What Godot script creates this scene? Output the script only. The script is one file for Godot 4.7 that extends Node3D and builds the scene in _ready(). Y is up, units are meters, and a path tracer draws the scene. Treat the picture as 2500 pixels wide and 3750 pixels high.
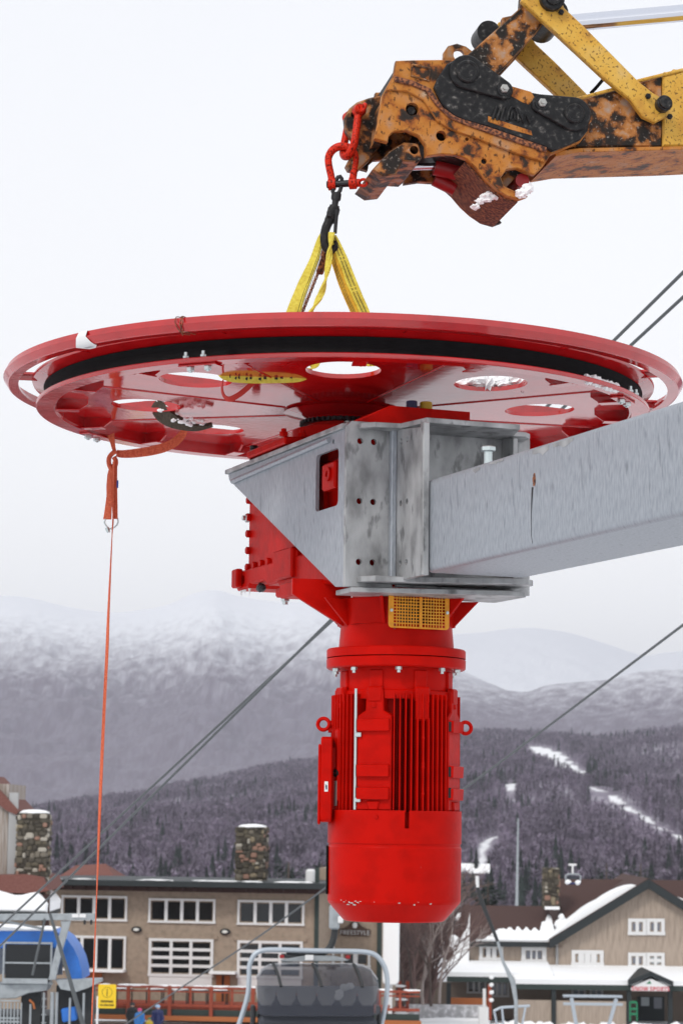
extends Node3D

const EYE := 11.0
var M := {}
var names := {}
var rng := RandomNumberGenerator.new()


func _ready() -> void:
	rng.seed = 20
	set_camera_and_light()
	make_materials()
	make_ground()
	make_hills()
	make_tan_building()
	make_lodge()
	make_side_building()
	make_support()
	make_gearbox()
	make_motor()
	make_bullwheel()
	make_excavator()
	make_rigging()
	make_wheel_extras()
	make_ropes_and_chairs()
	make_terminal()
	make_deck_and_people()
	make_yard()
	make_trees()


# ------------------------------------------------------------------ camera and light
func set_camera_and_light() -> void:
	var cam := Camera3D.new()
	cam.name = "camera"
	cam.fov = 24.138
	cam.near = 0.1
	cam.far = 30000.0
	cam.position = Vector3(0, EYE, 0)
	cam.basis = Basis(Vector3.RIGHT, deg_to_rad(7.29)) * Basis(Vector3.BACK, deg_to_rad(0.7))
	var at := CameraAttributesPhysical.new()
	at.frustum_far = 30000.0
	at.frustum_near = 0.1
	at.frustum_focal_length = 85.0
	at.exposure_aperture = 5.6
	at.frustum_focus_distance = 15.0
	cam.attributes = at
	add_child(cam)
	cam.current = true
	cam.far = 30000.0
	cam.fov = 24.138

	var sky_mat := ProceduralSkyMaterial.new()
	sky_mat.sky_top_color = Color(0.835, 0.845, 0.868)
	sky_mat.sky_horizon_color = Color(1.0, 1.0, 0.995)
	sky_mat.sky_curve = 0.16
	sky_mat.ground_bottom_color = Color(0.8, 0.8, 0.82)
	sky_mat.ground_horizon_color = Color(0.95, 0.95, 0.96)
	sky_mat.sun_angle_max = 0.0
	sky_mat.energy_multiplier = 1.27
	var cloud := NoiseTexture2D.new()
	cloud.width = 1024
	cloud.height = 512
	cloud.seamless = true
	cloud.noise = noise(7, 0.009, 4)
	cloud.color_ramp = ramp([0.0, 0.3, 0.6, 1.0], [Color(0, 0, 0), Color(0.03, 0.03, 0.03), Color(0.14, 0.14, 0.137), Color(0.19, 0.19, 0.185)])
	sky_mat.sky_cover = cloud
	sky_mat.sky_cover_modulate = Color(1, 1, 1, 1)
	var sky := Sky.new()
	sky.sky_material = sky_mat
	var env := Environment.new()
	env.background_mode = Environment.BG_SKY
	env.sky = sky
	env.tonemap_mode = Environment.TONE_MAPPER_LINEAR
	env.tonemap_exposure = 1.1
	env.sdfgi_enabled = true
	env.ssao_enabled = true
	env.ssil_enabled = true
	env.fog_enabled = true
	env.fog_density = 0.000105
	env.fog_light_color = Color(0.93, 0.945, 1.0)
	var we := WorldEnvironment.new()
	we.name = "environment"
	we.environment = env
	add_child(we)

	var sun := DirectionalLight3D.new()
	sun.name = "sun"
	sun.light_energy = 0.5
	sun.light_angular_distance = 12.0
	sun.light_color = Color(1.0, 0.98, 0.95)
	sun.shadow_enabled = true
	sun.look_at_from_position(Vector3(-5, 9, 8), Vector3.ZERO)
	add_child(sun)


# ------------------------------------------------------------------ helpers: noise, textures, materials
func noise(sd: int, freq: float, oct := 4, kind := FastNoiseLite.TYPE_SIMPLEX_SMOOTH) -> FastNoiseLite:
	var n := FastNoiseLite.new()
	n.seed = sd
	n.frequency = freq
	n.noise_type = kind
	n.fractal_octaves = oct
	if sd in [37, 51, 52, 53, 54, 55, 56]:
		# paint wear and grease: smeared outlines
		n.domain_warp_enabled = true
		n.domain_warp_amplitude = 45.0
		n.domain_warp_frequency = 0.012
	return n


func ramp(offs: Array, cols: Array) -> Gradient:
	var g := Gradient.new()
	g.offsets = PackedFloat32Array(offs)
	g.colors = PackedColorArray(cols)
	return g


func ntex(sd: int, freq: float, offs: Array, cols: Array, oct := 4, size := 512, kind := FastNoiseLite.TYPE_SIMPLEX_SMOOTH) -> NoiseTexture2D:
	var t := NoiseTexture2D.new()
	t.width = size
	t.height = size
	t.seamless = true
	t.noise = noise(sd, freq, oct, kind)
	t.color_ramp = ramp(offs, cols)
	return t


func btex(sd: int, freq: float, strength: float, oct := 4, size := 512) -> NoiseTexture2D:
	var t := NoiseTexture2D.new()
	t.width = size
	t.height = size
	t.seamless = true
	t.as_normal_map = true
	t.bump_strength = strength
	t.noise = noise(sd, freq, oct)
	return t


func lin(r: float, g: float, b: float) -> Color:
	return Color(r, g, b).linear_to_srgb()


func mat(called: String, col: Color, rough := 0.7, metal := 0.0, tex: Texture2D = null, scale := Vector3.ONE, bump: Texture2D = null, bump_scale := 1.0) -> StandardMaterial3D:
	var m := StandardMaterial3D.new()
	m.resource_name = called
	m.albedo_color = col
	m.roughness = rough
	m.metallic = metal
	if tex or bump:
		m.uv1_triplanar = true
		m.uv1_scale = scale
	if tex:
		m.albedo_texture = tex
	if bump:
		m.normal_enabled = true
		m.normal_texture = bump
		m.normal_scale = bump_scale
	M[called] = m
	return m


func over(m: StandardMaterial3D, tex: Texture2D, scale: Vector3) -> void:
	# a second, alpha carrying layer (stains, chips, scratches) over the base colour
	m.detail_enabled = true
	m.detail_albedo = tex
	m.detail_uv_layer = BaseMaterial3D.DETAIL_UV_2
	m.uv2_triplanar = true
	m.uv2_scale = scale


func make_materials() -> void:
	var w := Color.WHITE
	var fine := btex(3, 0.05, 3.0, 3)
	var soft_patch := ntex(5, 0.012, [0.0, 0.4, 0.6, 1.0], [Color(0.88, 0.88, 0.88), Color(0.96, 0.96, 0.96), w, w], 6)
	# red machine paint, with scuffs that show primer
	var red := mat("red_paint", lin(0.50, 0.004, 0.001), 0.40, 0.0, soft_patch, Vector3.ONE * 0.9, fine, 0.16)
	red.metallic_specular = 0.18
	over(red, ntex(11, 0.03, [0.0, 0.86, 0.88, 1.0], [Color(0.5, 0.05, 0.05, 0.0), Color(0.5, 0.05, 0.05, 0.0), Color(0.6, 0.3, 0.28, 0.4), Color(0.8, 0.75, 0.72, 0.8)], 6, 1024), Vector3.ONE * 0.7)
	var red2 := mat("wheel_paint", lin(0.50, 0.005, 0.007), 0.17, 0.0, ntex(15, 0.01, [0.0, 0.35, 0.7, 1.0], [Color(0.84, 0.82, 0.82), Color(0.95, 0.95, 0.95), w, w], 6, 1024), Vector3.ONE * 0.5, fine, 0.03)
	red2.metallic_specular = 0.78
	red2.roughness_texture = ntex(17, 0.008, [0.0, 0.5, 1.0], [Color(0.55, 0.55, 0.55), Color(0.8, 0.8, 0.8), w], 5)
	red2.roughness = 0.12
	over(red2, ntex(16, 0.02, [0.0, 0.88, 0.92, 1.0], [Color(0.2, 0.02, 0.02, 0.0), Color(0.2, 0.02, 0.02, 0.0), Color(0.25, 0.08, 0.07, 0.35), Color(0.35, 0.25, 0.22, 0.6)], 6, 1024), Vector3(0.6, 0.6, 0.6))
	mat("dark_red", lin(0.30, 0.006, 0.008), 0.4)
	var shackle := mat("shackle_paint", lin(0.60, 0.028, 0.010), 0.4)
	shackle.metallic_specular = 0.25
	shackle.uv1_triplanar = true
	shackle.uv1_scale = Vector3.ONE * 4
	shackle.albedo_texture = ntex(21, 0.02, [0.0, 0.62, 0.70, 1.0], [w, w, Color(0.35, 0.25, 0.2), Color(0.2, 0.16, 0.14)], 5)
	# hot dip galvanised steel: mottled zinc with runs
	var gtex := ntex(31, 0.02, [0.0, 0.3, 0.5, 0.7, 1.0], [Color(0.80, 0.81, 0.83), Color(0.85, 0.865, 0.88), Color(0.89, 0.90, 0.915), Color(0.92, 0.93, 0.94), Color(0.99, 0.99, 1.0)], 5, 1024)
	var galv := mat("galvanised", Color(0.69, 0.705, 0.725), 0.46, 0.35, gtex, Vector3(2.2, 0.5, 2.2), btex(32, 0.02, 4.0, 4), 0.12)
	over(galv, ntex(33, 0.012, [0.0, 0.70, 0.80, 1.0], [Color(0.36, 0.38, 0.40, 0.0), Color(0.36, 0.38, 0.40, 0.0), Color(0.36, 0.38, 0.40, 0.35), Color(0.30, 0.31, 0.32, 0.6)], 6, 1024), Vector3(1.2, 0.25, 1.2))
	var galv2 := mat("dull_galvanised", Color(0.72, 0.725, 0.73), 0.46, 0.3, ntex(34, 0.006, [0.0, 0.3, 0.5, 0.7, 1.0], [Color(0.62, 0.62, 0.62), Color(0.76, 0.76, 0.76), Color(0.86, 0.86, 0.86), Color(0.92, 0.92, 0.92), Color(1, 1, 1)], 6, 1024), Vector3(0.8, 0.4, 0.8), fine, 0.05)
	over(galv2, ntex(35, 0.006, [0.0, 0.66, 0.78, 1.0], [Color(0.15, 0.15, 0.15, 0.0), Color(0.15, 0.15, 0.15, 0.0), Color(0.15, 0.15, 0.15, 0.45), Color(0.08, 0.08, 0.08, 0.75)], 6, 1024), Vector3(1.1, 0.45, 1.1))
	mat("zinc_bolt", Color(0.78, 0.82, 0.82), 0.3, 0.8)
	mat("dark_steel", lin(0.035, 0.036, 0.04), 0.45, 0.6, ntex(36, 0.04, [0.0, 0.55, 0.7, 1.0], [w, Color(0.8, 0.8, 0.8), Color(1, 0.95, 0.9), Color(1, 1, 1)], 4), Vector3.ONE * 5)
	var greasy := mat("greasy_steel", lin(0.030, 0.029, 0.030), 0.36, 0.25, null, Vector3.ONE * 1.6, fine, 0.3)
	greasy.albedo_color = w
	greasy.albedo_texture = ntex(37, 0.010, [0.0, 0.55, 0.66, 0.76, 1.0], [lin(0.012, 0.012, 0.013), lin(0.02, 0.02, 0.021), lin(0.03, 0.03, 0.03), lin(0.055, 0.052, 0.05), lin(0.30, 0.28, 0.26)], 6, 1024)
	greasy.uv1_triplanar = true
	greasy.metallic = 0.0
	greasy.metallic_specular = 0.28
	var rubber := mat("rubber", lin(0.012, 0.012, 0.013), 0.75, 0.0, ntex(41, 0.02, [0.0, 0.5, 0.7, 1.0], [Color(0.7, 0.7, 0.7), Color(0.9, 0.9, 0.9), w, w], 5), Vector3(1, 18, 1), btex(42, 0.03, 6.0), 0.6)
	rubber.albedo_color = lin(0.012, 0.012, 0.013)
	rubber.metallic_specular = 0.2
	# excavator paint: sun-bleached yellow, orange primer, rust, black grease
	var digger := mat("digger_paint", w, 0.5, 0.0, ntex(51, 0.006, [0.0, 0.20, 0.28, 0.38, 0.54, 0.70, 0.86, 1.0], [lin(0.02, 0.017, 0.015), lin(0.05, 0.03, 0.02), lin(0.26, 0.08, 0.02), lin(0.48, 0.18, 0.03), lin(0.58, 0.25, 0.045), lin(0.58, 0.27, 0.08), lin(0.50, 0.28, 0.15), lin(0.60, 0.48, 0.36)], 7, 1024), Vector3.ONE * 0.8, fine, 0.3)
	digger.albedo_color = Color(0.90, 0.86, 0.82)
	digger.metallic_specular = 0.35
	over(digger, ntex(52, 0.016, [0.0, 0.68, 0.73, 1.0], [Color(0.1, 0.05, 0.03, 0.0), Color(0.1, 0.05, 0.03, 0.0), Color(0.30, 0.16, 0.08, 0.7), Color(0.08, 0.06, 0.05, 0.95)], 7, 1024), Vector3(1.5, 1.0, 1.5))
	var digger2 := mat("digger_paint_grimy", w, 0.5, 0.0, ntex(53, 0.006, [0.0, 0.34, 0.44, 0.54, 0.66, 0.80, 1.0], [lin(0.016, 0.015, 0.015), lin(0.03, 0.025, 0.022), lin(0.07, 0.035, 0.022), lin(0.40, 0.16, 0.045), lin(0.58, 0.27, 0.09), lin(0.52, 0.33, 0.22), lin(0.5, 0.44, 0.40)], 7, 1024), Vector3.ONE * 0.9, fine, 0.3)
	digger2.albedo_color = Color(0.88, 0.85, 0.82)
	digger2.metallic_specular = 0.3
	over(digger2, ntex(54, 0.02, [0.0, 0.74, 0.80, 1.0], [Color(0.8, 0.75, 0.7, 0.0), Color(0.8, 0.75, 0.7, 0.0), Color(0.6, 0.56, 0.52, 0.4), Color(0.8, 0.78, 0.76, 0.7)], 7, 1024), Vector3(1.5, 1.5, 1.5))
	var arm := mat("arm_paint", w, 0.45, 0.0, ntex(55, 0.005, [0.0, 0.14, 0.22, 0.45, 0.7, 1.0], [lin(0.04, 0.025, 0.015), lin(0.16, 0.08, 0.025), lin(0.48, 0.24, 0.035), lin(0.60, 0.33, 0.045), lin(0.63, 0.37, 0.06), lin(0.60, 0.39, 0.13)], 7, 1024), Vector3.ONE * 0.6, fine, 0.2)
	arm.metallic_specular = 0.4
	over(arm, ntex(56, 0.022, [0.0, 0.70, 0.75, 1.0], [Color(0.2, 0.1, 0.05, 0.0), Color(0.2, 0.1, 0.05, 0.0), Color(0.32, 0.18, 0.07, 0.7), Color(0.12, 0.08, 0.06, 0.9)], 7, 1024), Vector3(1.4, 1.4, 1.4))
	mat("rust", w, 0.85, 0.0, ntex(57, 0.03, [0.0, 0.45, 0.6, 1.0], [lin(0.02, 0.012, 0.01), lin(0.09, 0.03, 0.018), lin(0.26, 0.09, 0.035), lin(0.40, 0.17, 0.07)], 6), Vector3.ONE * 2, fine, 0.8)
	mat("chrome", Color(0.86, 0.87, 0.9), 0.12, 1.0)
	# webbing
	mat("yellow_webbing", w, 0.8, 0.0, ntex(61, 0.02, [0.0, 0.35, 0.6, 1.0], [lin(0.50, 0.36, 0.03), lin(0.64, 0.54, 0.06), lin(0.70, 0.62, 0.08), lin(0.74, 0.68, 0.14)], 5), Vector3.ONE * 3, fine, 0.4)
	mat("amber_webbing", w, 0.8, 0.0, ntex(62, 0.02, [0.0, 0.35, 0.6, 1.0], [lin(0.42, 0.20, 0.015), lin(0.62, 0.36, 0.02), lin(0.66, 0.42, 0.03), lin(0.70, 0.52, 0.06)], 5), Vector3.ONE * 3, fine, 0.4)
	mat("black_thread", lin(0.02, 0.02, 0.02), 0.9)
	mat("orange_webbing", w, 0.75, 0.0, ntex(63, 0.03, [0.0, 0.4, 0.65, 1.0], [lin(0.30, 0.05, 0.02), lin(0.55, 0.09, 0.035), lin(0.66, 0.14, 0.06), lin(0.68, 0.22, 0.12)], 5), Vector3.ONE * 4, fine, 0.4)
	mat("red_webbing", lin(0.50, 0.03, 0.02), 0.8)
	mat("blue_plastic", lin(0.02, 0.10, 0.45), 0.5)
	mat("navy_plastic", lin(0.012, 0.02, 0.10), 0.4)
	mat("yellow_plastic", lin(0.55, 0.40, 0.02), 0.4)
	mat("guard_yellow", lin(0.80, 0.31, 0.006), 0.45, 0.0, soft_patch, Vector3.ONE * 2)
	mat("white_label", lin(0.75, 0.75, 0.75), 0.6)
	mat("grey_print", lin(0.18, 0.18, 0.2), 0.7)
	mat("nameplate", lin(0.42, 0.42, 0.40), 0.4, 0.5)
	mat("old_carpet", w, 0.95, 0.0, ntex(64, 0.03, [0.0, 0.5, 1.0], [lin(0.02, 0.016, 0.012), lin(0.07, 0.055, 0.04), lin(0.14, 0.11, 0.08)], 5), Vector3.ONE * 4, fine, 1.0)
	# snow
	var snow := mat("snow", lin(0.71, 0.72, 0.74), 0.75, 0.0, null, Vector3.ONE * 0.15, btex(71, 0.02, 5.0, 5), 0.5)
	snow.uv1_world_triplanar = true
	mat("clean_snow", lin(0.88, 0.89, 0.90), 0.8)
	mat("slush", w, 0.6, 0.0, ntex(72, 0.02, [0.0, 0.5, 0.7, 1.0], [lin(0.30, 0.30, 0.31), lin(0.42, 0.42, 0.43), lin(0.6, 0.6, 0.62), lin(0.8, 0.8, 0.82)], 5), Vector3.ONE * 0.2)
	# buildings
	var stucco := mat("tan_stucco", lin(0.335, 0.262, 0.200), 0.95, 0.0, ntex(81, 0.02, [0.0, 0.4, 0.7, 1.0], [Color(0.85, 0.85, 0.85), Color(0.95, 0.95, 0.95), w, w], 6, 1024), Vector3.ONE * 0.12, fine, 0.3)
	stucco.uv1_world_triplanar = true
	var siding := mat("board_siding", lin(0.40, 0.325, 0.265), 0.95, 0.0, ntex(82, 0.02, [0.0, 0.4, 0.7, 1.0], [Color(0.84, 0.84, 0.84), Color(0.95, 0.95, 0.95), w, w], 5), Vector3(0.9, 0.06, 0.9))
	siding.uv1_world_triplanar = true
	mat("weathered_board", w, 0.95, 0.0, ntex(83, 0.02, [0.0, 0.45, 0.6, 1.0], [lin(0.20, 0.16, 0.13), lin(0.30, 0.255, 0.22), lin(0.36, 0.32, 0.29), lin(0.40, 0.37, 0.35)], 5), Vector3(0.7, 0.05, 0.7))
	mat("white_trim", lin(0.70, 0.70, 0.70), 0.6)
	mat("grey_trim", lin(0.36, 0.36, 0.36), 0.7)
	var glass := mat("dark_glass", lin(0.006, 0.008, 0.010), 0.06)
	glass.metallic_specular = 0.5
	mat("curtain_glass", lin(0.17, 0.18, 0.21), 0.12)
	mat("blind_glass", lin(0.34, 0.38, 0.40), 0.2)
	var shingle := mat("brown_shingle", w, 0.95, 0.0, ntex(84, 0.06, [0.0, 0.45, 0.6, 1.0], [lin(0.038, 0.018, 0.015), lin(0.056, 0.027, 0.022), lin(0.07, 0.034, 0.028), lin(0.085, 0.046, 0.04)], 5), Vector3.ONE * 0.25)
	shingle.uv1_world_triplanar = true
	mat("red_shingle", w, 0.95, 0.0, ntex(85, 0.06, [0.0, 0.5, 1.0], [lin(0.13, 0.05, 0.04), lin(0.17, 0.068, 0.055), lin(0.20, 0.09, 0.075)], 5), Vector3.ONE * 0.25)
	mat("dark_fascia", lin(0.012, 0.018, 0.02), 0.6)
	mat("dark_timber", lin(0.035, 0.012, 0.009), 0.8)
	mat("red_timber", lin(0.28, 0.05, 0.022), 0.75, 0.0, soft_patch, Vector3.ONE * 0.5)
	mat("orange_timber", lin(0.36, 0.11, 0.03), 0.75)
	mat("deck_green", lin(0.028, 0.042, 0.038), 0.8)
	mat("porch_shade_board", lin(0.17, 0.135, 0.11), 0.9)  # siding brown darkened to carry the shade under the porch
	mat("mortar", lin(0.07, 0.06, 0.045), 0.95)
	for i in 7:
		var c: Color = [lin(0.10, 0.085, 0.06), lin(0.16, 0.14, 0.11), lin(0.05, 0.042, 0.032), lin(0.36, 0.33, 0.28), lin(0.26, 0.15, 0.11), lin(0.075, 0.065, 0.05), lin(0.22, 0.18, 0.12)][i]
		mat("stone_%d" % i, c, 0.95)
	# lift equipment
	mat("grey_paint", lin(0.34, 0.37, 0.39), 0.5, 0.2, soft_patch, Vector3.ONE * 0.6)
	mat("pale_tube", lin(0.42, 0.47, 0.52), 0.4, 0.3)
	mat("dark_equipment", lin(0.02, 0.022, 0.024), 0.6)
	mat("blue_canopy", lin(0.02, 0.155, 0.56), 0.45, 0.0, soft_patch, Vector3.ONE * 0.3)
	mat("rope_wire", lin(0.105, 0.115, 0.12), 0.55, 0.4)
	var shield := mat("bubble_shield", Color(0.15, 0.165, 0.215, 0.70), 0.06)
	shield.transparency = BaseMaterial3D.TRANSPARENCY_ALPHA
	shield.cull_mode = BaseMaterial3D.CULL_DISABLED
	mat("seat_pad", lin(0.032, 0.036, 0.048), 0.7)
	mat("sign_yellow", lin(0.78, 0.52, 0.01), 0.5)
	mat("sign_black", lin(0.03, 0.025, 0.01), 0.7)
	mat("sign_brown", lin(0.06, 0.03, 0.018), 0.7)
	mat("sign_red", lin(0.55, 0.03, 0.06), 0.6)
	mat("sign_green", lin(0.01, 0.18, 0.08), 0.6)
	mat("light_diffuser", lin(0.7, 0.7, 0.66), 0.4)
	# plants
	var bark := mat("bark", w, 0.95, 0.0, ntex(91, 0.03, [0.0, 0.5, 1.0], [lin(0.05, 0.035, 0.03), lin(0.10, 0.075, 0.065), lin(0.20, 0.16, 0.15)], 4), Vector3(3, 0.6, 3))
	bark.uv1_world_triplanar = true
	mat("birch_bark", lin(0.33, 0.28, 0.26), 0.9)
	mat("needles", lin(0.022, 0.034, 0.026), 0.95)
	mat("twig", lin(0.12, 0.085, 0.08), 0.95)
	for k in ["forest_bare", "forest_needle"]:
		var f := mat(k, w, 1.0)
		f.vertex_color_use_as_albedo = true
	var hill := mat("hill_cover", w, 1.0)
	hill.vertex_color_use_as_albedo = true


# ------------------------------------------------------------------ helpers: nodes
func numbered(n: String) -> String:
	if not names.has(n):
		names[n] = 0
		return n
	names[n] += 1
	return "%s_%03d" % [n, names[n]]


func thing(called: String, label: String, category: String, at := Vector3.ZERO, turn := 0.0, group := "") -> Node3D:
	var o := Node3D.new()
	o.name = numbered(called)
	add_child(o)
	o.position = at
	o.rotation.y = turn
	tag(o, label, category, group)
	return o


func tag(o: Node3D, label: String, category: String, group := "") -> void:
	o.set_meta("label", label)
	o.set_meta("category", category)
	if group:
		o.set_meta("group", group)


func put(st: SurfaceTool, called: String, m: String, parent: Node3D = self) -> MeshInstance3D:
	var o := MeshInstance3D.new()
	o.mesh = st.commit()
	o.material_override = M[m]
	o.name = numbered(called) if parent == self else called
	parent.add_child(o, true)
	return o


func again(src: MeshInstance3D, parent: Node3D, xf: Transform3D) -> MeshInstance3D:
	var o := MeshInstance3D.new()
	o.mesh = src.mesh
	o.material_override = src.material_override
	o.name = String(src.name).rstrip("0123456789")
	parent.add_child(o, true)
	o.transform = xf
	return o


func structure(o: Node3D) -> Node3D:
	o.set_meta("kind", "structure")
	return o


# ------------------------------------------------------------------ helpers: shapes
func S() -> SurfaceTool:
	var st := SurfaceTool.new()
	st.begin(Mesh.PRIMITIVE_TRIANGLES)
	return st


func tri(st: SurfaceTool, a: Vector3, b: Vector3, c: Vector3, n := Vector3.ZERO) -> void:
	var g := (b - a).cross(c - a)
	if g.length_squared() < 1e-16:
		return
	if n == Vector3.ZERO:
		n = -g
	if g.dot(n) > 0.0:
		var t := b
		b = c
		c = t
		g = -g
	st.set_normal(-g.normalized())
	st.set_uv(Vector2.ZERO)
	st.add_vertex(a)
	st.add_vertex(b)
	st.add_vertex(c)


func quad(st: SurfaceTool, a: Vector3, b: Vector3, c: Vector3, d: Vector3, n := Vector3.ZERO) -> void:
	tri(st, a, b, c, n)
	tri(st, a, c, d, n)


func tri3(st: SurfaceTool, a: Vector3, b: Vector3, c: Vector3, na: Vector3, nb: Vector3, nc: Vector3) -> void:
	if (b - a).cross(c - a).dot(na + nb + nc) > 0.0:
		var t := b
		b = c
		c = t
		t = nb
		nb = nc
		nc = t
	st.set_uv(Vector2.ZERO)
	st.set_normal(na)
	st.add_vertex(a)
	st.set_normal(nb)
	st.add_vertex(b)
	st.set_normal(nc)
	st.add_vertex(c)


func box(st: SurfaceTool, c: Vector3, s: Vector3, b := Basis(), ch := 0.0) -> void:
	var h := s / 2.0
	ch = minf(ch, minf(h.x, minf(h.y, h.z)) * 0.9)
	for a in 3:
		var u := (a + 1) % 3
		var w := (a + 2) % 3
		for sa in [-1.0, 1.0]:
			var n := Vector3.ZERO
			n[a] = sa
			var q: Array[Vector3] = []
			for k in [[-1, -1], [1, -1], [1, 1], [-1, 1]]:
				var p := Vector3.ZERO
				p[a] = sa * h[a]
				p[u] = k[0] * (h[u] - ch)
				p[w] = k[1] * (h[w] - ch)
				q.append(c + b * p)
			quad(st, q[0], q[1], q[2], q[3], b * n)
			if ch <= 0.0:
				continue
			for su in [-1.0, 1.0]:
				var e: Array[Vector3] = []
				for k in [[0, -1], [0, 1], [1, 1], [1, -1]]:
					var p := Vector3.ZERO
					p[a] = sa * (h[a] - ch * k[0])
					p[u] = su * (h[u] - ch * (1 - k[0]))
					p[w] = k[1] * (h[w] - ch)
					e.append(c + b * p)
				var m := Vector3.ZERO
				m[a] = sa
				m[u] = su
				quad(st, e[0], e[1], e[2], e[3], b * m)
	if ch > 0.0:
		for k in 8:
			var sg := Vector3(1 if k & 1 else -1, 1 if k & 2 else -1, 1 if k & 4 else -1)
			tri(st, c + b * (sg * Vector3(h.x, h.y - ch, h.z - ch)), c + b * (sg * Vector3(h.x - ch, h.y, h.z - ch)), c + b * (sg * Vector3(h.x - ch, h.y - ch, h.z)), b * sg)


func boxp(called: String, c: Vector3, s: Vector3, m: String, parent: Node3D, b := Basis(), ch := 0.0) -> MeshInstance3D:
	var st := S()
	box(st, c, s, b, ch)
	return put(st, called, m, parent)


func keyed(poly: PackedVector2Array, holes: Array) -> PackedVector2Array:
	# joins holes to the outline by hair-thin cuts so that it can be triangulated
	var out := poly
	if Geometry2D.is_polygon_clockwise(out):
		out.reverse()
	for hh in holes:
		var h: PackedVector2Array = hh
		if not Geometry2D.is_polygon_clockwise(h):
			h.reverse()
		var best := 1e9
		var bi := 0
		var bj := 0
		for i in out.size():
			for j in h.size():
				var d: float = out[i].distance_squared_to(h[j])
				if d < best:
					best = d
					bi = i
					bj = j
		var r := PackedVector2Array()
		for i in bi + 1:
			r.append(out[i])
		for j in h.size():
			r.append(h[(bj + j) % h.size()])
		var side := (h[bj] - out[bi]).orthogonal().normalized() * 0.0002
		r.append(h[bj] + side)
		r.append(out[bi] + side)
		for i in range(bi + 1, out.size()):
			r.append(out[i])
		out = r
	return out


func circle(c: Vector2, r: float, n := 20) -> PackedVector2Array:
	var p := PackedVector2Array()
	for i in n:
		p.append(c + Vector2(cos(TAU * i / n), sin(TAU * i / n)) * r)
	return p


func rrect(c: Vector2, s: Vector2, r: float, n := 5) -> PackedVector2Array:
	var p := PackedVector2Array()
	for k in 4:
		var o: Vector2 = c + (s / 2.0 - Vector2(r, r)) * [Vector2(1, 1), Vector2(-1, 1), Vector2(-1, -1), Vector2(1, -1)][k]
		for i in n + 1:
			var a := PI / 2 * (k + float(i) / n)
			p.append(o + Vector2(cos(a), sin(a)) * r)
	return p


func inset(poly: PackedVector2Array, d: float) -> PackedVector2Array:
	# poly counter-clockwise; every corner moves in by d
	var n := poly.size()
	var r := PackedVector2Array()
	for i in n:
		var e1 := (poly[i] - poly[(i + n - 1) % n]).normalized()
		var e2 := (poly[(i + 1) % n] - poly[i]).normalized()
		var n1 := Vector2(-e1.y, e1.x)
		var n2 := Vector2(-e2.y, e2.x)
		var m := n1 + n2
		var l := maxf(m.dot(n1), 0.5)
		r.append(poly[i] + m / l * d)
	return r


func prism(st: SurfaceTool, outline: Array, z0: float, z1: float, xf := Transform3D(), ch := 0.0, holes := []) -> void:
	# an outline in the xy plane given a thickness along z, with chamfered rims and holes right through
	var poly := PackedVector2Array(outline)
	if Geometry2D.is_polygon_clockwise(poly):
		poly.reverse()
	var cap := inset(poly, ch) if ch > 0.0 else poly
	var flat := keyed(cap, holes)
	var ix := Geometry2D.triangulate_polygon(flat)
	if ix.is_empty():
		print("triangulation failed ", outline.size(), " ", holes.size(), " ", poly[0])
	for f in [[z0, -1.0], [z1, 1.0]]:
		var n: Vector3 = xf.basis * Vector3(0, 0, f[1] * signf(z1 - z0))
		for k in range(0, ix.size(), 3):
			tri(st, xf * Vector3(flat[ix[k]].x, flat[ix[k]].y, f[0]), xf * Vector3(flat[ix[k + 1]].x, flat[ix[k + 1]].y, f[0]), xf * Vector3(flat[ix[k + 2]].x, flat[ix[k + 2]].y, f[0]), n)
	var dz := ch * signf(z1 - z0)
	wall(st, poly, z0 + dz, z1 - dz, xf, 1.0)
	if ch > 0.0:
		for i in poly.size():
			var j := (i + 1) % poly.size()
			var e := poly[j] - poly[i]
			var o := Vector3(e.y, -e.x, 0).normalized()
			var sg := signf(z1 - z0)
			quad(st, xf * Vector3(poly[i].x, poly[i].y, z0 + dz), xf * Vector3(poly[j].x, poly[j].y, z0 + dz), xf * Vector3(cap[j].x, cap[j].y, z0), xf * Vector3(cap[i].x, cap[i].y, z0), xf.basis * (o - Vector3(0, 0, sg)))
			quad(st, xf * Vector3(poly[i].x, poly[i].y, z1 - dz), xf * Vector3(poly[j].x, poly[j].y, z1 - dz), xf * Vector3(cap[j].x, cap[j].y, z1), xf * Vector3(cap[i].x, cap[i].y, z1), xf.basis * (o + Vector3(0, 0, sg)))
	for hh in holes:
		var h: PackedVector2Array = hh
		if Geometry2D.is_polygon_clockwise(h):
			h.reverse()
		wall(st, h, z0, z1, xf, -1.0)


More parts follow.
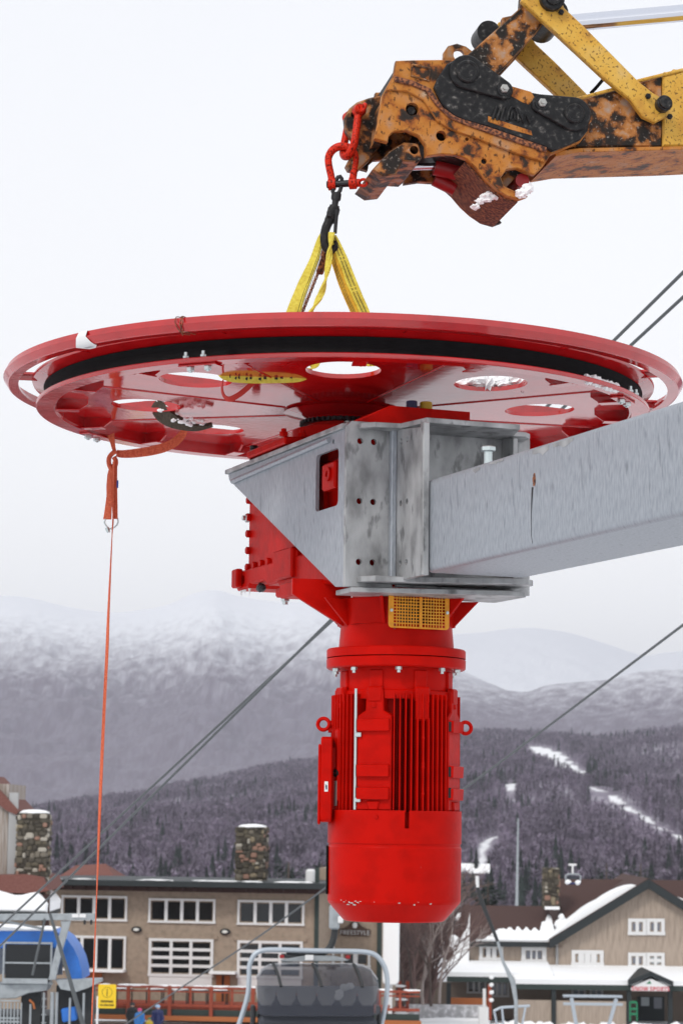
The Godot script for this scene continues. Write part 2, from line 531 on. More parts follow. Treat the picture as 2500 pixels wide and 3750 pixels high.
func wall(st: SurfaceTool, poly: PackedVector2Array, z0: float, z1: float, xf: Transform3D, way: float) -> void:
	var n := poly.size()
	var ns: Array[Vector2] = []
	for i in n:
		var e := (poly[(i + 1) % n] - poly[i]).normalized()
		ns.append(Vector2(e.y, -e.x) * way)
	for i in n:
		var j := (i + 1) % n
		var na: Vector2 = ns[i]
		var nb: Vector2 = ns[i]
		if ns[i].dot(ns[(i + n - 1) % n]) > 0.82:
			na = (ns[i] + ns[(i + n - 1) % n]).normalized()
		if ns[i].dot(ns[j]) > 0.82:
			nb = (ns[i] + ns[j]).normalized()
		var a0 := xf * Vector3(poly[i].x, poly[i].y, z0)
		var b0 := xf * Vector3(poly[j].x, poly[j].y, z0)
		var a1 := xf * Vector3(poly[i].x, poly[i].y, z1)
		var b1 := xf * Vector3(poly[j].x, poly[j].y, z1)
		var va := xf.basis * Vector3(na.x, na.y, 0)
		var vb := xf.basis * Vector3(nb.x, nb.y, 0)
		tri3(st, a0, b0, b1, va, vb, vb)
		tri3(st, a0, b1, a1, va, vb, va)


func tube(st: SurfaceTool, pts: Array, r, seg := 8, caps := true, closed := false) -> void:
	var n := pts.size()
	var rings := []
	var nrm := []
	var u := Vector3.ZERO
	for i in n:
		var p: Vector3 = pts[i]
		var prev: Vector3 = pts[(i + n - 1) % n] if closed or i > 0 else p
		var next: Vector3 = pts[(i + 1) % n] if closed or i < n - 1 else p
		var t := (next - prev).normalized()
		if u == Vector3.ZERO:
			u = t.cross(Vector3.UP if absf(t.y) < 0.9 else Vector3.RIGHT).normalized()
		u = (u - t * u.dot(t)).normalized()
		var v := t.cross(u)
		var rad: float = r[i] if r is Array else r
		var ring: Array[Vector3] = []
		var nn: Array[Vector3] = []
		for k in seg:
			var d := u * cos(TAU * k / seg) + v * sin(TAU * k / seg)
			ring.append(p + d * rad)
			nn.append(d)
		rings.append(ring)
		nrm.append(nn)
	for i in (n if closed else n - 1):
		var j := (i + 1) % n
		for k in seg:
			var l := (k + 1) % seg
			tri3(st, rings[i][k], rings[i][l], rings[j][l], nrm[i][k], nrm[i][l], nrm[j][l])
			tri3(st, rings[i][k], rings[j][l], rings[j][k], nrm[i][k], nrm[j][l], nrm[j][k])
	if caps and not closed:
		for e in [[0, 1], [n - 1, n - 2]]:
			var p: Vector3 = pts[e[0]]
			var o: Vector3 = p - (pts[e[1]] as Vector3)
			for k in seg:
				tri(st, p, rings[e[0]][k], rings[e[0]][(k + 1) % seg], o)


func tubep(called: String, pts: Array, r, m: String, parent: Node3D, seg := 8, closed := false) -> MeshInstance3D:
	var st := S()
	tube(st, pts, r, seg, true, closed)
	return put(st, called, m, parent)


func lathe(st: SurfaceTool, prof: Array, seg: int, c := Vector3.ZERO, a0 := 0.0, a1 := TAU) -> void:
	# profile of (radius, height); angle 0 points to +z and grows towards +x
	for i in prof.size() - 1:
		var p: Vector2 = prof[i]
		var q: Vector2 = prof[i + 1]
		var d := q - p
		if d.length() < 1e-6:
			continue
		var nr := d.y
		var ny := -d.x
		var l := d.length()
		nr /= l
		ny /= l
		for k in seg:
			var a := a0 + (a1 - a0) * k / seg
			var b := a0 + (a1 - a0) * (k + 1) / seg
			var da := Vector3(sin(a), 0, cos(a))
			var db := Vector3(sin(b), 0, cos(b))
			var na := da * nr + Vector3(0, ny, 0)
			var nb := db * nr + Vector3(0, ny, 0)
			var v1 := c + da * p.x + Vector3(0, p.y, 0)
			var v2 := c + db * p.x + Vector3(0, p.y, 0)
			var v3 := c + db * q.x + Vector3(0, q.y, 0)
			var v4 := c + da * q.x + Vector3(0, q.y, 0)
			if p.x > 1e-5:
				tri3(st, v1, v2, v3, na, nb, nb)
			if q.x > 1e-5:
				tri3(st, v1, v3, v4, na, nb, na)


func lathep(called: String, prof: Array, seg: int, m: String, parent: Node3D, c := Vector3.ZERO) -> MeshInstance3D:
	var st := S()
	lathe(st, prof, seg, c)
	return put(st, called, m, parent)


func hexbolt(r: float, h: float, shank_r: float, below: float, above := 0.0) -> SurfaceTool:
	# head from y 0 up to h, shank from -below, thread end to h + above
	var st := S()
	var hx := circle(Vector2.ZERO, r, 6)
	prism(st, hx, 0.0, h, Transform3D(Basis(Vector3.RIGHT, -PI / 2), Vector3.ZERO), r * 0.12)
	if below > 0.0:
		lathe(st, [Vector2(0, -below), Vector2(shank_r, -below), Vector2(shank_r, 0)], 10)
	if above > 0.0:
		lathe(st, [Vector2(shank_r, h), Vector2(shank_r, h + above), Vector2(0, h + above)], 10)
	return st


func strip(st: SurfaceTool, pts: Array, wide: Array, sides: Array, thick: float) -> void:
	# a band along pts: half widths and side directions per point, with a real thickness
	var n := pts.size()
	var ed := []
	for i in n:
		var p: Vector3 = pts[i]
		var t: Vector3 = ((pts[mini(i + 1, n - 1)] as Vector3) - (pts[maxi(i - 1, 0)] as Vector3)).normalized()
		var s: Vector3 = (sides[i] as Vector3)
		s = (s - t * s.dot(t)).normalized()
		var m := t.cross(s).normalized()
		var w: float = wide[i]
		ed.append([p - s * w + m * thick, p + s * w + m * thick, p + s * w - m * thick, p - s * w - m * thick, m, s])
	for i in n - 1:
		var a: Array = ed[i]
		var b: Array = ed[i + 1]
		tri3(st, a[0], a[1], b[1], a[4], a[4], b[4])
		tri3(st, a[0], b[1], b[0], a[4], b[4], b[4])
		tri3(st, a[3], a[2], b[2], -a[4], -a[4], -b[4])
		tri3(st, a[3], b[2], b[3], -a[4], -b[4], -b[4])
		quad(st, a[1], a[2], b[2], b[1], a[5])
		quad(st, a[0], a[3], b[3], b[0], -a[5])
	quad(st, ed[0][0], ed[0][1], ed[0][2], ed[0][3])
	quad(st, ed[n - 1][0], ed[n - 1][1], ed[n - 1][2], ed[n - 1][3])


func curve(pts: Array, n: int) -> Array:
	# Catmull-Rom through the points
	var out := []
	for i in pts.size() - 1:
		var p0: Vector3 = pts[maxi(i - 1, 0)]
		var p1: Vector3 = pts[i]
		var p2: Vector3 = pts[i + 1]
		var p3: Vector3 = pts[mini(i + 2, pts.size() - 1)]
		for k in n:
			out.append(p1.cubic_interpolate(p2, p0, p3, float(k) / n))
	out.append(pts[pts.size() - 1])
	return out


func lump(st: SurfaceTool, c: Vector3, s: Vector3, sd: int, rough := 0.25, seg := 10) -> void:
	# an uneven rounded clump
	var nz := noise(sd, 1.1, 3)
	var g := []
	for i in seg + 1:
		var row := []
		for k in seg * 2:
			var th := PI * i / seg
			var ph := TAU * k / (seg * 2)
			var d := Vector3(sin(th) * cos(ph), cos(th), sin(th) * sin(ph))
			row.append(c + d * s * (1.0 + rough * 2.0 * nz.get_noise_3dv(d * 1.6 + Vector3(sd, 0, 0))))
		g.append(row)
	for i in seg:
		for k in seg * 2:
			var l := (k + 1) % (seg * 2)
			var o: Vector3 = (g[i][k] + g[i + 1][l]) * 0.5 - c
			quad(st, g[i][k], g[i][l], g[i + 1][l], g[i + 1][k], o)


# ------------------------------------------------------------------ the galvanised support: beam, frame, column
const FRAME_AT := Vector3(0.017, 0.0, -14.6)
const FRAME_TURN := deg_to_rad(21.5)
# in its frame: x runs across the beam, z along it towards the near end, y is height above the base area


func side_plate(x: float) -> Transform3D:
	# outline given as (z, y) on the plane x
	return Transform3D(Basis(Vector3(0, 0, 1), Vector3(0, 1, 0), Vector3(1, 0, 0)), Vector3(x, 0, 0))


func front_plate(z: float) -> Transform3D:
	return Transform3D(Basis(), Vector3(0, 0, z))


func flat_plate(y: float) -> Transform3D:
	# outline given as (x, z) on the plane y, thickness upwards
	return Transform3D(Basis(Vector3(1, 0, 0), Vector3(0, 0, 1), Vector3(0, 1, 0)), Vector3(0, y, 0))


func make_support() -> void:
	var t := thing("steel_support", "galvanised box beam and triangular bracket carrying the red gearbox and motor", "steel support", FRAME_AT, FRAME_TURN)
	# box beam with rounded edges
	var st := S()
	prism(st, rrect(Vector2(0.69, 12.752), Vector2(0.66, 0.565), 0.035, 5), 0.46, 6.0, Transform3D())
	var beam := put(st, "beam", "galvanised", t)
	# a rust scar with a run below it, and a few dark scrapes on the beam side
	st = S()
	lump(st, Vector3(0.3605, 12.845, 1.905), Vector3(0.004, 0.036, 0.02), 5, 0.5, 8)
	put(st, "rust_scar", "rust", beam)
	st = S()
	strip(st, [Vector3(0.359, 12.81, 1.885), Vector3(0.359, 12.74, 1.875), Vector3(0.359, 12.66, 1.87), Vector3(0.359, 12.54, 1.872), Vector3(0.3595, 12.50, 1.885)], [0.010, 0.006, 0.002, 0.0010, 0.001], [Vector3.BACK, Vector3.BACK, Vector3.BACK, Vector3.BACK, Vector3.BACK], 0.0008)
	put(st, "stain_run", "dark_steel", beam)
	for q in [[1.98, 12.995, 0.10, 0.02], [2.25, 13.0, 0.12, 0.016], [1.42, 13.01, 0.09, 0.008], [1.15, 13.0, 0.05, 0.012]]:
		st = S()
		var pts := []
		var sc := []
		for i in 9:
			var f := i / 8.0
			pts.append(Vector2(q[0] + (f - 0.5) * q[2] * 2, q[1] + q[3]))
		for i in 9:
			var f := 1.0 - i / 8.0
			pts.append(Vector2(q[0] + (f - 0.5) * q[2] * 2, q[1] - q[3] * rng.randf_range(0.2, 1.6) * sin(PI * clampf(f, 0.05, 0.95))))
		prism(st, pts, 0.0, 0.0012, Transform3D(Basis(Vector3(0, 0, 1), Vector3(0, 1, 0), Vector3(-1, 0, 0)), Vector3(0.3598, 0, 0)))
		put(st, "bare_patch", "dull_galvanised", beam)
	# column outside the picture that carries the beam
	st = S()
	box(st, Vector3(0.69, 9.85, 5.5), Vector3(0.7, 5.2, 0.8), Basis(), 0.02)
	var colm := put(st, "column", "galvanised", t)
	boxp("base_plate", Vector3(0.69, 7.27, 5.5), Vector3(1.2, 0.06, 1.3), "dull_galvanised", colm, Basis(), 0.01)
	# triangular cheeks, with a window in each
	var tri_out := [Vector2(-2.225, 13.39), Vector2(-2.205, 13.345), Vector2(-0.14, 12.418), Vector2(-0.002, 12.408), Vector2(-0.002, 13.39)]
	var win := rrect(Vector2(-0.302, 13.105), Vector2(0.392, 0.362), 0.035)
	for x in [0.0, 1.22]:
		st = S()
		prism(st, tri_out, 0.0, 0.024, side_plate(x), 0.003, [win, circle(Vector2(-0.20, 13.335), 0.016, 14)])
		var ck := put(st, "cheek_plate", "galvanised", t)
		st = S()
		tube(st, [Vector3(x - 0.010 if x < 0.5 else x + 0.034, 13.322, -2.10), Vector3(x - 0.010 if x < 0.5 else x + 0.034, 13.352, -0.25)], 0.017, 10)
		put(st, "edge_weld", "galvanised", ck)
		# top flange of the cheek
		st = S()
		var x0: float = -0.012 if x < 0.5 else 1.14
		box(st, Vector3(x0 + 0.055, 13.405, -1.115), Vector3(0.13, 0.03, 2.24), Basis(), 0.003)
		put(st, "cheek_flange", "dull_galvanised", ck)
	# threaded stud on the flange near the tip
	st = S()
	for k in 7:
		lathe(st, [Vector2(0.0, k * 0.018), Vector2(0.026, k * 0.018), Vector2(0.030, k * 0.018 + 0.009), Vector2(0.026, k * 0.018 + 0.018), Vector2(0, k * 0.018 + 0.018)], 12, Vector3(0.06, 13.42, -1.86))
	put(st, "threaded_stud", "dark_steel", t)
	# splice flanges facing along the beam
	var hl := []
	for y in [13.312, 12.938, 12.562]:
		hl.append(circle(Vector2(0.089, y), 0.020, 18))
		hl.append(circle(Vector2(0.180, y), 0.020, 18))
	st = S()
	prism(st, [Vector2(-0.004, 12.405), Vector2(0.312, 12.405), Vector2(0.312, 13.435), Vector2(0.034, 13.435), Vector2(-0.004, 13.40)], 0.0, 0.028, front_plate(0.0), 0.003, hl)
	put(st, "splice_flange", "dull_galvanised", t)
	st = S()
	prism(st, [Vector2(1.07, 12.405), Vector2(1.25, 12.405), Vector2(1.25, 13.40), Vector2(1.22, 13.435), Vector2(1.07, 13.435)], 0.0, 0.028, front_plate(0.0), 0.003)
	put(st, "splice_flange", "dull_galvanised", t)
	# upright at the inner edge of the flange and the web that runs out to the beam
	boxp("upright_bar", Vector3(0.300, 12.915, 0.052), Vector3(0.036, 0.95, 0.046), "galvanised", t, Basis(), 0.006)
	hl = []
	for y in [13.31, 12.925, 12.552]:
		hl.append(circle(Vector2(0.135, y), 0.020, 16))
		hl.append(circle(Vector2(0.231, y), 0.020, 16))
	st = S()
	prism(st, [Vector2(0.03, 12.45), Vector2(0.44, 12.45), Vector2(0.44, 13.355), Vector2(0.03, 13.40)], 0.0, 0.03, side_plate(0.318), 0.003, hl)
	put(st, "web_plate", "dull_galvanised", t)
	boxp("upright_bar", Vector3(0.333, 12.915, 0.468), Vector3(0.044, 0.93, 0.052), "dull_galvanised", t, Basis(), 0.006)
	boxp("weld_fillet", Vector3(0.352, 12.75, 0.46), Vector3(0.012, 0.56, 0.02), "galvanised", t, Basis(), 0.004)
	st = S()
	prism(st, [Vector2(0.03, 12.45), Vector2(0.20, 12.45), Vector2(0.20, 13.37), Vector2(0.03, 13.40)], 0.0, 0.03, side_plate(1.05), 0.003)
	put(st, "web_plate", "dull_galvanised", t)
	# back plate between the webs, above the beam
	boxp("back_plate", Vector3(0.70, 12.92, 0.014), Vector3(0.72, 1.0, 0.026), "dull_galvanised", t, Basis(), 0.002)
	# top and bottom stiffener plates with clipped corners
	st = S()
	prism(st, [Vector2(0.075, 0.032), Vector2(0.075, 0.08), Vector2(0.14, 0.15), Vector2(0.30, 0.17), Vector2(0.355, 0.44), Vector2(0.98, 0.44), Vector2(1.05, 0.20), Vector2(1.14, 0.20), Vector2(1.19, 0.15), Vector2(1.21, 0.032)], 0.0, 0.032, flat_plate(13.385), 0.003)
	put(st, "top_plate", "dull_galvanised", t)
	st = S()
	prism(st, [Vector2(0.075, 0.032), Vector2(0.075, 0.10), Vector2(0.14, 0.17), Vector2(0.34, 0.19), Vector2(0.92, 0.42), Vector2(1.05, 0.42), Vector2(1.11, 0.36), Vector2(1.14, 0.032)], 0.0, 0.036, flat_plate(12.432), 0.003)
	put(st, "bottom_plate", "dull_galvanised", t)
	st = S()
	prism(st, [Vector2(0.03, -0.20), Vector2(0.03, 0.05), Vector2(0.95, 0.30), Vector2(1.06, 0.30), Vector2(1.12, 0.24), Vector2(1.12, -0.20)], 0.0, 0.030, flat_plate(12.372), 0.003)
	put(st, "bottom_plate", "dull_galvanised", t)
	# big bolt standing on the beam, and a smaller one behind
	var b := put(hexbolt(0.046, 0.032, 0.026, 0.11), "bolt", "zinc_bolt", t)
	b.position = Vector3(0.55, 13.155, 0.90)
	b.rotation.y = 0.3


# ------------------------------------------------------------------ gearbox
func make_gearbox() -> void:
	var t := thing("gearbox", "red cast gearbox bolted between the galvanised bracket plates above the motor", "gearbox", FRAME_AT, FRAME_TURN)
	boxp("housing", Vector3(0.62, 12.97, -1.13), Vector3(1.0, 0.62, 1.74), "red_paint", t, Basis(), 0.02)
	# bolted side cover
	var st := S()
	box(st, Vector3(0.105, 12.94, -1.30), Vector3(0.03, 0.49, 1.44), Basis(), 0.006)
	var cover := put(st, "side_cover", "red_paint", t)
	var hb := hexbolt(0.026, 0.03, 0.016, 0.0)
	var first: MeshInstance3D = null
	var side := Basis(Vector3.BACK, PI / 2)
	var spots := []
	for i in 5:
		spots.append(Vector3(0.092, 12.715 + 0.117 * i, -2.0))
	for i in 9:
		spots.append(Vector3(0.092, 12.715, -1.86 + 0.142 * i))
	for p in spots:
		if first == null:
			first = put(hb, "bolt", "red_paint", cover)
			first.transform = Transform3D(side, p)
		else:
			again(first, cover, Transform3D(side, p))
	# lower casing flange with lugs
	st = S()
	var lug := [Vector2(-2.175, 12.70), Vector2(-2.175, 12.565), Vector2(-1.93, 12.565), Vector2(-1.90, 12.59), Vector2(-1.62, 12.59), Vector2(-1.55, 12.55), Vector2(-1.36, 12.55), Vector2(-1.27, 12.50), Vector2(-0.35, 12.46), Vector2(-0.35, 12.70)]
	prism(st, lug, 0.0, 1.12, side_plate(0.06), 0.012, [circle(Vector2(-2.04, 12.632), 0.034, 16)])
	put(st, "lower_casing", "red_paint", t)
	boxp("lug", Vector3(0.075, 12.66, -1.19), Vector3(0.09, 0.20, 0.36), "red_paint", t, Basis(), 0.012)
	boxp("lug", Vector3(0.04, 12.645, -2.11), Vector3(0.05, 0.13, 0.11), "red_paint", t, Basis(), 0.01)
	boxp("foot", Vector3(0.08, 12.475, -1.02), Vector3(0.16, 0.10, 0.25), "red_paint", t, Basis(), 0.012)
	boxp("foot", Vector3(0.06, 12.47, -1.2), Vector3(0.10, 0.06, 0.10), "red_paint", t, Basis(), 0.012)
	st = S()
	lump(st, Vector3(0.10, 12.556, -1.78), Vector3(0.03, 0.03, 0.06), 3, 0.1, 8)
	put(st, "drain_plug", "dark_steel", t)
	var nut := put(hexbolt(0.03, 0.03, 0.018, 0.0, 0.02), "bolt", "zinc_bolt", t)
	nut.transform = Transform3D(Basis(Vector3.RIGHT, PI), Vector3(0.05, 12.44, -1.16))
	again(nut, t, Transform3D(Basis(Vector3.BACK, PI / 2), Vector3(0.09, 13.06, -2.02)))
	# top cover, output bearing and toothed ring hub seat
	boxp("upper_casing", Vector3(0.56, 13.33, -1.25), Vector3(0.86, 0.14, 1.3), "red_paint", t, Basis(), 0.02)
	boxp("upper_casing", Vector3(0.40, 13.46, -1.38), Vector3(0.86, 0.05, 0.75), "red_paint", t, Basis(), 0.01)
	st = S()
	lathe(st, [Vector2(0, 13.44), Vector2(0.42, 13.44), Vector2(0.42, 13.52), Vector2(0.34, 13.52), Vector2(0.34, 13.60), Vector2(0.24, 13.60), Vector2(0.24, 13.66), Vector2(0, 13.66)], 32, Vector3(0.516, 0, -1.355))
	put(st, "bearing_housing", "red_paint", t)
	for i in 4:
		var q := again(nut, t, Transform3D(Basis(), Vector3(-0.03 + 0.13 * i, 13.485, -1.02)))
		q.material_override = M["red_paint"]
	boxp("terminal_block", Vector3(0.035, 13.13, -0.30), Vector3(0.06, 0.17, 0.22), "red_paint", t, Basis(), 0.012)
	st = S()
	lathe(st, [Vector2(0, -0.01), Vector2(0.045, -0.01), Vector2(0.045, 0.012), Vector2(0.022, 0.012), Vector2(0.022, 0.0), Vector2(0, 0.0)], 16)
	var pl := put(st, "inspection_plug", "red_paint", t)
	pl.transform = Transform3D(Basis(Vector3.BACK, PI / 2), Vector3(0.0, 13.14, -0.28))
	# sloping guard box with two capped ports
	st = S()
	prism(st, [Vector2(0.10, 13.44), Vector2(0.10, 13.452), Vector2(0.35, 13.577), Vector2(0.90, 13.577), Vector2(0.90, 13.44)], -0.60, -0.12, Transform3D(), 0.004)
	var gb := put(st, "guard_box", "red_paint", t)
	st = S()
	lathe(st, [Vector2(0.030, 0.0), Vector2(0.030, 0.032), Vector2(0.036, 0.032), Vector2(0.036, 0.075), Vector2(0.032, 0.079), Vector2(0, 0.079)], 20, Vector3(0.585, 13.577, -0.33))
	put(st, "port_cap", "navy_plastic", gb)
	st = S()
	lathe(st, [Vector2(0.036, 0.03), Vector2(0.040, 0.034), Vector2(0.040, 0.075), Vector2(0.034, 0.08), Vector2(0, 0.08)], 20, Vector3(0.685, 13.577, -0.33))
	put(st, "port_cap", "yellow_plastic", gb)
	lathep("port_neck", [Vector2(0.034, -0.01), Vector2(0.034, 0.035), Vector2(0.0, 0.035)], 20, "red_paint", gb, Vector3(0.685, 13.577, -0.33))
	# icicle and orange grease under the lug
	for p in [[-2.10, 0.05], [-2.02, 0.035], [-1.93, 0.06], [-2.06, 0.02]]:
		st = S()
		lathe(st, [Vector2(0, -p[1]), Vector2(0.004, -p[1] * 0.4), Vector2(0.010, 0.0)], 6, Vector3(0.07, 12.562, p[0]))
		put(st, "icicle", "white_label", t)

	# ---- bell housing down to the motor
	var c := Vector3(0.54, 0, -0.44)
	st = S()
	lathe(st, [Vector2(0.0, 12.375), Vector2(0.39, 12.375), Vector2(0.375, 12.21), Vector2(0.352, 12.208)], 7, c, deg_to_rad(23.5), deg_to_rad(338.5))
	lathe(st, [Vector2(0.0, 12.371), Vector2(0.40, 12.371)], 24, c)
	put(st, "bell_housing", "red_paint", t)
	lathep("shaft_coupling", [Vector2(0.07, 12.37), Vector2(0.15, 12.34), Vector2(0.15, 12.26), Vector2(0.20, 12.255), Vector2(0.20, 12.22), Vector2(0.10, 12.215), Vector2(0.10, 12.06)], 32, "dark_steel", t, c)
	st = S()
	lathe(st, [Vector2(0.345, 12.214), Vector2(0.354, 12.208), Vector2(0.367, 12.062)], 56, c)
	put(st, "bell_collar", "red_paint", t)
	for a in [-14.0, -62.0, 52.0, 84.0, 130.0, 175.0, 220.0, 262.0]:
		st = S()
		var out := 0.52 if a != -14.0 else 0.44
		prism(st, [Vector2(0.30, 12.205), Vector2(0.362, 12.205), Vector2(out, 12.372), Vector2(0.30, 12.372)], -0.011, 0.011, Transform3D(Basis(Vector3.UP, deg_to_rad(a - 90.0 - 21.5)), c), 0.003)
		put(st, "rib", "red_paint", t)
	# wide corner bracket from the foot
	st = S()
	prism(st, [Vector2(0.30, 12.20), Vector2(0.36, 12.21), Vector2(0.68, 12.40), Vector2(0.68, 12.50), Vector2(0.30, 12.50)], -0.02, 0.02, Transform3D(Basis(Vector3.UP, deg_to_rad(-78.0 - 90.0 - 21.5)), c), 0.004)
	put(st, "corner_bracket", "red_paint", t)
	boxp("notch_cover", c + Basis(Vector3.UP, deg_to_rad(-21.5)) * Vector3(-0.02, 12.19, 0.356), Vector3(0.014, 0.04, 0.012), "dark_red", t, Basis(Vector3.UP, deg_to_rad(-21.5)))
	make_guard(t, c)


func make_guard(t: Node3D, c: Vector3) -> void:
	# yellow ventilation guard with two fields of punched square holes
	var turn := Basis(Vector3.UP, deg_to_rad(23.0 - 21.5))
	var g := Node3D.new()
	g.name = "vent_guard"
	t.add_child(g)
	g.transform = Transform3D(turn, c + turn * Vector3(-0.018, 12.282, 0.374))
	var st := S()
	var holes := []
	for f in [[-0.085, 9], [0.100, 8]]:
		holes.append(rrect(Vector2(f[0], 0.0), Vector2(f[1] * 0.0192 + 0.002, 0.194), 0.002, 1))
	prism(st, rrect(Vector2.ZERO, Vector2(0.415, 0.216), 0.024, 6), 0.0, 0.006, Transform3D(), 0.0012, holes)
	put(st, "plate", "guard_yellow", g)
	st = S()
	for f in [[-0.085, 9], [0.100, 8]]:
		var n: int = f[1]
		for i in range(1, n):
			box(st, Vector3(f[0] + (i - n / 2.0) * 0.0192, 0, 0.0028), Vector3(0.0062, 0.194, 0.0036))
		for j in range(1, 10):
			box(st, Vector3(f[0], (j - 5) * 0.0194, 0.0028), Vector3(n * 0.0192 + 0.001, 0.0062, 0.0030))
	put(st, "mesh_bars", "guard_yellow", g)
	for x in [-0.190, 0.192]:
		var b := put(hexbolt(0.011, 0.008, 0.006, 0.0, 0.004), "bolt", "zinc_bolt", g)
		b.transform = Transform3D(Basis(Vector3.RIGHT, PI / 2), Vector3(x, 0.0, 0.006))


# ------------------------------------------------------------------ motor
func make_motor() -> void:
	var at := FRAME_AT + Basis(Vector3.UP, FRAME_TURN) * Vector3(0.54, 0, -0.44)
	var t := thing("electric_motor", "large red finned electric motor hanging below the bracket", "motor", Vector3(at.x, 10.365, at.z))
	var y0 := -10.365
	# flange pair
	lathep("upper_flange", [Vector2(0.36, 12.064 + y0), Vector2(0.434, 12.064 + y0), Vector2(0.441, 12.056 + y0), Vector2(0.441, 12.008 + y0), Vector2(0.30, 12.008 + y0)], 72, "red_paint", t)
	lathep("lower_flange", [Vector2(0.30, 12.002 + y0), Vector2(0.438, 12.002 + y0), Vector2(0.442, 11.996 + y0), Vector2(0.440, 11.945 + y0), Vector2(0.43, 11.937 + y0), Vector2(0.36, 11.937 + y0)], 72, "red_paint", t)
	var nut := put(hexbolt(0.021, 0.022, 0.011, 0.0, 0.016), "bolt", "zinc_bolt", t)
	var first := true
	for a in [1.0, -41.0, 43.0, -69.0, 68.0, 115.0, 160.0, 205.0, 250.0]:
		var d := Vector3(sin(deg_to_rad(a)), 0, cos(deg_to_rad(a)))
		var xf := Transform3D(Basis(Vector3.UP, deg_to_rad(a * 1.7)) * Basis(Vector3.RIGHT, PI), d * 0.408 + Vector3(0, 11.937 + y0, 0))
		if first:
			nut.transform = xf
			first = false
		else:
			again(nut, t, xf)
	# end shield with bosses
	lathep("end_shield", [Vector2(0.355, 11.94 + y0), Vector2(0.350, 11.80 + y0), Vector2(0.368, 11.79 + y0), Vector2(0.368, 11.74 + y0), Vector2(0.30, 11.74 + y0)], 64, "red_paint", t)
	for a in [-21.0, 24.0, 69.0, -66.0, 114.0, 159.0, 204.0, 249.0]:
		var b := Basis(Vector3.UP, deg_to_rad(a))
		var st := S()
		box(st, b * Vector3(0, 11.865 + y0, 0.35), Vector3(0.085, 0.11, 0.03), b, 0.006)
		box(st, b * Vector3(0, 11.765 + y0, 0.375), Vector3(0.10, 0.10, 0.045), b, 0.01)
		put(st, "boss", "red_paint", t)
		st = S()
		lathe(st, [Vector2(0.024, 0.0), Vector2(0.024, -0.03), Vector2(0.0, -0.03)], 6, b * Vector3(0, 11.715 + y0, 0.378))
		put(st, "bolt_head", "red_paint", t)
	# stator barrel and fins
	lathep("stator_barrel", [Vector2(0.292, 11.78 + y0), Vector2(0.292, 11.02 + y0)], 64, "red_paint", t)
	var pads := [-21.0, 69.0, 159.0, 249.0]
	var fin_long: MeshInstance3D = null
	for k in 69:
		var a := -180.0 + k * 360.0 / 69.0
		var blocked := false
		for p in pads:
			if absf(wrapf(a - p, -180.0, 180.0)) < 16.5:
				blocked = true
		if blocked:
			continue
		var b := Basis(Vector3.UP, deg_to_rad(a))
		if fin_long == null:
			var st := S()
			box(st, Vector3(0, 11.405 + y0, 0.3465), Vector3(0.0075, 0.73, 0.122), Basis(), 0.0022)
			fin_long = put(st, "fin", "red_paint", t)
			fin_long.basis = b
		else:
			again(fin_long, t, Transform3D(b, Vector3.ZERO))
	# pads between the fin fields, with raised foot bosses
	for p in pads:
		var b := Basis(Vector3.UP, deg_to_rad(p))
		var st := S()
		prism(st, [Vector2(-0.055, 11.79), Vector2(0.055, 11.79), Vector2(0.06, 11.665), Vector2(0.112, 11.63), Vector2(0.112, 11.05), Vector2(-0.112, 11.05), Vector2(-0.112, 11.63), Vector2(-0.06, 11.665)], 0.30, 0.392, Transform3D(b, Vector3(0, y0, 0)), 0.008)
		var pad := put(st, "pad", "red_paint", t)
		for y in [11.575, 11.295, 11.155]:
			st = S()
			prism(st, [Vector2(-0.036, 0.0), Vector2(0.040, 0.0), Vector2(0.034, 0.034), Vector2(-0.036, 0.030)], -0.105, 0.105, Transform3D(b * Basis(Vector3(0, 1, 0), Vector3(0, 0, 1), Vector3(1, 0, 0)), b * Vector3(0, y + y0, 0.388)), 0.005)
			put(st, "foot_boss", "red_paint", pad)
		for y in [11.575, 11.295, 11.165]:
			boxp("bare_edge", b * Vector3(-0.102, y + y0, 0.395), Vector3(0.010, 0.062, 0.022), "dark_steel", pad, b)
		st = S()
		prism(st, [Vector2(-0.045, 11.11), Vector2(0.045, 11.11), Vector2(0.03, 11.05), Vector2(-0.03, 11.05)], 0.38, 0.405, Transform3D(b, Vector3(0, y0, 0)), 0.008)
		put(st, "foot_boss", "red_paint", pad)
	# shorter fins over the front field with cast knots
	for a in [18.2, 23.5, 28.7]:
		var b := Basis(Vector3.UP, deg_to_rad(a))
		boxp("short_fin", b * Vector3(0, 11.33 + y0, 0.39), Vector3(0.0085, 0.58, 0.052), "red_paint", t, b, 0.002)
	var kb := Basis(Vector3.UP, deg_to_rad(23.5))
	for y in [11.50, 11.34, 11.318, 11.155]:
		var st := S()
		lump(st, kb * Vector3(0, y + y0, 0.409), Vector3(0.010, 0.013, 0.008), 2, 0.1, 6)
		put(st, "cast_knot", "red_paint", t)
	boxp("fin_block", kb * Vector3(0, 11.68 + y0, 0.362), Vector3(0.085, 0.15, 0.07), "red_paint", t, kb, 0.01)
	# bright conduit rod with two clips
	var rb := Basis(Vector3.UP, deg_to_rad(-38.5))
	tubep("conduit_rod", [rb * Vector3(0, 11.80 + y0, 0.408), rb * Vector3(0, 11.055 + y0, 0.408)], 0.0095, "zinc_bolt", t, 10)
	for y in [11.515, 11.115]:
		var cb := Basis(Vector3.UP, deg_to_rad(-35.0))
		boxp("rod_clip", cb * Vector3(0, y + y0, 0.416), Vector3(0.046, 0.028, 0.012), "zinc_bolt", t, cb, 0.003)
	# name plate column on the left side
	var nb := Basis(Vector3.UP, deg_to_rad(-66.0))
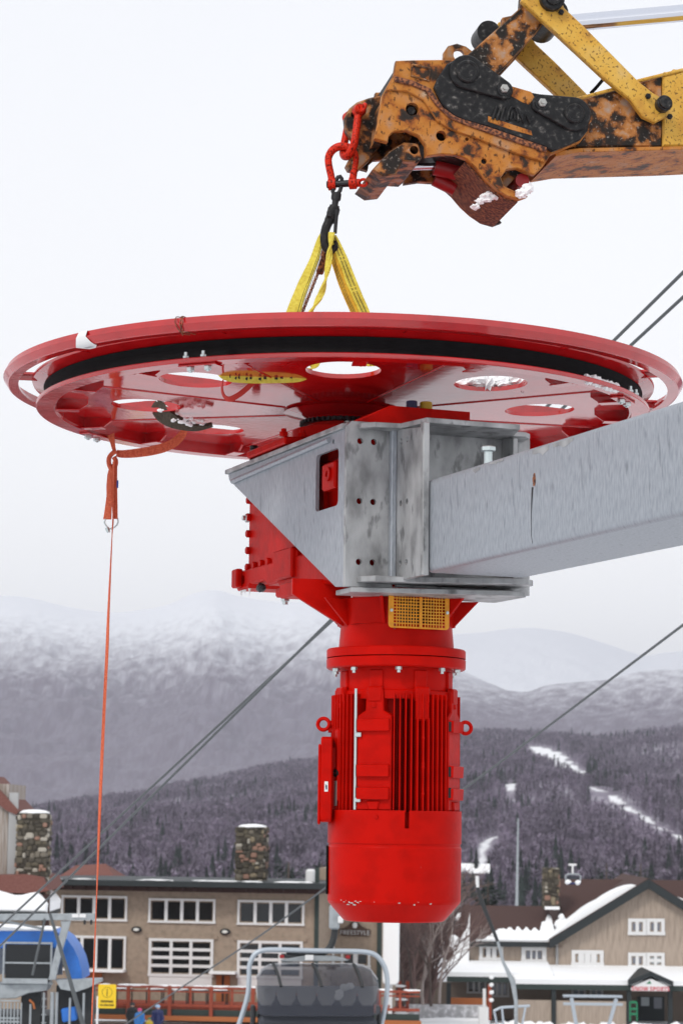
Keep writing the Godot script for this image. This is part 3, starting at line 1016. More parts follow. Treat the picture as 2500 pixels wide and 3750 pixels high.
	boxp("plate_column", nb * Vector3(0, 11.33 + y0, 0.37), Vector3(0.05, 0.45, 0.075), "red_paint", t, nb, 0.006)
	boxp("name_plate", nb * Vector3(0, 11.155 + y0, 0.410), Vector3(0.036, 0.155, 0.004), "nameplate", t, nb, 0.001)
	var sock := S()
	lathe(sock, [Vector2(0, -0.01), Vector2(0.026, -0.01), Vector2(0.026, 0.004), Vector2(0.015, 0.004), Vector2(0.015, -0.006), Vector2(0, -0.006)], 16)
	var so := put(sock, "cable_gland", "dark_steel", t)
	so.transform = Transform3D(nb * Basis(Vector3.RIGHT, PI / 2), nb * Vector3(0, 11.28 + y0, 0.412))
	# lifting eyes
	for e in [[-1.0, -0.455, 11.588, 0.02], [1.0, 0.44, 11.575, -0.02]]:
		var pts := []
		for k in 20:
			pts.append(Vector3(e[1] + 0.036 * cos(TAU * k / 20.0), e[2] + y0 + 0.036 * sin(TAU * k / 20.0), 0.05 + e[3] * cos(TAU * k / 20.0)))
		var ey := tubep("lifting_eye", pts, 0.0125, "red_paint", t, 10, true)
		tubep("eye_shank", [Vector3(e[1] - e[0] * 0.03, e[2] + y0, 0.05), Vector3(e[1] - e[0] * 0.10, e[2] + y0, 0.05)], 0.024, "red_paint", ey, 12)
	# terminal box on the left flank
	var tb := S()
	prism(tb, rrect(Vector2(0.0, 11.24), Vector2(0.46, 0.53), 0.03), -0.468, -0.395, Transform3D(Basis(Vector3(0, 0, 1), Vector3(0, 1, 0), Vector3(1, 0, 0)), Vector3(0, y0, 0.0)), 0.008)
	var tbo := put(tb, "terminal_box", "red_paint", t)
	tb = S()
	prism(tb, rrect(Vector2(0.0, 11.21), Vector2(0.45, 0.50), 0.03), -0.484, -0.467, Transform3D(Basis(Vector3(0, 0, 1), Vector3(0, 1, 0), Vector3(1, 0, 0)), Vector3(0, y0, 0.0)), 0.006)
	put(tb, "box_lid", "red_paint", tbo)
	boxp("box_neck", Vector3(-0.37, 11.24 + y0, 0.0), Vector3(0.08, 0.40, 0.30), "red_paint", tbo)
	boxp("sticker", Vector3(-0.432, 11.195 + y0, 0.2315), Vector3(0.022, 0.062, 0.002), "white_label", tbo)
	boxp("print", Vector3(-0.431, 11.19 + y0, 0.2329), Vector3(0.009, 0.026, 0.001), "navy_plastic", tbo)
	boxp("print", Vector3(-0.435, 11.20 + y0, 0.2329), Vector3(0.004, 0.020, 0.001), "grey_print", tbo)
	# fan cowl: rolled sheet with a rolled bead, a slot, and a chamfered end
	var st := S()
	var a1 := deg_to_rad(9.0)
	var prof := [Vector2(0.420, 10.944 + y0), Vector2(0.420, 10.850 + y0), Vector2(0.414, 10.842 + y0), Vector2(0.414, 10.832 + y0), Vector2(0.420, 10.822 + y0), Vector2(0.417, 10.492 + y0), Vector2(0.411, 10.478 + y0), Vector2(0.318, 10.374 + y0), Vector2(0.305, 10.367 + y0), Vector2(0.0, 10.367 + y0)]
	lathe(st, prof, 96)
	var slot_at := deg_to_rad(9.0)
	var w := 0.0135 / 0.42
	lathe(st, [Vector2(0.420, 11.052 + y0), Vector2(0.420, 10.944 + y0)], 90, Vector3.ZERO, slot_at + w, slot_at - w + TAU)
	lathe(st, [Vector2(0.414, 10.944 + y0), Vector2(0.414, 11.050 + y0), Vector2(0.420, 11.052 + y0)], 90, Vector3.ZERO, slot_at + w, slot_at - w + TAU)
	lathe(st, [Vector2(0.420, 10.944 + y0), Vector2(0.414, 10.944 + y0)], 4, Vector3.ZERO, slot_at - w, slot_at + w)
	lathe(st, [Vector2(0.335, 11.045 + y0), Vector2(0.335, 10.88 + y0), Vector2(0.0, 10.88 + y0)], 48)
	var cowl := put(st, "fan_cowl", "red_paint", t)
	var sb := put(hexbolt(0.014, 0.012, 0.008, 0.0), "bolt", "red_paint", cowl)
	var sd := Basis(Vector3.UP, deg_to_rad(-17.0))
	sb.transform = Transform3D(sd * Basis(Vector3.RIGHT, PI / 2), sd * Vector3(0, 11.012 + y0, 0.419))
	# chipped paint along the lower edge of the cowl, and a black edge trim on the left
	for k in 16:
		var a: float = [-48.0, -44.0, -41.0, -39.0, -37.0, -30.0, -18.0, 16.0, 19.0, -52.0, -35.0, -46.0, -42.5, 3.0, 31.0, -33.0][k]
		var bb := Basis(Vector3.UP, deg_to_rad(a))
		st = S()
		lump(st, bb * Vector3(0, 10.486 + y0 + rng.randf_range(-0.012, 0.014), 0.4145), Vector3(rng.randf_range(0.004, 0.014), rng.randf_range(0.002, 0.005), 0.003), k, 0.5, 5)
		put(st, "paint_chip", "nameplate", cowl)
	boxp("edge_trim", Vector3(-0.421, 10.68 + y0, 0.03), Vector3(0.012, 0.30, 0.10), "rubber", cowl, Basis(), 0.004)


# ------------------------------------------------------------------ bullwheel
const WHEEL_AT := Vector3(0.0, 13.70, -16.05)


func ring(called: String, prof: Array, m: String, parent: Node3D, seg := 144) -> MeshInstance3D:
	var p := prof.duplicate()
	p.append(prof[0])
	return lathep(called, p, seg, m, parent)


func around(deg: float) -> Basis:
	return Basis(Vector3.UP, deg_to_rad(deg))


func make_bullwheel() -> void:
	var t := thing("bullwheel", "huge red lift bullwheel with black rubber groove lying flat under the slings", "bullwheel", WHEEL_AT)
	t.rotation.x = deg_to_rad(-0.35)
	ring("outer_ring", [Vector2(2.185, 0.150), Vector2(2.250, 0.150), Vector2(2.258, 0.153), Vector2(2.286, 0.192), Vector2(2.286, 0.198), Vector2(2.268, 0.202), Vector2(2.268, 0.233), Vector2(2.245, 0.233), Vector2(2.245, 0.168), Vector2(2.185, 0.168)], "wheel_paint", t, 180)
	ring("upper_flange", [Vector2(1.955, 0.138), Vector2(2.000, 0.140), Vector2(2.092, 0.172), Vector2(2.096, 0.180), Vector2(2.096, 0.190), Vector2(1.955, 0.165)], "wheel_paint", t, 180)
	ring("rubber_liner", [Vector2(1.95, 0.032), Vector2(2.022, 0.034), Vector2(2.009, 0.046), Vector2(2.001, 0.060), Vector2(1.999, 0.078), Vector2(2.001, 0.100), Vector2(2.008, 0.120), Vector2(2.018, 0.139), Vector2(1.95, 0.139)], "rubber", t, 180)
	ring("lower_flange", [Vector2(1.945, 0.004), Vector2(2.060, 0.004), Vector2(2.066, 0.010), Vector2(2.066, 0.028), Vector2(2.060, 0.034), Vector2(1.945, 0.034)], "wheel_paint", t, 180)
	ring("rim_wall", [Vector2(1.930, 0.016), Vector2(1.952, 0.016), Vector2(1.952, 0.20), Vector2(1.930, 0.20)], "wheel_paint", t, 144)
	# eight flat web panels, slightly dished, each with a round lightening hole
	var first: MeshInstance3D = null
	for k in 8:
		if first == null:
			first = put(web_panel(), "web_panel", "wheel_paint", t)
		else:
			again(first, t, Transform3D(around(k * 45.0), Vector3.ZERO))
	# radial ribs on top
	var rib: MeshInstance3D = null
	for k in 8:
		if rib == null:
			var st := S()
			prism(st, [Vector2(0.32, 0.06), Vector2(1.93, 0.10), Vector2(1.93, 0.185), Vector2(1.5, 0.200), Vector2(0.95, 0.185), Vector2(0.32, 0.13)], -0.008, 0.008, Transform3D(around(-90.0), Vector3.ZERO))
			rib = put(st, "rib", "wheel_paint", t)
			rib.transform = Transform3D(around(22.5), Vector3.ZERO)
		else:
			again(rib, t, Transform3D(around(22.5 + k * 45.0), Vector3.ZERO))
	# weld seams under the joints of the web
	var seam: MeshInstance3D = null
	for k in 8:
		if seam == null:
			var st := S()
			tube(st, [Vector3(0, 0.084 - 0.030 * (1.9 - 0.42 * 0.924), 0.42), Vector3(0, 0.084 - 0.030 * (1.9 - 1.92 * 0.924), 1.92)], 0.007, 6)
			seam = put(st, "weld_seam", "wheel_paint", t)
			seam.transform = Transform3D(around(22.5), Vector3.ZERO)
		else:
			again(seam, t, Transform3D(around(22.5 + k * 45.0), Vector3.ZERO))
	# gussets between web and lower flange
	var gus: MeshInstance3D = null
	for k in 16:
		var a := 3.0 + k * 22.5
		if gus == null:
			var st := S()
			prism(st, [Vector2(1.72, 0.085), Vector2(1.72, 0.055), Vector2(1.78, 0.012), Vector2(1.94, 0.004), Vector2(1.94, 0.085)], -0.008, 0.008, Transform3D(around(-90.0), Vector3.ZERO), 0.002)
			box(st, Vector3(0, 0.010, 1.86), Vector3(0.09, 0.010, 0.16), Basis(), 0.002)
			gus = put(st, "gusset", "wheel_paint", t)
			gus.transform = Transform3D(around(a), Vector3.ZERO)
		else:
			again(gus, t, Transform3D(around(a), Vector3.ZERO))
	# brackets that hold the outer ring
	var br: MeshInstance3D = null
	for k in 12:
		if br == null:
			var st := S()
			box(st, Vector3(0, 0.203, 2.10), Vector3(0.07, 0.016, 0.22), Basis(), 0.003)
			box(st, Vector3(0, 0.180, 2.13), Vector3(0.012, 0.04, 0.14), Basis(), 0.002)
			br = put(st, "ring_bracket", "wheel_paint", t)
			br.transform = Transform3D(around(10.0), Vector3.ZERO)
		else:
			again(br, t, Transform3D(around(10.0 + k * 30.0), Vector3.ZERO))
	# splice bolts in pairs
	for a in [-26.0, 66.0, -116.0, 154.0]:
		var st := S()
		box(st, Vector3(0, -0.003, 1.975), Vector3(0.26, 0.012, 0.09), Basis(), 0.003)
		var sp := put(st, "splice_plate", "wheel_paint", t)
		sp.transform = Transform3D(around(a), Vector3.ZERO)
		for x in [-0.06, 0.06]:
			var b := put(hexbolt(0.026, 0.024, 0.012, 0.0, 0.008), "bolt", "zinc_bolt", sp)
			b.transform = Transform3D(Basis(Vector3.RIGHT, PI), Vector3(x, -0.009, 1.985))
			var stub := put(hexbolt(0.020, 0.016, 0.012, 0.0, 0.022), "bolt_end", "zinc_bolt", sp)
			stub.position = Vector3(x, 0.034, 2.045)
	# hub
	lathep("hub", [Vector2(0.0, 0.15), Vector2(0.34, 0.15), Vector2(0.36, 0.12), Vector2(0.36, 0.05), Vector2(0.40, 0.025), Vector2(0.235, -0.015), Vector2(0.215, -0.05), Vector2(0.215, -0.10), Vector2(0.0, -0.10)], 64, "wheel_paint", t)
	# toothed ring under the hub
	var teeth := []
	for k in 44:
		for q in [[0.0, 0.268], [0.15, 0.292], [0.5, 0.292], [0.65, 0.268]]:
			var a: float = TAU * (k + q[0]) / 44.0
			teeth.append(Vector2(cos(a), sin(a)) * q[1])
	var tr := S()
	prism(tr, teeth, 0.0, 0.026, flat_plate(-0.062), 0.002)
	put(tr, "toothed_ring", "dark_steel", t)
	var hb := put(hexbolt(0.02, 0.018, 0.01, 0.0, 0.01), "bolt", "zinc_bolt", t)
	hb.transform = Transform3D(Basis(Vector3.RIGHT, PI), Vector3(0.03, -0.064, 0.245))
	# torn paper label taped over the outer ring
	var lab := S()
	var aa := deg_to_rad(-44.6)
	var pts := []
	var pr := [[2.262, 0.238], [2.272, 0.236], [2.290, 0.194], [2.270, 0.160], [2.256, 0.146], [2.225, 0.146], [2.195, 0.140]]
	for q in pr:
		pts.append(Vector3(sin(aa) * q[0], q[1], cos(aa) * q[0]))
	var along := Vector3(cos(aa), 0.0, -sin(aa))
	strip(lab, pts, [0.035, 0.04, 0.045, 0.07, 0.085, 0.075, 0.03], [along, along, along, along, along, along, along], 0.0008)
	put(lab, "torn_label", "white_label", t)
	var ink := S()
	for i in 5:
		var q := Vector3(sin(aa) * 2.225, 0.1415, cos(aa) * 2.225) + along * (i - 2) * 0.014
		box(ink, q, Vector3(0.004, 0.0006, 0.03), Basis(Vector3.UP, aa))
	put(ink, "label_print", "grey_print", t)
	# a twist of old wire rope round the ring
	var wr := S()
	for j in 3:
		var c := deg_to_rad(-25.5 + j * 0.5)
		var loop := []
		for q in [[2.24, 0.24], [2.275, 0.238], [2.292, 0.196], [2.268, 0.152], [2.25, 0.143], [2.19, 0.142]]:
			var a2 := c + rng.randf_range(-0.014, 0.014)
			loop.append(Vector3(sin(a2) * q[0], q[1], cos(a2) * q[0]))
		tube(wr, curve(loop, 3), 0.003, 5)
	put(wr, "wire_twist", "rust", t)


func web_panel() -> SurfaceTool:
	# sector of 45 degrees about +z; outline in (x, z), height falls towards the hub
	var st := S()
	var out := PackedVector2Array()
	var h := deg_to_rad(22.5)
	for i in 13:
		var a := -h + 2.0 * h * i / 12.0
		out.append(Vector2(sin(a), cos(a)) * 1.935)
	for i in 7:
		var a := h - 2.0 * h * i / 6.0
		out.append(Vector2(sin(a), cos(a)) * 0.33)
	var hole := circle(Vector2(0, 1.335), 0.236, 40)
	var f := keyed(out, [hole])
	var ix := Geometry2D.triangulate_polygon(f)
	var up := func(p: Vector2, o: float) -> Vector3: return Vector3(p.x, 0.084 - 0.030 * (1.9 - p.y) + o, p.y)
	for k in range(0, ix.size(), 3):
		tri(st, up.call(f[ix[k]], 0.0), up.call(f[ix[k + 1]], 0.0), up.call(f[ix[k + 2]], 0.0), Vector3.DOWN)
		tri(st, up.call(f[ix[k]], 0.028), up.call(f[ix[k + 1]], 0.028), up.call(f[ix[k + 2]], 0.028), Vector3.UP)
	for i in hole.size():
		var j := (i + 1) % hole.size()
		var a: Vector2 = hole[i]
		var b: Vector2 = hole[j]
		var c := Vector2(0, 1.335)
		var na := Vector3(c.x - a.x, 0, c.y - a.y).normalized()
		var nb := Vector3(c.x - b.x, 0, c.y - b.y).normalized()
		tri3(st, up.call(a, 0.0), up.call(b, 0.0), up.call(b, 0.028), na, nb, nb)
		tri3(st, up.call(a, 0.0), up.call(b, 0.028), up.call(a, 0.028), na, nb, na)
	return st


# ------------------------------------------------------------------ ground and hills
func ground_y(x: float, z: float) -> float:
	# the snow slope falls from the camera to the base area
	var d := clampf(-z, -60.0, 108.0)
	var y := 9.2 - d * 9.2 / 108.0
	return maxf(y, 0.0) - 2.0 * clampf((-z - 134.0) / 12.0, 0.0, 1.0) - 7.0 * clampf((-z - 190.0) / 200.0, 0.0, 1.0)


func make_ground() -> void:
	var st := S()
	var nz := noise(4, 0.06, 4)
	var xs := []
	for i in 61:
		var f := (i - 30) / 30.0
		xs.append(signf(f) * (absf(f) * 60.0 + pow(absf(f), 5.0) * 9000.0))
	var zs := [500.0, 120.0, 60.0]
	for i in 60:
		zs.append(40.0 - i * 3.2)
	zs.append_array([-165.0, -190.0, -240.0, -320.0, -500.0, -1500.0, -9500.0])
	var at := func(i: int, j: int) -> Vector3:
		var y := ground_y(xs[i], zs[j]) + (nz.get_noise_2d(xs[i], zs[j]) * 0.16 if absf(xs[i]) < 100.0 and zs[j] > -170.0 and zs[j] < 45.0 else 0.0)
		return Vector3(xs[i], y - 0.1, zs[j])
	for j in zs.size() - 1:
		for i in xs.size() - 1:
			quad(st, at.call(i, j), at.call(i + 1, j), at.call(i + 1, j + 1), at.call(i, j + 1), Vector3.UP)
	structure(put(st, "snow_ground", "snow"))


func hill(called: String, ridge: Array, foot_z: float, foot_y: float, sd: int, bumps: float, colour: Callable, nx := 200, nz := 80) -> ArrayMesh:
	# a slope that climbs from the foot to a ridge line and falls away behind it
	var nzz := noise(sd, 1.0, 5)
	var v := PackedVector3Array()
	var nn := PackedVector3Array()
	var cc := PackedColorArray()
	var ix := PackedInt32Array()
	for i in nx + 1:
		var f := float(i) / nx * (ridge.size() - 1)
		var k := mini(int(f), ridge.size() - 2)
		var r: Vector3 = (ridge[k] as Vector3).cubic_interpolate(ridge[k + 1], ridge[maxi(k - 1, 0)], ridge[mini(k + 2, ridge.size() - 1)], f - k)
		for j in nz + 1:
			var g := float(j) / nz * 1.12
			var z := lerpf(foot_z, r.z, g)
			var x := r.x * lerpf(maxf(foot_z / r.z, 0.35), 1.0, g)
			var up := g if g <= 1.0 else 1.0 - (g - 1.0) * 1.5
			var y := lerpf(foot_y, r.y, pow(clampf(up, 0.0, 1.0), 1.25))
			var amp := bumps * sin(clampf(g, 0.0, 1.0) * PI)
			y += nzz.get_noise_2d(x * 0.0035, z * 0.002) * amp + nzz.get_noise_2d(x * 0.02 + 50, z * 0.012) * amp * 0.18
			v.append(Vector3(x, y, z))
			cc.append(colour.call(Vector3(x, y, z), g, nzz))
	for i in nx:
		for j in nz:
			var a := i * (nz + 1) + j
			ix.append_array([a, a + 1, a + nz + 2, a, a + nz + 2, a + nz + 1])
	nn.resize(v.size())
	for k in range(0, ix.size(), 3):
		var n := (v[ix[k + 2]] - v[ix[k]]).cross(v[ix[k + 1]] - v[ix[k]])
		if n.y < 0:
			n = -n
			var q := ix[k + 1]
			ix[k + 1] = ix[k + 2]
			ix[k + 2] = q
		for e in 3:
			nn[ix[k + e]] += n
	for k in nn.size():
		nn[k] = nn[k].normalized()
	var arr := []
	arr.resize(Mesh.ARRAY_MAX)
	arr[Mesh.ARRAY_VERTEX] = v
	arr[Mesh.ARRAY_NORMAL] = nn
	arr[Mesh.ARRAY_COLOR] = cc
	arr[Mesh.ARRAY_INDEX] = ix
	var m := ArrayMesh.new()
	m.add_surface_from_arrays(Mesh.PRIMITIVE_TRIANGLES, arr)
	var o := MeshInstance3D.new()
	o.mesh = m
	o.material_override = M["hill_cover"]
	o.name = numbered(called)
	add_child(o)
	structure(o)
	return m


func make_hills() -> void:
	var bare := Color(0.125, 0.104, 0.135)  # both forest tones have the shade among the crowns mixed into the colour
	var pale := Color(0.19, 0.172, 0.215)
	var white := Color(0.76, 0.78, 0.82)  # snow and rime, with the cloud over the summits painted in by height
	# wooded near hill: snow on the floor between trunks, a clearing and a track
	var near_col := func(p: Vector3, g: float, nz: FastNoiseLite) -> Color:
		var f := nz.get_noise_2d(p.x * 0.11, p.z * 0.03) * 0.5 + 0.5
		if open_ground(p, g):
			return Color(0.84, 0.85, 0.87)
		return Color(0.20, 0.172, 0.22).lerp(Color(0.46, 0.45, 0.50), smoothstep(0.45, 0.85, f))
	var near := hill("wooded_hill", [Vector3(-694.301, -2.949, -2300), Vector3(-371.22, 4.255, -2300), Vector3(-321.589, 8.558, -2300), Vector3(-275.354, 16.528, -2300), Vector3(-235.719, 24.425, -2300), Vector3(-183.961, 30.412, -2300), Vector3(-149.68, 39.493, -2300), Vector3(-106.599, 46.624, -2300), Vector3(-74.32, 55.283, -2300), Vector3(-41.967, 61.054, -2300), Vector3(-20.367, 63.385, -2300), Vector3(34.427, 75.234, -2300), Vector3(92.632, 86.308, -2300), Vector3(119.684, 90.788, -2300), Vector3(150.927, 92.828, -2300), Vector3(183.85, 91.569, -2300), Vector3(217.602, 90.319, -2300), Vector3(243.848, 87.319, -2300), Vector3(280.11, 92.74, -2300), Vector3(329.323, 99.569, -2300), Vector3(384.432, 108.553, -2300), Vector3(572.366, 121.246, -2300), Vector3(885.232, 116.734, -2300)], -380.0, -9.5, 3, 9.0, near_col, 320, 160)
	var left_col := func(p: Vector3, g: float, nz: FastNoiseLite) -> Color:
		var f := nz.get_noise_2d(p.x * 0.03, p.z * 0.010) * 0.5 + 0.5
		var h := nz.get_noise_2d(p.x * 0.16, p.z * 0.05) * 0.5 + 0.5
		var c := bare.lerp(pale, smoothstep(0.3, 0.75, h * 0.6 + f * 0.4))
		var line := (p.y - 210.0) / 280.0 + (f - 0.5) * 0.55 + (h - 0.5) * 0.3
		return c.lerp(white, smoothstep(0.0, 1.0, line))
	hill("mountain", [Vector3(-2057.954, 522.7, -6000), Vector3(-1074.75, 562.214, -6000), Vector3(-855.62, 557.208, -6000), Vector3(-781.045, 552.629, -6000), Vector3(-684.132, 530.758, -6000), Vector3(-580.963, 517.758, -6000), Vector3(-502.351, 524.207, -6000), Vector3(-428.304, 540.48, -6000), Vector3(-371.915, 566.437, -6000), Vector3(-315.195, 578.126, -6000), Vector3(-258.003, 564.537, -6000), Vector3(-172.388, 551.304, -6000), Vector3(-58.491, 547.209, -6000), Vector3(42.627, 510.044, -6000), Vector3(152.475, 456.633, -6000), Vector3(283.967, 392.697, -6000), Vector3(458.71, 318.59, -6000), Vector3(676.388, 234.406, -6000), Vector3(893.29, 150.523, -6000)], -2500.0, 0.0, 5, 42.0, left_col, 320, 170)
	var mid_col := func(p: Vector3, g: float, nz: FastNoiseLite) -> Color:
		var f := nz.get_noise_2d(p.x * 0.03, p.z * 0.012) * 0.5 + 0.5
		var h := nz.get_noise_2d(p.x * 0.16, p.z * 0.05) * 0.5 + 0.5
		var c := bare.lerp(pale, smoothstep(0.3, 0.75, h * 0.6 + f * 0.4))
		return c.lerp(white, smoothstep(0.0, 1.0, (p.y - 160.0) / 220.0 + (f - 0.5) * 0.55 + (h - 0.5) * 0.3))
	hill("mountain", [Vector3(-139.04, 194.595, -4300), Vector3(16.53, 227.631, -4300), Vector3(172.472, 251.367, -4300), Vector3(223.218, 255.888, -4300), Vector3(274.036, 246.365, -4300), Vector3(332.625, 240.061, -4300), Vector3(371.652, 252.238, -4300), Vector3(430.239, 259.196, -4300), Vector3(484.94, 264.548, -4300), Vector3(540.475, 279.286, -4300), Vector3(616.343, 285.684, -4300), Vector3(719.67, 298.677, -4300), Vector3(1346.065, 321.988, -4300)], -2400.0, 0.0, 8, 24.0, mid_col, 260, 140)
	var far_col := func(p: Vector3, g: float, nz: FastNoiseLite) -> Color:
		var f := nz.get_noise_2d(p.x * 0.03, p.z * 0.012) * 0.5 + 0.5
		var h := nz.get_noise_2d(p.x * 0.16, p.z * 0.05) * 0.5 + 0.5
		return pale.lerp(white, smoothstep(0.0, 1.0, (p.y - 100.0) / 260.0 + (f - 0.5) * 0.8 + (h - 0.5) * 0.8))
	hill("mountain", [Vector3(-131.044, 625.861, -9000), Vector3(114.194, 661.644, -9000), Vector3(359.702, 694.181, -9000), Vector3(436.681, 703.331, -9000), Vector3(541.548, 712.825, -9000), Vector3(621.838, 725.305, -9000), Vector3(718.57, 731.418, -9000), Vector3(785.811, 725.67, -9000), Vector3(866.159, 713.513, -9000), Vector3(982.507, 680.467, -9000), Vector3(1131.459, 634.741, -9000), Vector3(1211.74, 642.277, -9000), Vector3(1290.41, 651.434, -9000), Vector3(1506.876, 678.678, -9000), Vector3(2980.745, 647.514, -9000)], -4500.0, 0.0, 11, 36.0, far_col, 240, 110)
	forest(near)


func open_ground(p: Vector3, g: float) -> bool:
	# treeless snow on the near hill: a steep piste, a glade, a track and a yard
	var b := p.x / -p.z
	var f := (0.84 - g) / 0.32
	if f > 0.0 and f < 1.0 and absf(b - lerpf(0.0805, 0.1025, f)) < 0.0012 + 0.0050 * sin(PI * pow(f, 0.7)) * (0.75 + 0.25 * sin(g * 160.0)):
		return true
	if Vector2((b - 0.0715) / 0.0022, (g - 0.42) / 0.035).length() < 1.0:
		return true
	f = (0.40 - g) / 0.18
	if f > 0.0 and f < 1.0 and absf(b - lerpf(0.105, 0.142, pow(f, 0.9))) < 0.0022 and sin(f * 34.0) > -0.6:
		return true
	return Vector2((b - 0.0635 - 0.004 * sin(g * 30.0)) / 0.0016, (g - 0.19) / 0.05).length() < 1.0


func forest(near: ArrayMesh) -> void:
	# bare hardwoods and conifers standing on the near hill, as a mass
	var arr := near.surface_get_arrays(0)
	var v: PackedVector3Array = arr[Mesh.ARRAY_VERTEX]
	var nz := noise(9, 0.012, 3)
	var bare_at := []
	var bare_c := []
	var pine_at := []
	var pine_c := []
	var rows := 161
	var cols := v.size() / rows
	for n in 72000:
		var i := rng.randi_range(0, cols - 2)
		var j := rng.randi_range(0, 143)
		var a := v[i * rows + j]
		var b := v[(i + 1) * rows + j + 1]
		var p := Vector3(lerpf(a.x, b.x, rng.randf()), 0, lerpf(a.z, b.z, rng.randf()))
		p.y = (a.y + b.y) * 0.5
		# the ski piste clearing and the track stay open
		var g := float(j) / 143.0
		var hides := false
		for q in 8:
			hides = hides or open_ground(p, g + q * 0.010)
		if hides:
			continue
		var e := nz.get_noise_2d(p.x, p.z * 0.5)
		var conifer := rng.randf() < (0.004 + 0.24 * smoothstep(0.38, 0.58, e) + 0.14 * smoothstep(0.12, 0.02, g))
		var s := rng.randf_range(0.45, 0.9)
		var xf := Transform3D(Basis(Vector3.UP, rng.randf() * TAU).scaled(Vector3(s, s * rng.randf_range(0.85, 1.2), s)), p)
		if conifer:
			pine_at.append(xf)
			var c := rng.randf_range(0.7, 1.3)
			pine_c.append(Color(0.020 * c, 0.028 * c, 0.026 * c))
		else:
			bare_at.append(xf)
			var c := rng.randf_range(0.7, 1.35) * (1.0 + 0.9 * nz.get_noise_2d(p.x * 4.0 + 90.0, p.z * 1.6))
			bare_c.append(Color(0.190 * c, 0.158 * c, 0.205 * c))
	var bt := S()
	var r2 := RandomNumberGenerator.new()
	r2.seed = 5
	tri(bt, Vector3(-0.12, 0, 0), Vector3(0.12, 0, 0), Vector3(0, 5.5, 0))
	for k in 34:
		var an := r2.randf() * TAU
		var h := r2.randf_range(2.5, 7.5)
		var o := Vector3(cos(an), 0, sin(an))
		var tip := Vector3(0, minf(h + r2.randf_range(-0.3, 2.2), 8.2), 0) + o * r2.randf_range(1.2, 3.4) * sqrt(maxf(1.0 - pow((h - 5.0) / 4.2, 2.0), 0.05))
		var sidew := o.cross(Vector3.UP) * r2.randf_range(0.10, 0.30)
		tri(bt, Vector3(0, h, 0) - sidew, Vector3(0, h, 0) + sidew, tip)
	mass("bare_forest", bt, bare_at, bare_c, "forest_bare", "leafless purple grey hardwood forest covering the near hillside", "forest")
	var pt := S()
	for k in 6:
		var y0 := 1.0 + k * 1.7
		var rr := 2.3 - k * 0.36
		for q in 9:
			var a0 := TAU * q / 9.0 + k
			var a1 := TAU * (q + 0.85) / 9.0 + k
			var ra := rr * r2.randf_range(0.75, 1.2)
			tri(pt, Vector3(0, y0 + 2.4, 0), Vector3(cos(a0) * ra, y0 + r2.randf_range(-0.4, 0.2), sin(a0) * ra), Vector3(cos(a1) * ra, y0 + r2.randf_range(-0.4, 0.2), sin(a1) * ra))
	mass("conifer_forest", pt, pine_at, pine_c, "forest_needle", "dark conifers scattered through the leafless forest on the hill", "forest")


func mass(called: String, st: SurfaceTool, at: Array, cols: Array, m: String, label: String, category: String) -> void:
	var mm := MultiMesh.new()
	mm.transform_format = MultiMesh.TRANSFORM_3D
	mm.use_colors = true
	mm.mesh = st.commit()
	mm.instance_count = at.size()
	for i in at.size():
		mm.set_instance_transform(i, at[i])
		mm.set_instance_color(i, cols[i])
	var o := MultiMeshInstance3D.new()
	o.multimesh = mm
	o.material_override = M[m]
	o.name = numbered(called)
	add_child(o)
	o.set_meta("kind", "stuff")
	tag(o, label, category)


# ------------------------------------------------------------------ buildings
func window(parent: Node3D, r: Array, cols: int, rows: int, z: float, trim: String, glass: String, border := 0.13, bar := 0.10, called := "window") -> MeshInstance3D:
	# frame with mullions standing proud of the wall, one pane in each light
	var c: Vector2 = r[0]
	var s: Vector2 = r[1]
	var st := S()
	box(st, Vector3(c.x, c.y + s.y / 2 - border / 2, z + 0.05), Vector3(s.x, border, 0.1))
	box(st, Vector3(c.x, c.y - s.y / 2 + border / 2, z + 0.06), Vector3(s.x + 0.06, border, 0.12))
	box(st, Vector3(c.x - s.x / 2 + border / 2, c.y, z + 0.05), Vector3(border, s.y - border * 2, 0.098))
	box(st, Vector3(c.x + s.x / 2 - border / 2, c.y, z + 0.05), Vector3(border, s.y - border * 2, 0.098))
	var iw := s.x - border * 2
	var ih := s.y - border * 2
	for i in range(1, cols):
		box(st, Vector3(c.x - iw / 2 + iw * i / cols, c.y, z + 0.045), Vector3(bar, ih, 0.09))
	for j in range(1, rows):
		box(st, Vector3(c.x, c.y - ih / 2 + ih * j / rows, z + 0.044), Vector3(iw, bar, 0.086))
	var w := put(st, called, trim, parent)
	for i in cols:
		for j in rows:
			boxp("pane", Vector3(c.x - iw / 2 + iw * (i + 0.5) / cols, c.y - ih / 2 + ih * (j + 0.5) / rows, z + 0.012), Vector3(iw / cols - bar * 0.8, ih / rows - bar * 0.8, 0.02), glass, w)
	return w


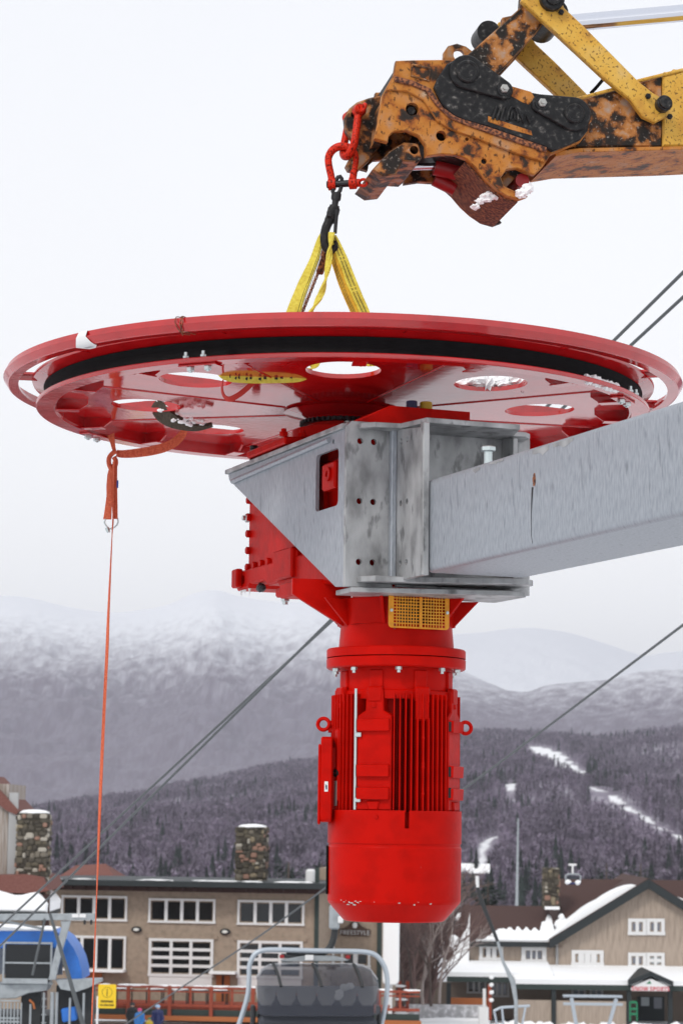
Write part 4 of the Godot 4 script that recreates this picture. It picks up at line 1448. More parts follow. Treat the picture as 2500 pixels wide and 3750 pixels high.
func stone_stack(parent: Node3D, c: Vector3, s: Vector3, stone := 0.42) -> MeshInstance3D:
	# rubble chimney: a mortar core faced with separate stones
	var core := boxp("chimney", c + Vector3(0, s.y / 2, 0), s * Vector3(0.95, 1.0, 0.95), "mortar", parent)
	var shapes := []
	for k in 4:
		var st := S()
		box(st, Vector3.ZERO, Vector3(1.0, 1.0, 1.0), Basis(Vector3.BACK, 0.05 * (k - 1.5)), 0.16 + 0.03 * k)
		shapes.append(st.commit())
	var y := 0.0
	while y < s.y - 0.05:
		var h := minf(rng.randf_range(0.6, 1.25) * stone, s.y - y)
		for face in 3:
			var wide := s.x if face == 0 else s.z
			var x := 0.0
			while x < wide - 0.03:
				var w := minf(rng.randf_range(0.6, 1.7) * stone, wide - x)
				if wide - x - w < 0.12:
					w = wide - x
				var p := Vector3(x + w / 2 - wide / 2, clampf(y + h / 2 + rng.randf_range(-0.3, 0.3) * h, 0.1, s.y - h * 0.5), s.z / 2 * 0.94 if face == 0 else s.x / 2 * 0.94)
				var b: Basis = [Basis(), Basis(Vector3.UP, -PI / 2), Basis(Vector3.UP, PI / 2)][face]
				var o := MeshInstance3D.new()
				o.mesh = shapes[rng.randi() % 4]
				o.material_override = M["stone_%d" % [0, 1, 2, 5, 2, 6, 5, 3, 0, 5, 4, 2][rng.randi() % 12]]
				o.name = "stone"
				core.add_child(o, true)
				o.transform = Transform3D(b * Basis.from_scale(Vector3(w * rng.randf_range(0.82, 1.0), h * rng.randf_range(0.75, 1.15), rng.randf_range(0.14, 0.26))), c + b * p)
				x += w
		y += h
	return core


func make_tan_building() -> void:
	var t := thing("ski_lodge", "tan stucco two storey lodge with garage doors behind the red railing", "building", Vector3(-8.022, 0, -132), deg_to_rad(-8))
	var l := Vector2(-8.017, 7)
	var r := Vector2(7.024, 6.96)
	var w := r.x - l.x
	boxp("wall", Vector3((l.x + r.x) / 2, r.y / 2, -4.0), Vector3(w, r.y, 8.0), "tan_stucco", t)
	# eave: fascia, soffit, rafter ends, roof edge with dribbles of snow
	var roof := boxp("roof", Vector3((l.x + r.x) / 2 + 0.1, r.y + 0.42, -3.3), Vector3(w + 1.1, 0.30, 9.6), "dark_fascia", t)
	boxp("soffit", Vector3((l.x + r.x) / 2, r.y + 0.13, -3.4), Vector3(w + 0.6, 0.26, 9.0), "dark_timber", roof)
	for i in 22:
		boxp("rafter", Vector3(l.x + w * (i + 0.5) / 22, r.y + 0.14, 1.0), Vector3(0.16, 0.20, 0.5), "dark_timber", roof)
	for i in 9:
		var x := l.x + rng.randf() * w
		var st := S()
		lump(st, Vector3(x, r.y + 0.60, 1.3), Vector3(rng.randf_range(0.3, 1.2), 0.05, 0.12), i, 0.3, 5)
		put(st, "snow_ridge", "clean_snow", roof)
	# hipped red roof of the stair tower behind
	var hip := S()
	var h0 := Vector2(-9.941, 7.431)
	var h1 := Vector2(-5.453, 7.45)
	var a0 := Vector2(-8.758, 8.062)
	var a1 := Vector2(-6.982, 8.189)
	quad(hip, Vector3(h0.x, h0.y - 0.5, -7), Vector3(h1.x, h1.y - 0.5, -7), Vector3(a1.x, a1.y, -9.5), Vector3(a0.x, a0.y, -9.5), Vector3(0, 1, 1))
	tri(hip, Vector3(h1.x, h1.y - 0.5, -7), Vector3(h1.x, h1.y - 0.5, -12), Vector3(a1.x, a1.y, -9.5), Vector3(1, 1, 0))
	tri(hip, Vector3(h0.x, h0.y - 0.5, -7), Vector3(h0.x, h0.y - 0.5, -12), Vector3(a0.x, a0.y, -9.5), Vector3(-1, 1, 0))
	quad(hip, Vector3(h0.x, h0.y - 0.5, -12), Vector3(h1.x, h1.y - 0.5, -12), Vector3(a1.x, a1.y, -9.5), Vector3(a0.x, a0.y, -9.5), Vector3(0, 1, -1))
	put(hip, "hip_roof", "red_shingle", roof)
	# windows and doors
	window(t, [Vector2(-5.262, 5.961), Vector2(3.683, 1.364)], 4, 1, 0.0, "white_trim", "dark_glass", 0.11, 0.17)
	window(t, [Vector2(-0.381, 5.904), Vector2(3.694, 1.31)], 4, 1, 0.0, "white_trim", "dark_glass", 0.11, 0.17)
	window(t, [Vector2(4.52, 5.884), Vector2(3.656, 1.326)], 4, 1, 0.0, "white_trim", "dark_glass", 0.11, 0.17)
	window(t, [Vector2(-5.505, 3.528), Vector2(4.139, 1.896)], 5, 1, 0.0, "white_trim", "dark_glass", 0.12, 0.17)
	for d in [[Vector2(-0.382, 3.106), Vector2(3.563, 2.605)], [Vector2(4.506, 3.1), Vector2(3.574, 2.568)]]:
		var c: Vector2 = d[0]
		var s: Vector2 = d[1]
		var low := s.y * 0.22
		var g := window(t, [Vector2(c.x, c.y + low / 2), Vector2(s.x, s.y - low)], 3, 4, 0.0, "white_trim", "dark_glass", 0.14, 0.16, "garage_door")
		boxp("bottom_panel", Vector3(c.x, c.y - s.y / 2 + low / 2, 0.04), Vector3(s.x - 0.1, low, 0.08), "white_trim", g)
		boxp("lintel", Vector3(c.x, c.y + s.y / 2 + 0.1, 0.04), Vector3(s.x + 0.4, 0.2, 0.09), "tan_stucco", g)
	for p in [Vector2(-2.859, 4.853), Vector2(2.039, 4.826)]:
		var st := S()
		lump(st, Vector3(p.x, p.y, 0.1), Vector3(0.30, 0.17, 0.12), 3, 0.02, 8)
		var wl := put(st, "wall_light", "dark_equipment", t)
		st = S()
		lump(st, Vector3(p.x, p.y, 0.19), Vector3(0.17, 0.09, 0.06), 3, 0.02, 6)
		put(st, "diffuser", "light_diffuser", wl)
	# timber service doors between the garage doors with a snowy ledge
	var q := [Vector2(1.964, 1.807), Vector2(0.742, 1.388)]
	var dr := boxp("door", Vector3(q[0].x, q[0].y, 0.03), Vector3(q[1].x, q[1].y, 0.08), "orange_timber", t)
	boxp("door_stile", Vector3(q[0].x, q[0].y, 0.08), Vector3(0.12, q[1].y, 0.05), "dark_timber", dr)
	q = [Vector2(2.007, 2.665), Vector2(1.437, 0.139)]
	boxp("ledge", Vector3(q[0].x, q[0].y, 0.35), Vector3(q[1].x, 0.12, 0.7), "clean_snow", t)
	q = [Vector2(-5.344, 2.186), Vector2(1.215, 0.7)]
	boxp("door", Vector3(q[0].x, q[0].y, 0.04), Vector3(q[1].x, q[1].y, 0.08), "orange_timber", t)
	q = [Vector2(-4.749, 2.631), Vector2(2.672, 0.117)]
	boxp("ledge", Vector3(q[0].x, q[0].y, 0.35), Vector3(q[1].x, 0.12, 0.7), "clean_snow", t)
	# chimney in the middle
	var cc := [Vector2(2.901, 8.892), Vector2(1.573, 3.117)]
	var ch := stone_stack(t, Vector3(cc[0].x, r.y + 0.3, -3.0), Vector3(cc[1].x, cc[0].y + cc[1].y / 2 - r.y - 0.3, 1.5), 0.27)
	var cs := S()
	lump(cs, Vector3(cc[0].x, cc[0].y + cc[1].y / 2 + 0.02, -3.0), Vector3(0.80, 0.16, 0.80), 2, 0.05, 8)
	put(cs, "snow_cap", "clean_snow", ch)
	var vt := Vector2(6.353, 7.649)
	boxp("roof_vent", Vector3(vt.x, r.y + 0.85, -2.0), Vector3(0.5, 0.8, 0.5), "white_trim", roof, Basis(), 0.1)
	# corner timbers at the left gable end
	var lc := Vector2(-8.222, 5.58)
	boxp("corner_post", Vector3(l.x - 0.25, 4.2, 0.2), Vector3(0.35, 8.4, 0.35), "dark_timber", t)
	boxp("brace", Vector3(l.x - 0.75, r.y - 0.75, 0.2), Vector3(0.2, 2.0, 0.2), "dark_timber", t, Basis(Vector3.BACK, 0.8))

	# wing to the right, set back, with its sign and windows
	var wx := Vector2(9.717, 5.427)
	var wl2 := Vector2(6.15, 5.364)
	boxp("wall", Vector3((wx.x + wl2.x) / 2, 4.1, -10.0), Vector3(wx.x - wl2.x, 8.2, 8.0), "tan_stucco", t)
	boxp("corner_post", Vector3(wx.x, 4.1, -5.9), Vector3(0.25, 8.3, 0.2), "deck_green", t)
	boxp("corner_post", Vector3(r.x, 4.2, 0.02), Vector3(0.22, 8.3, 0.2), "deck_green", t)
	window(t, [Vector2(8.371, 3.157), Vector2(1.655, 0.916)], 2, 1, -6.0, "white_trim", "dark_glass", 0.12, 0.25)
	var ls := [Vector2(6.87, 5.563), Vector2(0.571, 1.333)]
	window(t, [Vector2(6.774, 5.194), Vector2(0.745, 1.333)], 2, 2, -6.0, "white_trim", "dark_glass", 0.12, 0.2)
	window(t, [Vector2(6.795, 3.5), Vector2(0.744, 1.329)], 2, 2, -6.0, "white_trim", "dark_glass", 0.12, 0.2)
	# carved sign board
	var sg := [Vector2(8.317, 4.71), Vector2(1.778, 0.531)]
	var st2 := S()
	var sx: float = sg[0].x
	var sy: float = sg[0].y
	var sw: float = sg[1].x / 2
	var sh: float = sg[1].y / 2
	prism(st2, [Vector2(-sw, -sh * 0.5), Vector2(-sw * 0.8, -sh), Vector2(sw * 0.8, -sh), Vector2(sw, -sh * 0.5), Vector2(sw, sh * 0.4), Vector2(sw * 0.7, sh * 0.6), Vector2(sw * 0.42, sh * 1.1), Vector2(sw * 0.2, sh * 1.9), Vector2(0, sh * 2.2), Vector2(-sw * 0.2, sh * 1.9), Vector2(-sw * 0.42, sh * 1.1), Vector2(-sw * 0.7, sh * 0.6), Vector2(-sw, sh * 0.4)], 0.0, 0.12, Transform3D(Basis(), Vector3(sx, sy, -5.98)), 0.03)
	var sb := put(st2, "sign_board", "sign_brown", t)
	letters("FREESTYLE", sb, Transform3D(Basis(), Vector3(sx, sy - 0.08, -5.86)), 0.34, "grey_trim")
	var st3 := S()
	lump(st3, Vector3(sx, sy + sh * 1.25, -5.85), Vector3(0.14, 0.17, 0.03), 1, 0.15, 6)
	put(st3, "emblem", "white_label", sb)
	# white chute panel at the wing's end
	var cp := [Vector2(10.452, 3.79), Vector2(0.891, 3.627)]
	var pn := thing("white_wall_panel", "tall white snow covered panel right of the lodge wing, below the motor", "wall panel", Vector3(-8.022, 0, -132), deg_to_rad(-8))
	var st4 := S()
	prism(st4, rrect(Vector2(cp[0].x + 0.25, cp[0].y), Vector2(cp[1].x, cp[1].y), 0.25, 5), -3.3, -3.0, Transform3D(), 0.05)
	put(st4, "panel", "clean_snow", pn)
	boxp("post", Vector3(cp[0].x + 0.2, (cp[0].y - cp[1].y / 2) / 2, -3.4), Vector3(0.2, cp[0].y - cp[1].y / 2 + 0.2, 0.2), "white_trim", pn)


func letters(text: String, parent: Node3D, xf: Transform3D, size: float, m: String) -> MeshInstance3D:
	var tm := TextMesh.new()
	var f := SystemFont.new()
	f.font_names = PackedStringArray(["Droid Sans"])
	f.font_weight = 700
	tm.font = f
	tm.text = text
	tm.font_size = 64
	tm.pixel_size = size / 64.0
	tm.depth = 0.02
	tm.curve_step = 2.0
	var o := MeshInstance3D.new()
	o.mesh = tm
	o.material_override = M[m]
	o.name = "lettering"
	parent.add_child(o, true)
	o.transform = xf
	return o


func make_lodge() -> void:
	var t := thing("gabled_lodge", "brown roofed lodge with a big gable and snowy porch on the right", "building", Vector3(18.805, -2.1, -162))
	# gable front
	var ap := Vector2(1.916, 8.734)
	var el := Vector2(-4.167, 4.999)
	var hw := ap.x - el.x
	var st := S()
	prism(st, [Vector2(el.x, 0), Vector2(el.x, el.y), ap, Vector2(ap.x + hw, el.y), Vector2(ap.x + hw, 0)], -14.0, 0.0, Transform3D())
	var wl := put(st, "wall", "board_siding", t)
	# battens so that the boards read
	for i in 30:
		var x := el.x + (i + 0.5) * hw * 2 / 30
		var top := lerpf(ap.y, el.y, absf(x - ap.x) / hw) - 0.35
		boxp("batten", Vector3(x, top / 2 + 2.6, 0.02), Vector3(0.05, top - 5.2, 0.03), "board_siding", wl)
	# gable roof with dark barge boards and snow along the left slope
	var sl := Vector2(hw, ap.y - el.y).normalized()
	for s in [-1.0, 1.0]:
		var a := Vector2(ap.x, ap.y + 0.1)
		var b := Vector2(ap.x + s * (hw + 0.5), el.y - 0.5 * sl.y / sl.x + 0.1)
		st = S()
		prism(st, [a, b, b + Vector2(0, 0.5), a + Vector2(0, 0.55)], -14.0, 0.65, Transform3D())
		var rf := put(st, "gable_roof", "brown_shingle", t)
		st = S()
		prism(st, [a - Vector2(0, 0.12), b - Vector2(0, 0.12), b + Vector2(0, 0.45), a + Vector2(0, 0.5)], 0.655, 0.76, Transform3D(), 0.02)
		put(st, "barge_board", "dark_fascia", rf)
		if s < 0:
			st = S()
			var p := PackedVector2Array()
			for i in 13:
				var f := lerpf(0.12, 1.0, i / 12.0)
				p.append(a.lerp(b, f) + Vector2(0, 0.53))
			for i in 13:
				var f := lerpf(1.0, 0.12, i / 12.0)
				p.append(a.lerp(b, f) + Vector2(0, 0.56 + 0.5 * sin(PI * pow(1.0 - i / 12.0, 0.8)) * rng.randf_range(0.75, 1.1)))
			prism(st, p, -2.5, 0.5, Transform3D())
			put(st, "roof_snow", "clean_snow", rf)
		else:
			st = S()
			prism(st, [a.lerp(b, 0.28) + Vector2(0, 0.53), a.lerp(b, 0.8) + Vector2(0, 0.53), a.lerp(b, 0.8) + Vector2(0, 0.85), a.lerp(b, 0.5) + Vector2(0, 0.9)], -6.0, 0.4, Transform3D())
			put(st, "roof_snow", "clean_snow", rf)
	# main roof behind: slope facing the camera
	var r0 := Vector2(-3.384, 9.055)
	st = S()
	quad(st, Vector3(r0.x, el.y + 0.1, 0.0), Vector3(r0.x + 26, el.y + 0.1, 0.0), Vector3(r0.x + 26, r0.y, -9), Vector3(r0.x, r0.y, -9), Vector3(0, 1, 1))
	quad(st, Vector3(r0.x, el.y + 0.1, -18.0), Vector3(r0.x + 26, el.y + 0.1, -18.0), Vector3(r0.x + 26, r0.y, -9), Vector3(r0.x, r0.y, -9), Vector3(0, 1, -1))
	tri(st, Vector3(r0.x, el.y + 0.1, 0.0), Vector3(r0.x, el.y + 0.1, -18.0), Vector3(r0.x, r0.y, -9), Vector3(-1, 0, 0))
	var mr := put(st, "main_roof", "brown_shingle", t)
	st = S()
	for q in [[Vector2(-3.684, 6.175), 0.42], [Vector2(-3.58, 6.303), 0.34], [Vector2(-3.656, 6.695), 0.2]]:
		lump(st, Vector3(q[0].x, q[0].y, -1.7), Vector3(q[1], q[1] * 1.1, 0.5), 4, 0.2, 6)
	put(st, "snow_patch", "clean_snow", mr)
	# left lower wing: wall, roof, snow field along the eave with a ragged upper edge
	var w0 := Vector2(-9.915, 5.031)
	var w1 := Vector2(-9.599, 7.243)
	boxp("wall", Vector3((w0.x + el.x) / 2, w0.y / 2, -6.2), Vector3(el.x - w0.x, w0.y, 12.0), "board_siding", t)
	st = S()
	quad(st, Vector3(w0.x - 0.1, w0.y, 0.3), Vector3(el.x, w0.y, 0.3), Vector3(el.x, w1.y, -6), Vector3(w0.x - 0.1, w1.y, -6), Vector3(0, 1, 1))
	quad(st, Vector3(w0.x - 0.1, w0.y - 0.01, -12.3), Vector3(el.x, w0.y - 0.01, -12.3), Vector3(el.x, w1.y, -6), Vector3(w0.x - 0.1, w1.y, -6), Vector3(0, 1, -1))
	tri(st, Vector3(w0.x - 0.1, w0.y, 0.3), Vector3(w0.x - 0.1, w0.y, -12.3), Vector3(w0.x - 0.1, w1.y, -6), Vector3(-1, 0, 0))
	var wr := put(st, "wing_roof", "brown_shingle", t)
	boxp("eave_board", Vector3((w0.x + el.x) / 2 - 0.1, w0.y - 0.12, 0.36), Vector3(el.x - w0.x, 0.3, 0.14), "dark_fascia", wr)
	var slope := Vector3(0, w1.y - w0.y, -6.3)
	st = S()
	var low := Vector3(w0.x + 0.4, w0.y + 0.06, 0.3)
	var span := el.x - w0.x - 0.4
	var n := 60
	var tops := []
	for i in n + 1:
		var f := float(i) / n
		var h := 0.30 * smoothstep(0.05, 0.35, f) + 0.05 * sin(f * 60.0) * smoothstep(0.3, 0.5, f) + rng.randf() * 0.03 + 0.34 * smoothstep(0.80, 0.96, f)
		tops.append(low + Vector3(span * f, 0, 0) + slope * h)
	for i in n:
		var a := low + Vector3(span * i / n, 0, 0)
		var b := low + Vector3(span * (i + 1) / n, 0, 0)
		var up := Vector3(0, 0.14, 0.06)
		quad(st, a + up, b + up, tops[i + 1] + up * 0.6, tops[i] + up * 0.6, Vector3(0, 1, 1))
		quad(st, a, b, b + up, a + up, Vector3(0, 0, 1))
		quad(st, tops[i], tops[i + 1], tops[i + 1] + up * 0.6, tops[i] + up * 0.6, Vector3(0, 1, -1))
	put(st, "roof_snow", "clean_snow", wr)
	# hipped end of the wing to the left with a tongue of snow
	st = S()
	var hx := Vector2(-11.375, 3.655)
	var hp := Vector2(-9.6, 7.309)
	tri(st, Vector3(hx.x, hx.y, 0.2), Vector3(w0.x - 0.11, hx.y, 0.2), Vector3(w0.x - 0.11, hp.y, -6), Vector3(-1, 1, 1))
	tri(st, Vector3(hx.x, hx.y, 0.2), Vector3(hx.x, hx.y, -12), Vector3(w0.x - 0.11, hp.y, -6), Vector3(-1, 1, 0))
	var hr := put(st, "hip_roof", "brown_shingle", t)
	st = S()
	prism(st, [Vector2(-9.934, 6.963), Vector2(-10.133, 5.953), Vector2(-10.575, 5.257), Vector2(-10.998, 5.541), Vector2(-11.277, 5.374), Vector2(-11.273, 4.809), Vector2(-10.991, 4.373), Vector2(-11.039, 3.996), Vector2(-11.33, 3.742), Vector2(-9.993, 3.67)], 0.25, 0.45, Transform3D(), 0.03)
	put(st, "roof_snow", "clean_snow", hr)
	st = S()
	prism(st, [Vector2(-10.897, 6.468), Vector2(-10.67, 6.95), Vector2(-10.491, 6.927), Vector2(-10.54, 6.636), Vector2(-10.768, 6.382)], -0.6, -0.45, Transform3D(), 0.02)
	put(st, "roof_snow", "clean_snow", hr)
	# windows
	window(t, [Vector2(-8.475, 4.338), Vector2(1.596, 1.094)], 3, 1, -0.18, "white_trim", "dark_glass", 0.22, 0.3)
	window(t, [Vector2(-5.634, 4.227), Vector2(1.66, 1.132)], 3, 1, -0.18, "white_trim", "curtain_glass", 0.28, 0.12)
	window(t, [Vector2(-2.079, 4.062), Vector2(2.132, 1.043)], 4, 1, 0.0, "white_trim", "blind_glass", 0.24, 0.38)
	window(t, [Vector2(1.228, 6.161), Vector2(1.202, 1.085)], 2, 1, 0.0, "white_trim", "curtain_glass", 0.22, 0.22)
	window(t, [Vector2(2.456, 6.175), Vector2(1.202, 1.085)], 2, 1, 0.0, "white_trim", "curtain_glass", 0.22, 0.22)
	window(t, [Vector2(1.22, 3.945), Vector2(1.2, 1.03)], 2, 1, 0.0, "white_trim", "curtain_glass", 0.22, 0.22)
	window(t, [Vector2(2.446, 3.96), Vector2(1.2, 1.03)], 2, 2, 0.0, "white_trim", "blind_glass", 0.22, 0.2)
	tubep("downpipe", [Vector3(el.x + 0.05, el.y, 0.06), Vector3(el.x + 0.05, 2.5, 0.06)], 0.09, "grey_trim", t)
	# chimney
	var c := [Vector2(-4.169, 8.516), Vector2(0.985, 2.789)]
	var ch := stone_stack(t, Vector3(c[0].x, c[0].y - c[1].y / 2, -4.0), Vector3(c[1].x, c[1].y, 1.6), 0.30)
	boxp("ledge_snow", Vector3(c[0].x, c[0].y - c[1].y / 2 + 0.1, -3.1), Vector3(c[1].x, 0.2, 0.5), "clean_snow", ch)
	# porch roofs under thick snow
	var p0 := Vector2(-11.615, 3.006)
	var p1 := Vector2(-7.2, 2.815)
	var pt := Vector2(-9.351, 3.672)
	st = S()
	prism(st, [Vector2(4.2, p0.y), Vector2(4.25, p0.y + 0.30), Vector2(0.02, pt.y + 0.15), Vector2(0.02, pt.y - 0.6)], 0.0, p1.x - p0.x + 2.5, Transform3D(Basis(Vector3(0, 0, 1), Vector3(0, 1, 0), Vector3(1, 0, 0)), Vector3(p0.x, 0, 0)), 0.05)
	var pr := put(st, "porch_roof", "clean_snow", t)
	boxp("porch_fascia", Vector3((p0.x + p1.x) / 2, p0.y - 0.16, 4.15), Vector3(p1.x - p0.x, 0.34, 0.12), "deck_green", pr)
	var q0 := Vector2(-7.273, 2.807)
	var q1 := Vector2(0.14, 2.653)
	var qt := Vector2(-0.436, 3.453)
	st = S()
	prism(st, [Vector2(5.2, q1.y), Vector2(5.25, q1.y + 0.32), Vector2(0.02, qt.y + 0.15), Vector2(0.02, qt.y - 0.6)], 0.0, 24.0, Transform3D(Basis(Vector3(0, 0, 1), Vector3(0, 1, 0), Vector3(1, 0, 0)), Vector3(q0.x, 0, 0)), 0.05)
	var qr := put(st, "porch_roof", "clean_snow", t)
	boxp("porch_fascia", Vector3(q0.x + 12.0, q1.y - 0.16, 5.15), Vector3(24.0, 0.34, 0.12), "deck_green", qr)
	# open porch: back wall with the porch shade painted into its brown, posts, knee wall, windows in the shade
	boxp("porch_back", Vector3(q0.x + 9.0, 1.2, 0.15), Vector3(34.0, 2.4, 0.2), "porch_shade_board", t)
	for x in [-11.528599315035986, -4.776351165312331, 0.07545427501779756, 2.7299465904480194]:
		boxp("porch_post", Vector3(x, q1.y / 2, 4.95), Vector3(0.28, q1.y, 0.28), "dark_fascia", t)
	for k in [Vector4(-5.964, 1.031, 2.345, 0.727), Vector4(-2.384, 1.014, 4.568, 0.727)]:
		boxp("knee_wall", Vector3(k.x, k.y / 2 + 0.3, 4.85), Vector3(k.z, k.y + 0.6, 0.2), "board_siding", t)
	var kq := [Vector2(-10.232, 1.238), Vector2(2.485, 0.793)]
	boxp("knee_wall", Vector3(kq[0].x, kq[0].y * 0.5 + 0.2, 3.85), Vector3(kq[1].x, kq[0].y + 0.4, 0.2), "orange_timber", t)
	window(t, [Vector2(-2.697, 1.837), Vector2(0.954, 0.75)], 2, 1, 0.26, "grey_trim", "curtain_glass", 0.12, 0.1)
	window(t, [Vector2(-1.521, 1.819), Vector2(0.89, 0.688)], 2, 1, 0.26, "grey_trim", "curtain_glass", 0.12, 0.1)
	window(t, [Vector2(-7.944, 1.993), Vector2(1.272, 1.063)], 3, 1, 0.26, "grey_trim", "curtain_glass", 0.12, 0.14)
	window(t, [Vector2(-9.471, 2.118), Vector2(1.272, 0.85)], 3, 1, 0.26, "grey_trim", "dark_glass", 0.1, 0.14)
	var dq := [Vector2(2.088, 1.152), Vector2(1.779, 1.622)]
	var dd := boxp("door", Vector3(dq[0].x, dq[1].y / 2, 0.32), Vector3(dq[1].x, dq[1].y, 0.12), "dark_fascia", t)
	boxp("pane", Vector3(dq[0].x - dq[1].x * 0.22, dq[1].y * 0.8, 0.40), Vector3(dq[1].x * 0.3, dq[1].y * 0.35, 0.04), "blind_glass", dd)
	boxp("pane", Vector3(dq[0].x + dq[1].x * 0.25, dq[1].y * 0.75, 0.40), Vector3(dq[1].x * 0.3, dq[1].y * 0.45, 0.04), "curtain_glass", dd)
	# entrance gable with its white sign
	var g0 := Vector2(-0.031, 2.667)
	var g1 := Vector2(1.399, 3.266)
	var g2 := Vector2(2.824, 2.665)
	for s in [[g0, g1], [g1, g2]]:
		st = S()
		var a: Vector2 = s[0]
		var b: Vector2 = s[1]
		prism(st, [a, b, b + Vector2(0, 0.32), a + Vector2(0, 0.32)], 1.0, 5.75, Transform3D(), 0.02)
		put(st, "entrance_roof", "dark_fascia", qr)
	st = S()
	prism(st, [Vector2(0.116, 2.464), Vector2(0.19, 2.61), Vector2(1.299, 3.107), Vector2(1.472, 3.109), Vector2(2.553, 2.638), Vector2(2.625, 2.397), Vector2(2.527, 2.335), Vector2(0.189, 2.331)], 5.45, 5.60, Transform3D(), 0.03)
	var sg := put(st, "entrance_sign", "white_label", t)
	var tx := Vector2(1.395, 2.479)
	letters("SNOW SPORTS", sg, Transform3D(Basis(), Vector3(tx.x, tx.y, 5.61)), 0.36, "sign_red")
	st = S()
	prism(st, [Vector2(1.074, 2.803), Vector2(1.222, 2.877), Vector2(1.321, 2.988), Vector2(1.443, 2.807)], 5.60, 5.63, Transform3D())
	put(st, "emblem", "sign_green", sg)


func make_side_building() -> void:
	var t := thing("shingle_lodge", "weathered board lodge with brown roof and stone chimney, left edge", "building", Vector3(-14.377, 0, -112))
	var e := [Vector2(-2.555, 12.793), Vector2(-1.322, 12.165), Vector2(-0.365, 11.253), Vector2(-0.356, 10.972), Vector2(-1.316, 11.964)]
	var wr := Vector2(-0.884, 11.046)
	boxp("wall", Vector3(wr.x - 3.0, 6.2, -3.0), Vector3(6.0, 12.4, 6.0), "weathered_board", t)
	var st := S()
	prism(st, [Vector2(-4.572, 12.568), Vector2(-1.948, 12.801), Vector2(-1.322, 12.165), Vector2(-0.362, 11.173), Vector2(-0.478, 10.971), Vector2(-0.928, 11.166), Vector2(-1.507, 11.6), Vector2(-4.538, 11.564)], -6.0, 0.3, Transform3D())
	put(st, "roof", "red_shingle", t)
	for i in 9:
		boxp("board_joint", Vector3(wr.x - 0.2 - i * 0.55, 6.2, 0.01), Vector3(0.05, 12.2, 0.04), "weathered_board", t)
	var tw := [Vector2(-0.639, 9.591), Vector2(0.403, 2.756)]
	boxp("corner_trim", Vector3(tw[0].x, 6.0, 0.05), Vector3(tw[1].x, 12.0, 0.3), "grey_trim", t)
	var c := [Vector2(0.33, 9.602), Vector2(1.401, 2.915)]
	var ch := stone_stack(t, Vector3(c[0].x, c[0].y - c[1].y / 2 - 1.0, 0.0), Vector3(c[1].x, c[1].y + 1.0, 1.4), 0.23)
	st = S()
	lump(st, Vector3(c[0].x, c[0].y + c[1].y / 2 + 0.02, 0.0), Vector3(0.72, 0.16, 0.7), 4, 0.04, 8)
	put(st, "snow_cap", "clean_snow", ch)
	# lower brown roof and the snow field below it
	st = S()
	prism(st, [Vector2(-3.821, 8.162), Vector2(0.159, 8.289), Vector2(0.959, 8.161), Vector2(1.215, 7.554), Vector2(0.779, 7.47), Vector2(0.184, 7.423), Vector2(-3.799, 7.493)], -5.0, 1.2, Transform3D())
	var lr := put(st, "lower_roof", "red_shingle", t)
	st = S()
	prism(st, [Vector2(-3.768, 7.539), Vector2(-0.986, 7.533), Vector2(-0.706, 7.458), Vector2(-0.305, 7.345), Vector2(0.013, 7.349), Vector2(0.407, 7.452), Vector2(0.684, 7.495), Vector2(0.968, 7.282), Vector2(1.215, 6.991), Vector2(1.186, 6.579), Vector2(-3.736, 6.598)], -4.0, 1.4, Transform3D(), 0.08)
	put(st, "roof_snow", "clean_snow", lr)
	st = S()
	prism(st, [Vector2(-3.721, 6.641), Vector2(1.198, 6.583), Vector2(1.204, 6.387), Vector2(-3.713, 6.406)], -4.0, 1.5, Transform3D())
	put(st, "eave_board", "dark_fascia", lr)
	var wb := Vector2(1.003, 6.384)
	boxp("lower_wall", Vector3(wb.x - 5.0, wb.y / 2, -2.0), Vector3(10.0, wb.y, 5.0), "tan_stucco", t)
	boxp("corner_post", Vector3(wb.x + 0.1, wb.y / 2 + 0.5, 1.0), Vector3(0.3, wb.y + 1.0, 0.3), "dark_timber", t)


